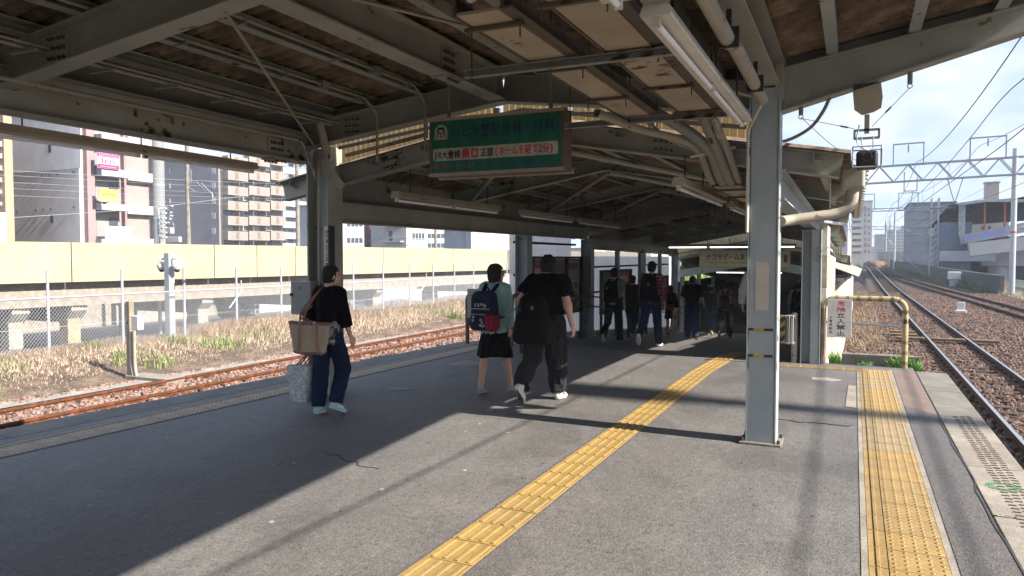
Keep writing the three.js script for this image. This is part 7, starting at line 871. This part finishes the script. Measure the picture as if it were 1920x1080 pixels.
// 1: woman in black with two bags
{
  const p = person('woman in a black top and navy jeans carrying a beige tote and a white bag', -5.06, 6.32, 1.555, { near: true, shoulder: 0.145, girth: 0.98, headYaw: 22, headPitch: 2, hair: 'short', turn: -0.05, footSize: 0.97,
    legs: [{ thigh: -5, knee: 3, foot: 2, out: 0 }, { thigh: 20, knee: 40, foot: 22, toe: 12, out: 0 }], arms: [arm(-10, 17, 14, 0.9), arm(4, 10, 20, 0.55)],
    top: { hem: 0.93, sleeve: 1.45, loose: 0.02, flare: 0.14, mat: K(blackC), fold: 0.014, name: 'black_top' }, under: { name: 'tunic', hem: 0.80, flare: 0.155, mat: dyed(), color: (x, y, z) => { const n = noise3(x * 34, y * 40, z * 34), m = noise3(x * 90 + 7, y * 90, z * 90); const v = n > 0.55 ? 0.5 : n > 0.4 ? 0.18 : 0.035; return [v * (0.8 + 0.3 * m), v * (0.76 + 0.3 * m), v * (0.78 + 0.3 * m)]; } },
    pants: { loose: 0.014, cuff: 0.070, to: 1.0, mat: K([0.018, 0.032, 0.075]), thigh: 0.006 }, shoe: { color: [0.34, 0.52, 0.50], sole: [0.66, 0.68, 0.67], tread: [0.05, 0.05, 0.05], accent: [0.58, 0.74, 0.70] } });
  const tote = thing('tote_bag', 'beige canvas tote with reddish leather handle on the shoulder of the woman in black', 'bag', null, P(-5.06, 0, 6.32), -0.05), tan = cloth(0.60, 0.48, 0.34), lea = cloth(0.46, 0.23, 0.17, { roughness: 0.6 }), cx = -0.01, cy = 0.85, cz = 0.27, ry = 0.5;
  const tf = (x, y, z) => { const a = x - cx, c = z - cz, u = Math.cos(ry) * a - Math.sin(ry) * c, w = Math.sin(ry) * a + Math.cos(ry) * c, v = y - cy, k = 1 + 0.18 * v / 0.17, th = 0.085 * (1 - 0.55 * (v + 0.17) / 0.34); const qx = Math.abs(u) - 0.185 * k + 0.03, qy = Math.abs(v + 0.05 * u) - 0.165 + 0.03, qz = Math.abs(w) - th + 0.03; return (Math.hypot(Math.max(qx, 0), Math.max(qy, 0), Math.max(qz, 0)) + Math.min(Math.max(qx, qy, qz), 0) - 0.03 - 0.014 * (noise3(u * 16, v * 7, w * 16) - 0.5)) * 0.85; };
  part('canvas_body', surfaceNets(tf, [cx - 0.33, cy - 0.25, cz - 0.3], [cx + 0.33, cy + 0.25, cz + 0.3], 0.009), tan, tote);
  const tp = (u, v, w) => new THREE.Vector3(cx + Math.cos(ry) * u + Math.sin(ry) * w, cy + v - 0.05 * u, cz - Math.sin(ry) * u + Math.cos(ry) * w);
  part('leather_base', surfaceNets((x, y, z) => Math.max(tf(x, y, z) - 0.005, y - cy + 0.135 - 0.05 * (x - cx) * -1), [cx - 0.33, cy - 0.25, cz - 0.3], [cx + 0.33, cy + 0.05, cz + 0.3], 0.009), lea, tote);
  part('leather_rim', surfaceNets((x, y, z) => { const a = x - cx, c = z - cz, u = Math.cos(ry) * a - Math.sin(ry) * c; return Math.max(tf(x, y, z) - 0.004, Math.abs(y - cy + 0.05 * u - 0.148) - 0.016); }, [cx - 0.33, cy + 0.08, cz - 0.3], [cx + 0.33, cy + 0.25, cz + 0.3], 0.008), lea, tote);
  for (const s of [-1, 1]) mb().bar(tp(s * 0.10, -0.13, 0.088), tp(s * 0.085, 0.15, 0.062), 0.018, 0.01).build('leather_trim', lea, tote);
  const sh = new THREE.Vector3(...p.arms[0].S); for (const [u, w] of [[-0.07, 0.05], [-0.045, -0.03]]) { mb().tube([tp(u - 0.02, 0.14, w), tp(u + 0.0, 0.26, w + 0.02), sh.clone().add(new THREE.Vector3(0.065, 0.02, 0.10)), sh.clone().add(new THREE.Vector3(0.085, 0.078, 0.015)), sh.clone().add(new THREE.Vector3(0.05, 0.0, -0.10)), tp(u - 0.06, 0.22, -0.12), tp(u + 0.1, 0.14, w)], 0.011, 8, 50).build('handle', lea, tote); }
  for (const u of [-0.09, 0.06]) mb().add(new THREE.TorusGeometry(0.014, 0.004, 6, 14), new THREE.Matrix4().makeTranslation(...tp(u, 0.16, 0.07).toArray())).build('ring', M.galv, tote);
  const hb = p.arms[0].wr, fd = p.arms[0].fd, hx = hb[0] + fd[0] * 0.1, hyy = hb[1] + fd[1] * 0.1, hz = hb[2] + fd[2] * 0.1 + 0.01, bag = thing('shopping_bag', 'grey-white patterned fabric bag hanging from the left hand of the woman in black', 'bag', null, P(-5.06, 0, 6.32), -0.05), bc = [hx - 0.08, hyy - 0.41, hz + 0.08];
  const bf = rbox(bc, [0.14, 0.2, 0.06], 0.02, -0.14); part('bag_body', surfaceNets((x, y, z) => bf(x, y, z) - 0.012 * (noise3(x * 20, y * 8, z * 20) - 0.5), va(bc, [-0.22, -0.26, -0.14]), va(bc, [0.22, 0.26, 0.14]), 0.009, (x, y, z) => { const n = noise3(x * 55, y * 55, z * 55); return n > 0.5 ? [0.74, 0.74, 0.72] : [0.50, 0.51, 0.51]; }), dyed(), bag);
  for (const s of [-1, 1]) mb().tube([new THREE.Vector3(bc[0] - 0.06, bc[1] + 0.18, bc[2] + s * 0.03), new THREE.Vector3(hx - 0.02, hyy - 0.06, hz + s * 0.015), new THREE.Vector3(hx, hyy + 0.0, hz), new THREE.Vector3(hx + 0.02, hyy - 0.06, hz + s * 0.015), new THREE.Vector3(bc[0] + 0.06, bc[1] + 0.18, bc[2] + s * 0.03)], 0.009, 6, 30).build('handle', cloth(0.42, 0.42, 0.40), bag);
}
// 2: woman in the mint cardigan
{
  const mint = [0.50, 0.78, 0.69], p = person('woman in a mint green cardigan and black skirt wearing glasses', -4.0, 8.15, 1.565, { near: true, shoulder: 0.15, girth: 1.0, headYaw: 42, headPitch: -3, hair: 'bob', hairColor: [0.022, 0.013, 0.010], turn: -0.1, footSize: 0.95,
    legs: [{ thigh: -8, knee: 4, foot: 4, out: 3 }, { thigh: 14, knee: 2, foot: -6, toe: 26, out: 5 }], arms: [arm(8, 8, 14, 0.6), arm(-3, 9, 12, 1.0)],
    top: { hem: 0.80, sleeve: 1.92, loose: 0.024, flare: 0.15, mat: cloth(...mint), fold: 0.018, hemWave: 0.05, name: 'cardigan', collar: 0.09, wide: 0.012 }, skirt: { hem: 0.49, flare: 0.24, mat: K([0.012, 0.012, 0.014]), pleat: 0.014 },
    shoe: { color: [0.27, 0.275, 0.28], sole: [0.52, 0.50, 0.47], low: true } });
  const navy = [0.014, 0.024, 0.062]; const b = backpack(p, 'navy backpack with white prints and a red side on the woman in mint', { near: true, y: 1.11, z: 0.245, size: [0.182, 0.262, 0.1], mat: dyed(), strapMat: K([0.012, 0.017, 0.04]), color: (x, y, z) => { return x > 0.075 && y < p.U(1.06)[1] ? [0.42, 0.025, 0.06] : navy; } });
  const lt = cloth(0.60, 0.58, 0.55), c = b.c, h = b.h; const q = rng(77); for (let i = 0; i < 4; i++) mb().rbox(c[0] - 0.07 + i * 0.045, c[1] + 0.075 + (q() - 0.5) * 0.02, -(c[2] + h[2] + 0.008), 0.022 + q() * 0.014, 0.03 + q() * 0.02, 0.012, 0.005).build('print', lt, b.t);
  for (const [x, y] of [[-0.085, -0.07], [0.02, -0.10], [0.04, -0.13], [0.015, -0.165], [0.05, -0.17], [-0.09, -0.11]]) mb().rbox(c[0] + x, c[1] + y, -(c[2] + h[2] * 1.19 + 0.01), 0.026 + q() * 0.012, 0.03, 0.012, 0.005, 2, new THREE.Euler(0, 0, q() * 2)).build('print', lt, b.t);
  mb().box(c[0], c[1] + 0.03, -(c[2] + h[2] + 0.01), 0.26, 0.01, 0.012).build('zip', lt, b.t); mb().box(c[0] - 0.02, c[1] - 0.035, -(c[2] + h[2] * 1.2 + 0.008), 0.2, 0.008, 0.012).build('zip', lt, b.t);
  const gl = thing('glasses', 'dark-rimmed glasses on the woman in mint', 'glasses', null, p.t.position.clone(), p.turn), hq = new THREE.Group(), g = mb(); for (const s of [-1, 1]) { g.add(new THREE.TorusGeometry(0.022, 0.0028, 6, 18), new THREE.Matrix4().makeTranslation(s * 0.031, 0, -0.098)); g.cyl(new THREE.Vector3(s * 0.052, 0.004, -0.096), new THREE.Vector3(s * 0.078, 0.004, 0.005), 0.0028, 0.0028, 5); } g.cyl(new THREE.Vector3(-0.01, 0.004, -0.1), new THREE.Vector3(0.01, 0.004, -0.1), 0.0028, 0.0028, 5); const fm = g.build('rim', M.black, gl); fm.rotation.set(3 * rad, -42 * rad, 0, 'YXZ'); fm.position.set(...p.headC); fm.scale.setScalar(p.s);
  const ph = thing('phone', 'dark phone held in the right hand of the woman in mint', 'phone', null, p.t.position.clone(), p.turn), w = va(p.arms[1].wr, p.arms[1].fd, 0.11); mb().rbox(w[0] - 0.018, w[1] - 0.02, -w[2], 0.014, 0.14, 0.07, 0.005).build('case', M.black, ph);
}
// 3: man in black
{
  const p = person('large man in a black T-shirt and baggy dark trousers walking away', -3.26, 8.02, 1.68, { near: true, shoulder: 0.19, girth: 1.17, hair: 'shag', turn: 0.02, lean: 5, footSize: 1.05, headPitch: 4,
    legs: [{ thigh: -22, knee: 22, foot: 52, toe: -6, out: 4 }, { thigh: 12, knee: 8, foot: 0, toe: 6, out: 3 }], arms: [arm(-14, 32, 52, 0.8, -14), arm(-6, 16, 16, 0.75, 10)],
    top: { hem: 0.86, sleeve: 0.62, loose: 0.026, flare: 0.145, wide: 0.026, mat: K(blackC), fold: 0.018 }, pants: { loose: 0.034, thigh: 0.026, cuff: 0.078, to: 1.0, fold: 0.04, mat: K([0.034, 0.031, 0.034]) }, shoe: { color: [0.52, 0.50, 0.46], sole: [0.62, 0.60, 0.55], tread: [0.06, 0.06, 0.06], accent: [0.06, 0.06, 0.06] } });
  const b = backpack(p, 'big slack black backpack hanging low on the man in black', { near: true, y: 0.99, z: 0.27, x: -0.06, size: [0.2, 0.31, 0.14], taper: 0.30, round: 0.13, mat: cloth(0.007, 0.007, 0.0075, { roughness: 0.8 }) }); mb().rbox(b.c[0] + 0.05, b.c[1] + 0.12, -(b.c[2] + b.h[2] + 0.012), 0.035, 0.045, 0.014, 0.005).build('buckle', std(lin(0.16, 0.16, 0.16)), b.t); mb().rbox(b.c[0] - 0.1, b.c[1] + 0.1, -(b.c[2] + b.h[2] + 0.008), 0.03, 0.04, 0.014, 0.005).build('buckle', M.dark, b.t); mb().bar(new THREE.Vector3(b.c[0] - 0.15, b.c[1] - 0.25, b.c[2]), new THREE.Vector3(b.c[0] - 0.16, b.c[1] - 0.42, b.c[2] - 0.03), 0.03, 0.008).build('strap_end', M.black, b.t);
}
// the walkers farther down
{
  const p = person('man in a light grey shirt and dark trousers with a black backpack', -4.79, 15.73, 1.64, { shoulder: 0.165, legs: walkB, arms: [arm(-8, 10, 12), arm(4, 9, 10)], top: { hem: 0.88, sleeve: 0.75, loose: 0.018, mat: K([0.34, 0.34, 0.35]) }, pants: { loose: 0.012, cuff: 0.062, mat: K([0.016, 0.016, 0.017]) }, shoe: { color: [0.05, 0.05, 0.05], sole: [0.55, 0.53, 0.50], tread: [0.45, 0.42, 0.38] } });
  const b = backpack(p, 'black backpack with a tiny white mark on the man in grey', { size: [0.155, 0.24, 0.09], mat: K(blackC) }); mb().rbox(b.c[0] - 0.06, b.c[1] + 0.08, -(b.c[2] + b.h[2] + 0.01), 0.025, 0.03, 0.01, 0.004).build('mark', M.white, b.t);
}
person('person in a long black coat and teal jeans between the two backpackers', -4.91, 17.68, 1.58, { shoulder: 0.15, headYaw: 20, legs: walkA, arms: [arm(6, 8, 12), arm(-6, 8, 10)], top: { hem: 0.74, sleeve: 1.9, loose: 0.026, flare: 0.16, mat: K([0.014, 0.013, 0.014]), name: 'coat' }, pants: { loose: 0.008, cuff: 0.055, mat: K([0.05, 0.085, 0.095]) }, shoe: { color: [0.30, 0.20, 0.12], sole: [0.45, 0.38, 0.3] } });
{
  const plaid = (x, y, z) => { const a = Math.abs(((x * 1.0 + z * 0.6) * 15 + 40) % 1 - 0.5), b = Math.abs((y * 15) % 1 - 0.5), k = (a < 0.13 ? 1 : 0) + (b < 0.13 ? 1 : 0); return k === 2 ? [0.62, 0.56, 0.56] : k === 1 ? [0.42, 0.20, 0.22] : [0.30, 0.022, 0.04]; };
  const p = person('tall man in a red plaid shirt and navy jeans with a black backpack', -3.74, 14.89, 1.72, { shoulder: 0.17, legs: [{ thigh: -12, knee: 44, foot: 58, out: 4 }, { thigh: 10, knee: 4, foot: 0, out: 4 }], arms: [arm(4, 8, 12), arm(-8, 16, 14)], top: { hem: 0.89, sleeve: 1.85, loose: 0.018, mat: dyed(), color: plaid }, pants: { loose: 0.01, cuff: 0.066, mat: K([0.018, 0.03, 0.075]) }, shoe: { color: [0.62, 0.60, 0.57], sole: [0.66, 0.64, 0.6], tread: [0.40, 0.38, 0.34] } });
  const b = backpack(p, 'black backpack with a small pale badge on the man in red plaid', { size: [0.165, 0.26, 0.1], y: 1.17, mat: K(blackC) }); mb().ball(new THREE.Vector3(b.c[0] + 0.02, b.c[1] + 0.09, b.c[2] + b.h[2] * 0.97), 0.022, 10, 6, 1, 0.6, 0.4).build('badge', M.white, b.t);
  const p2 = person('woman in a pink and red checked shirt and black vest on the ramp', -3.36, 22.08, 1.63, { shoulder: 0.15, hair: 'short', legs: walkB, arms: [arm(6, 10, 12), arm(16, 12, 60)], top: { hem: 0.86, sleeve: 1.8, loose: 0.024, mat: dyed(), color: (x, y, z) => { const k = plaid(x, y, z); return [k[0] * 1.25, k[1] * 1.5, k[2] * 1.5]; } }, pants: { loose: 0.01, cuff: 0.06, mat: K(blackC) }, shoe: { color: [0.62, 0.36, 0.34], sole: [0.66, 0.6, 0.58] } }); backpack(p2, 'dark slouchy backpack on the woman in pink checks', { size: [0.15, 0.2, 0.085], y: 1.12, mat: K([0.02, 0.018, 0.018]) });
}
{ const p = person('girl in a black top and short black skirt beside the wide grey post', -4.93, 21.9, 1.50, { shoulder: 0.14, hair: 'bob', legs: walkA, arms: [arm(10, 10, 50), arm(8, 10, 50)], top: { hem: 0.92, sleeve: 1.8, loose: 0.026, mat: K(blackC) }, skirt: { hem: 0.60, flare: 0.19, mat: K([0.012, 0.012, 0.012]) }, shoe: { color: [0.02, 0.02, 0.02], sole: [0.5, 0.5, 0.5] } }); const b = thing('shoulder_bag', 'small dark bag with reddish print carried behind by the girl in black', 'bag', null, p.t.position.clone(), 0), c = p.U(1.0, 0.2, 0), f = rbox(c, [0.14, 0.09, 0.05], 0.03); part('bag_body', surfaceNets(f, va(c, [-0.2, -0.14, -0.1]), va(c, [0.2, 0.14, 0.1]), 0.014, (x, y, z) => noise3(x * 40, y * 40, z * 40) > 0.62 ? [0.35, 0.06, 0.05] : [0.02, 0.018, 0.02]), dyed(), b); mb().tube([p.U(1.06, 0.2, -0.1), p.U(1.42, 0.1, -0.08), p.U(1.47, 0.0, -0.07)].map((q) => new THREE.Vector3(...q)), 0.012, 6).build('strap', M.black, b); }
person('stout man in a black shirt and blue jeans walking down the ramp', -3.9, 19.95, 1.66, { shoulder: 0.18, girth: 1.1, headYaw: 15, legs: [{ thigh: 8, knee: 4, foot: 0, out: 4 }, { thigh: -8, knee: 14, foot: 16, out: 4 }], arms: [arm(4, 14, 30), arm(8, 14, 40)], top: { hem: 0.84, sleeve: 0.9, loose: 0.03, wide: 0.02, mat: K([0.011, 0.012, 0.014]) }, pants: { loose: 0.016, cuff: 0.07, mat: K([0.035, 0.06, 0.15]) }, shoe: { color: [0.02, 0.02, 0.02], sole: [0.05, 0.05, 0.05] }, hairColor: [0.03, 0.028, 0.026] });
{ const p = person('person in a dark cap and grey jacket with a scarf, deep in the passage', -4.2, 24.5, 1.64, { shoulder: 0.15, legs: walkA, arms: [arm(8, 8, 14), arm(-8, 8, 12)], top: { hem: 0.86, sleeve: 1.9, loose: 0.022, mat: K([0.035, 0.037, 0.045]) }, pants: { loose: 0.01, cuff: 0.06, mat: K([0.06, 0.10, 0.17]) }, shoe: { color: [0.45, 0.36, 0.1], sole: [0.5, 0.45, 0.3] } }); const c = thing('cap', 'dark cap worn by the person deep in the passage', 'cap', null, p.t.position.clone(), 0); mb().ball(new THREE.Vector3(p.headC[0], p.headC[1] + 0.045, p.headC[2]), 0.112, 18, 12, 1, 0.85, 1.05).build('crown', M.dark, c); mb().cyl(new THREE.Vector3(p.headC[0], p.headC[1] + 0.035, p.headC[2] - 0.08), new THREE.Vector3(p.headC[0], p.headC[1] + 0.045, p.headC[2] - 0.08), 0.1, 0.1, 18).build('peak', M.dark, c); }
person('person in a white long-sleeved shirt mostly hidden behind the right-hand post', -1.46, 13.3, 1.72, { shoulder: 0.18, legs: walkA, arms: [arm(4, 17, 12), arm(-4, 14, 12)], top: { hem: 0.86, sleeve: 1.95, loose: 0.03, wide: 0.016, mat: K([0.60, 0.58, 0.62]) }, pants: { loose: 0.014, cuff: 0.066, mat: K([0.02, 0.02, 0.024]) }, shoe: { color: [0.03, 0.03, 0.03], sole: [0.1, 0.1, 0.1] } });
{ const p = person('distant person in a white shirt and black vest seen above the folding gate', -1.35, 21.5, 1.66, { shoulder: 0.165, legs: walkB, arms: [arm(6, 14, 30), arm(-6, 14, 24)], top: { hem: 0.9, sleeve: 0.95, loose: 0.018, mat: K([0.5, 0.5, 0.53]) }, pants: { loose: 0.012, cuff: 0.062, mat: K([0.014, 0.014, 0.016]) }, shoe: { color: [0.03, 0.03, 0.03], sole: [0.1, 0.1, 0.1] } }); backpack(p, 'black backpack on the distant person above the folding gate', { size: [0.17, 0.26, 0.1], mat: K(blackC) }); }
person('dark-clothed person deep in the shade left of the pale post', -3.0, 27.0, 1.68, { shoulder: 0.17, legs: walkA, arms: [arm(4, 10, 14), arm(-4, 10, 12)], top: { hem: 0.84, sleeve: 1.9, loose: 0.026, mat: K([0.02, 0.018, 0.018]) }, pants: { loose: 0.012, cuff: 0.064, mat: K([0.02, 0.02, 0.022]) }, shoe: { color: [0.03, 0.03, 0.03], sole: [0.1, 0.1, 0.1] } });
renderer.render(scene, camera);
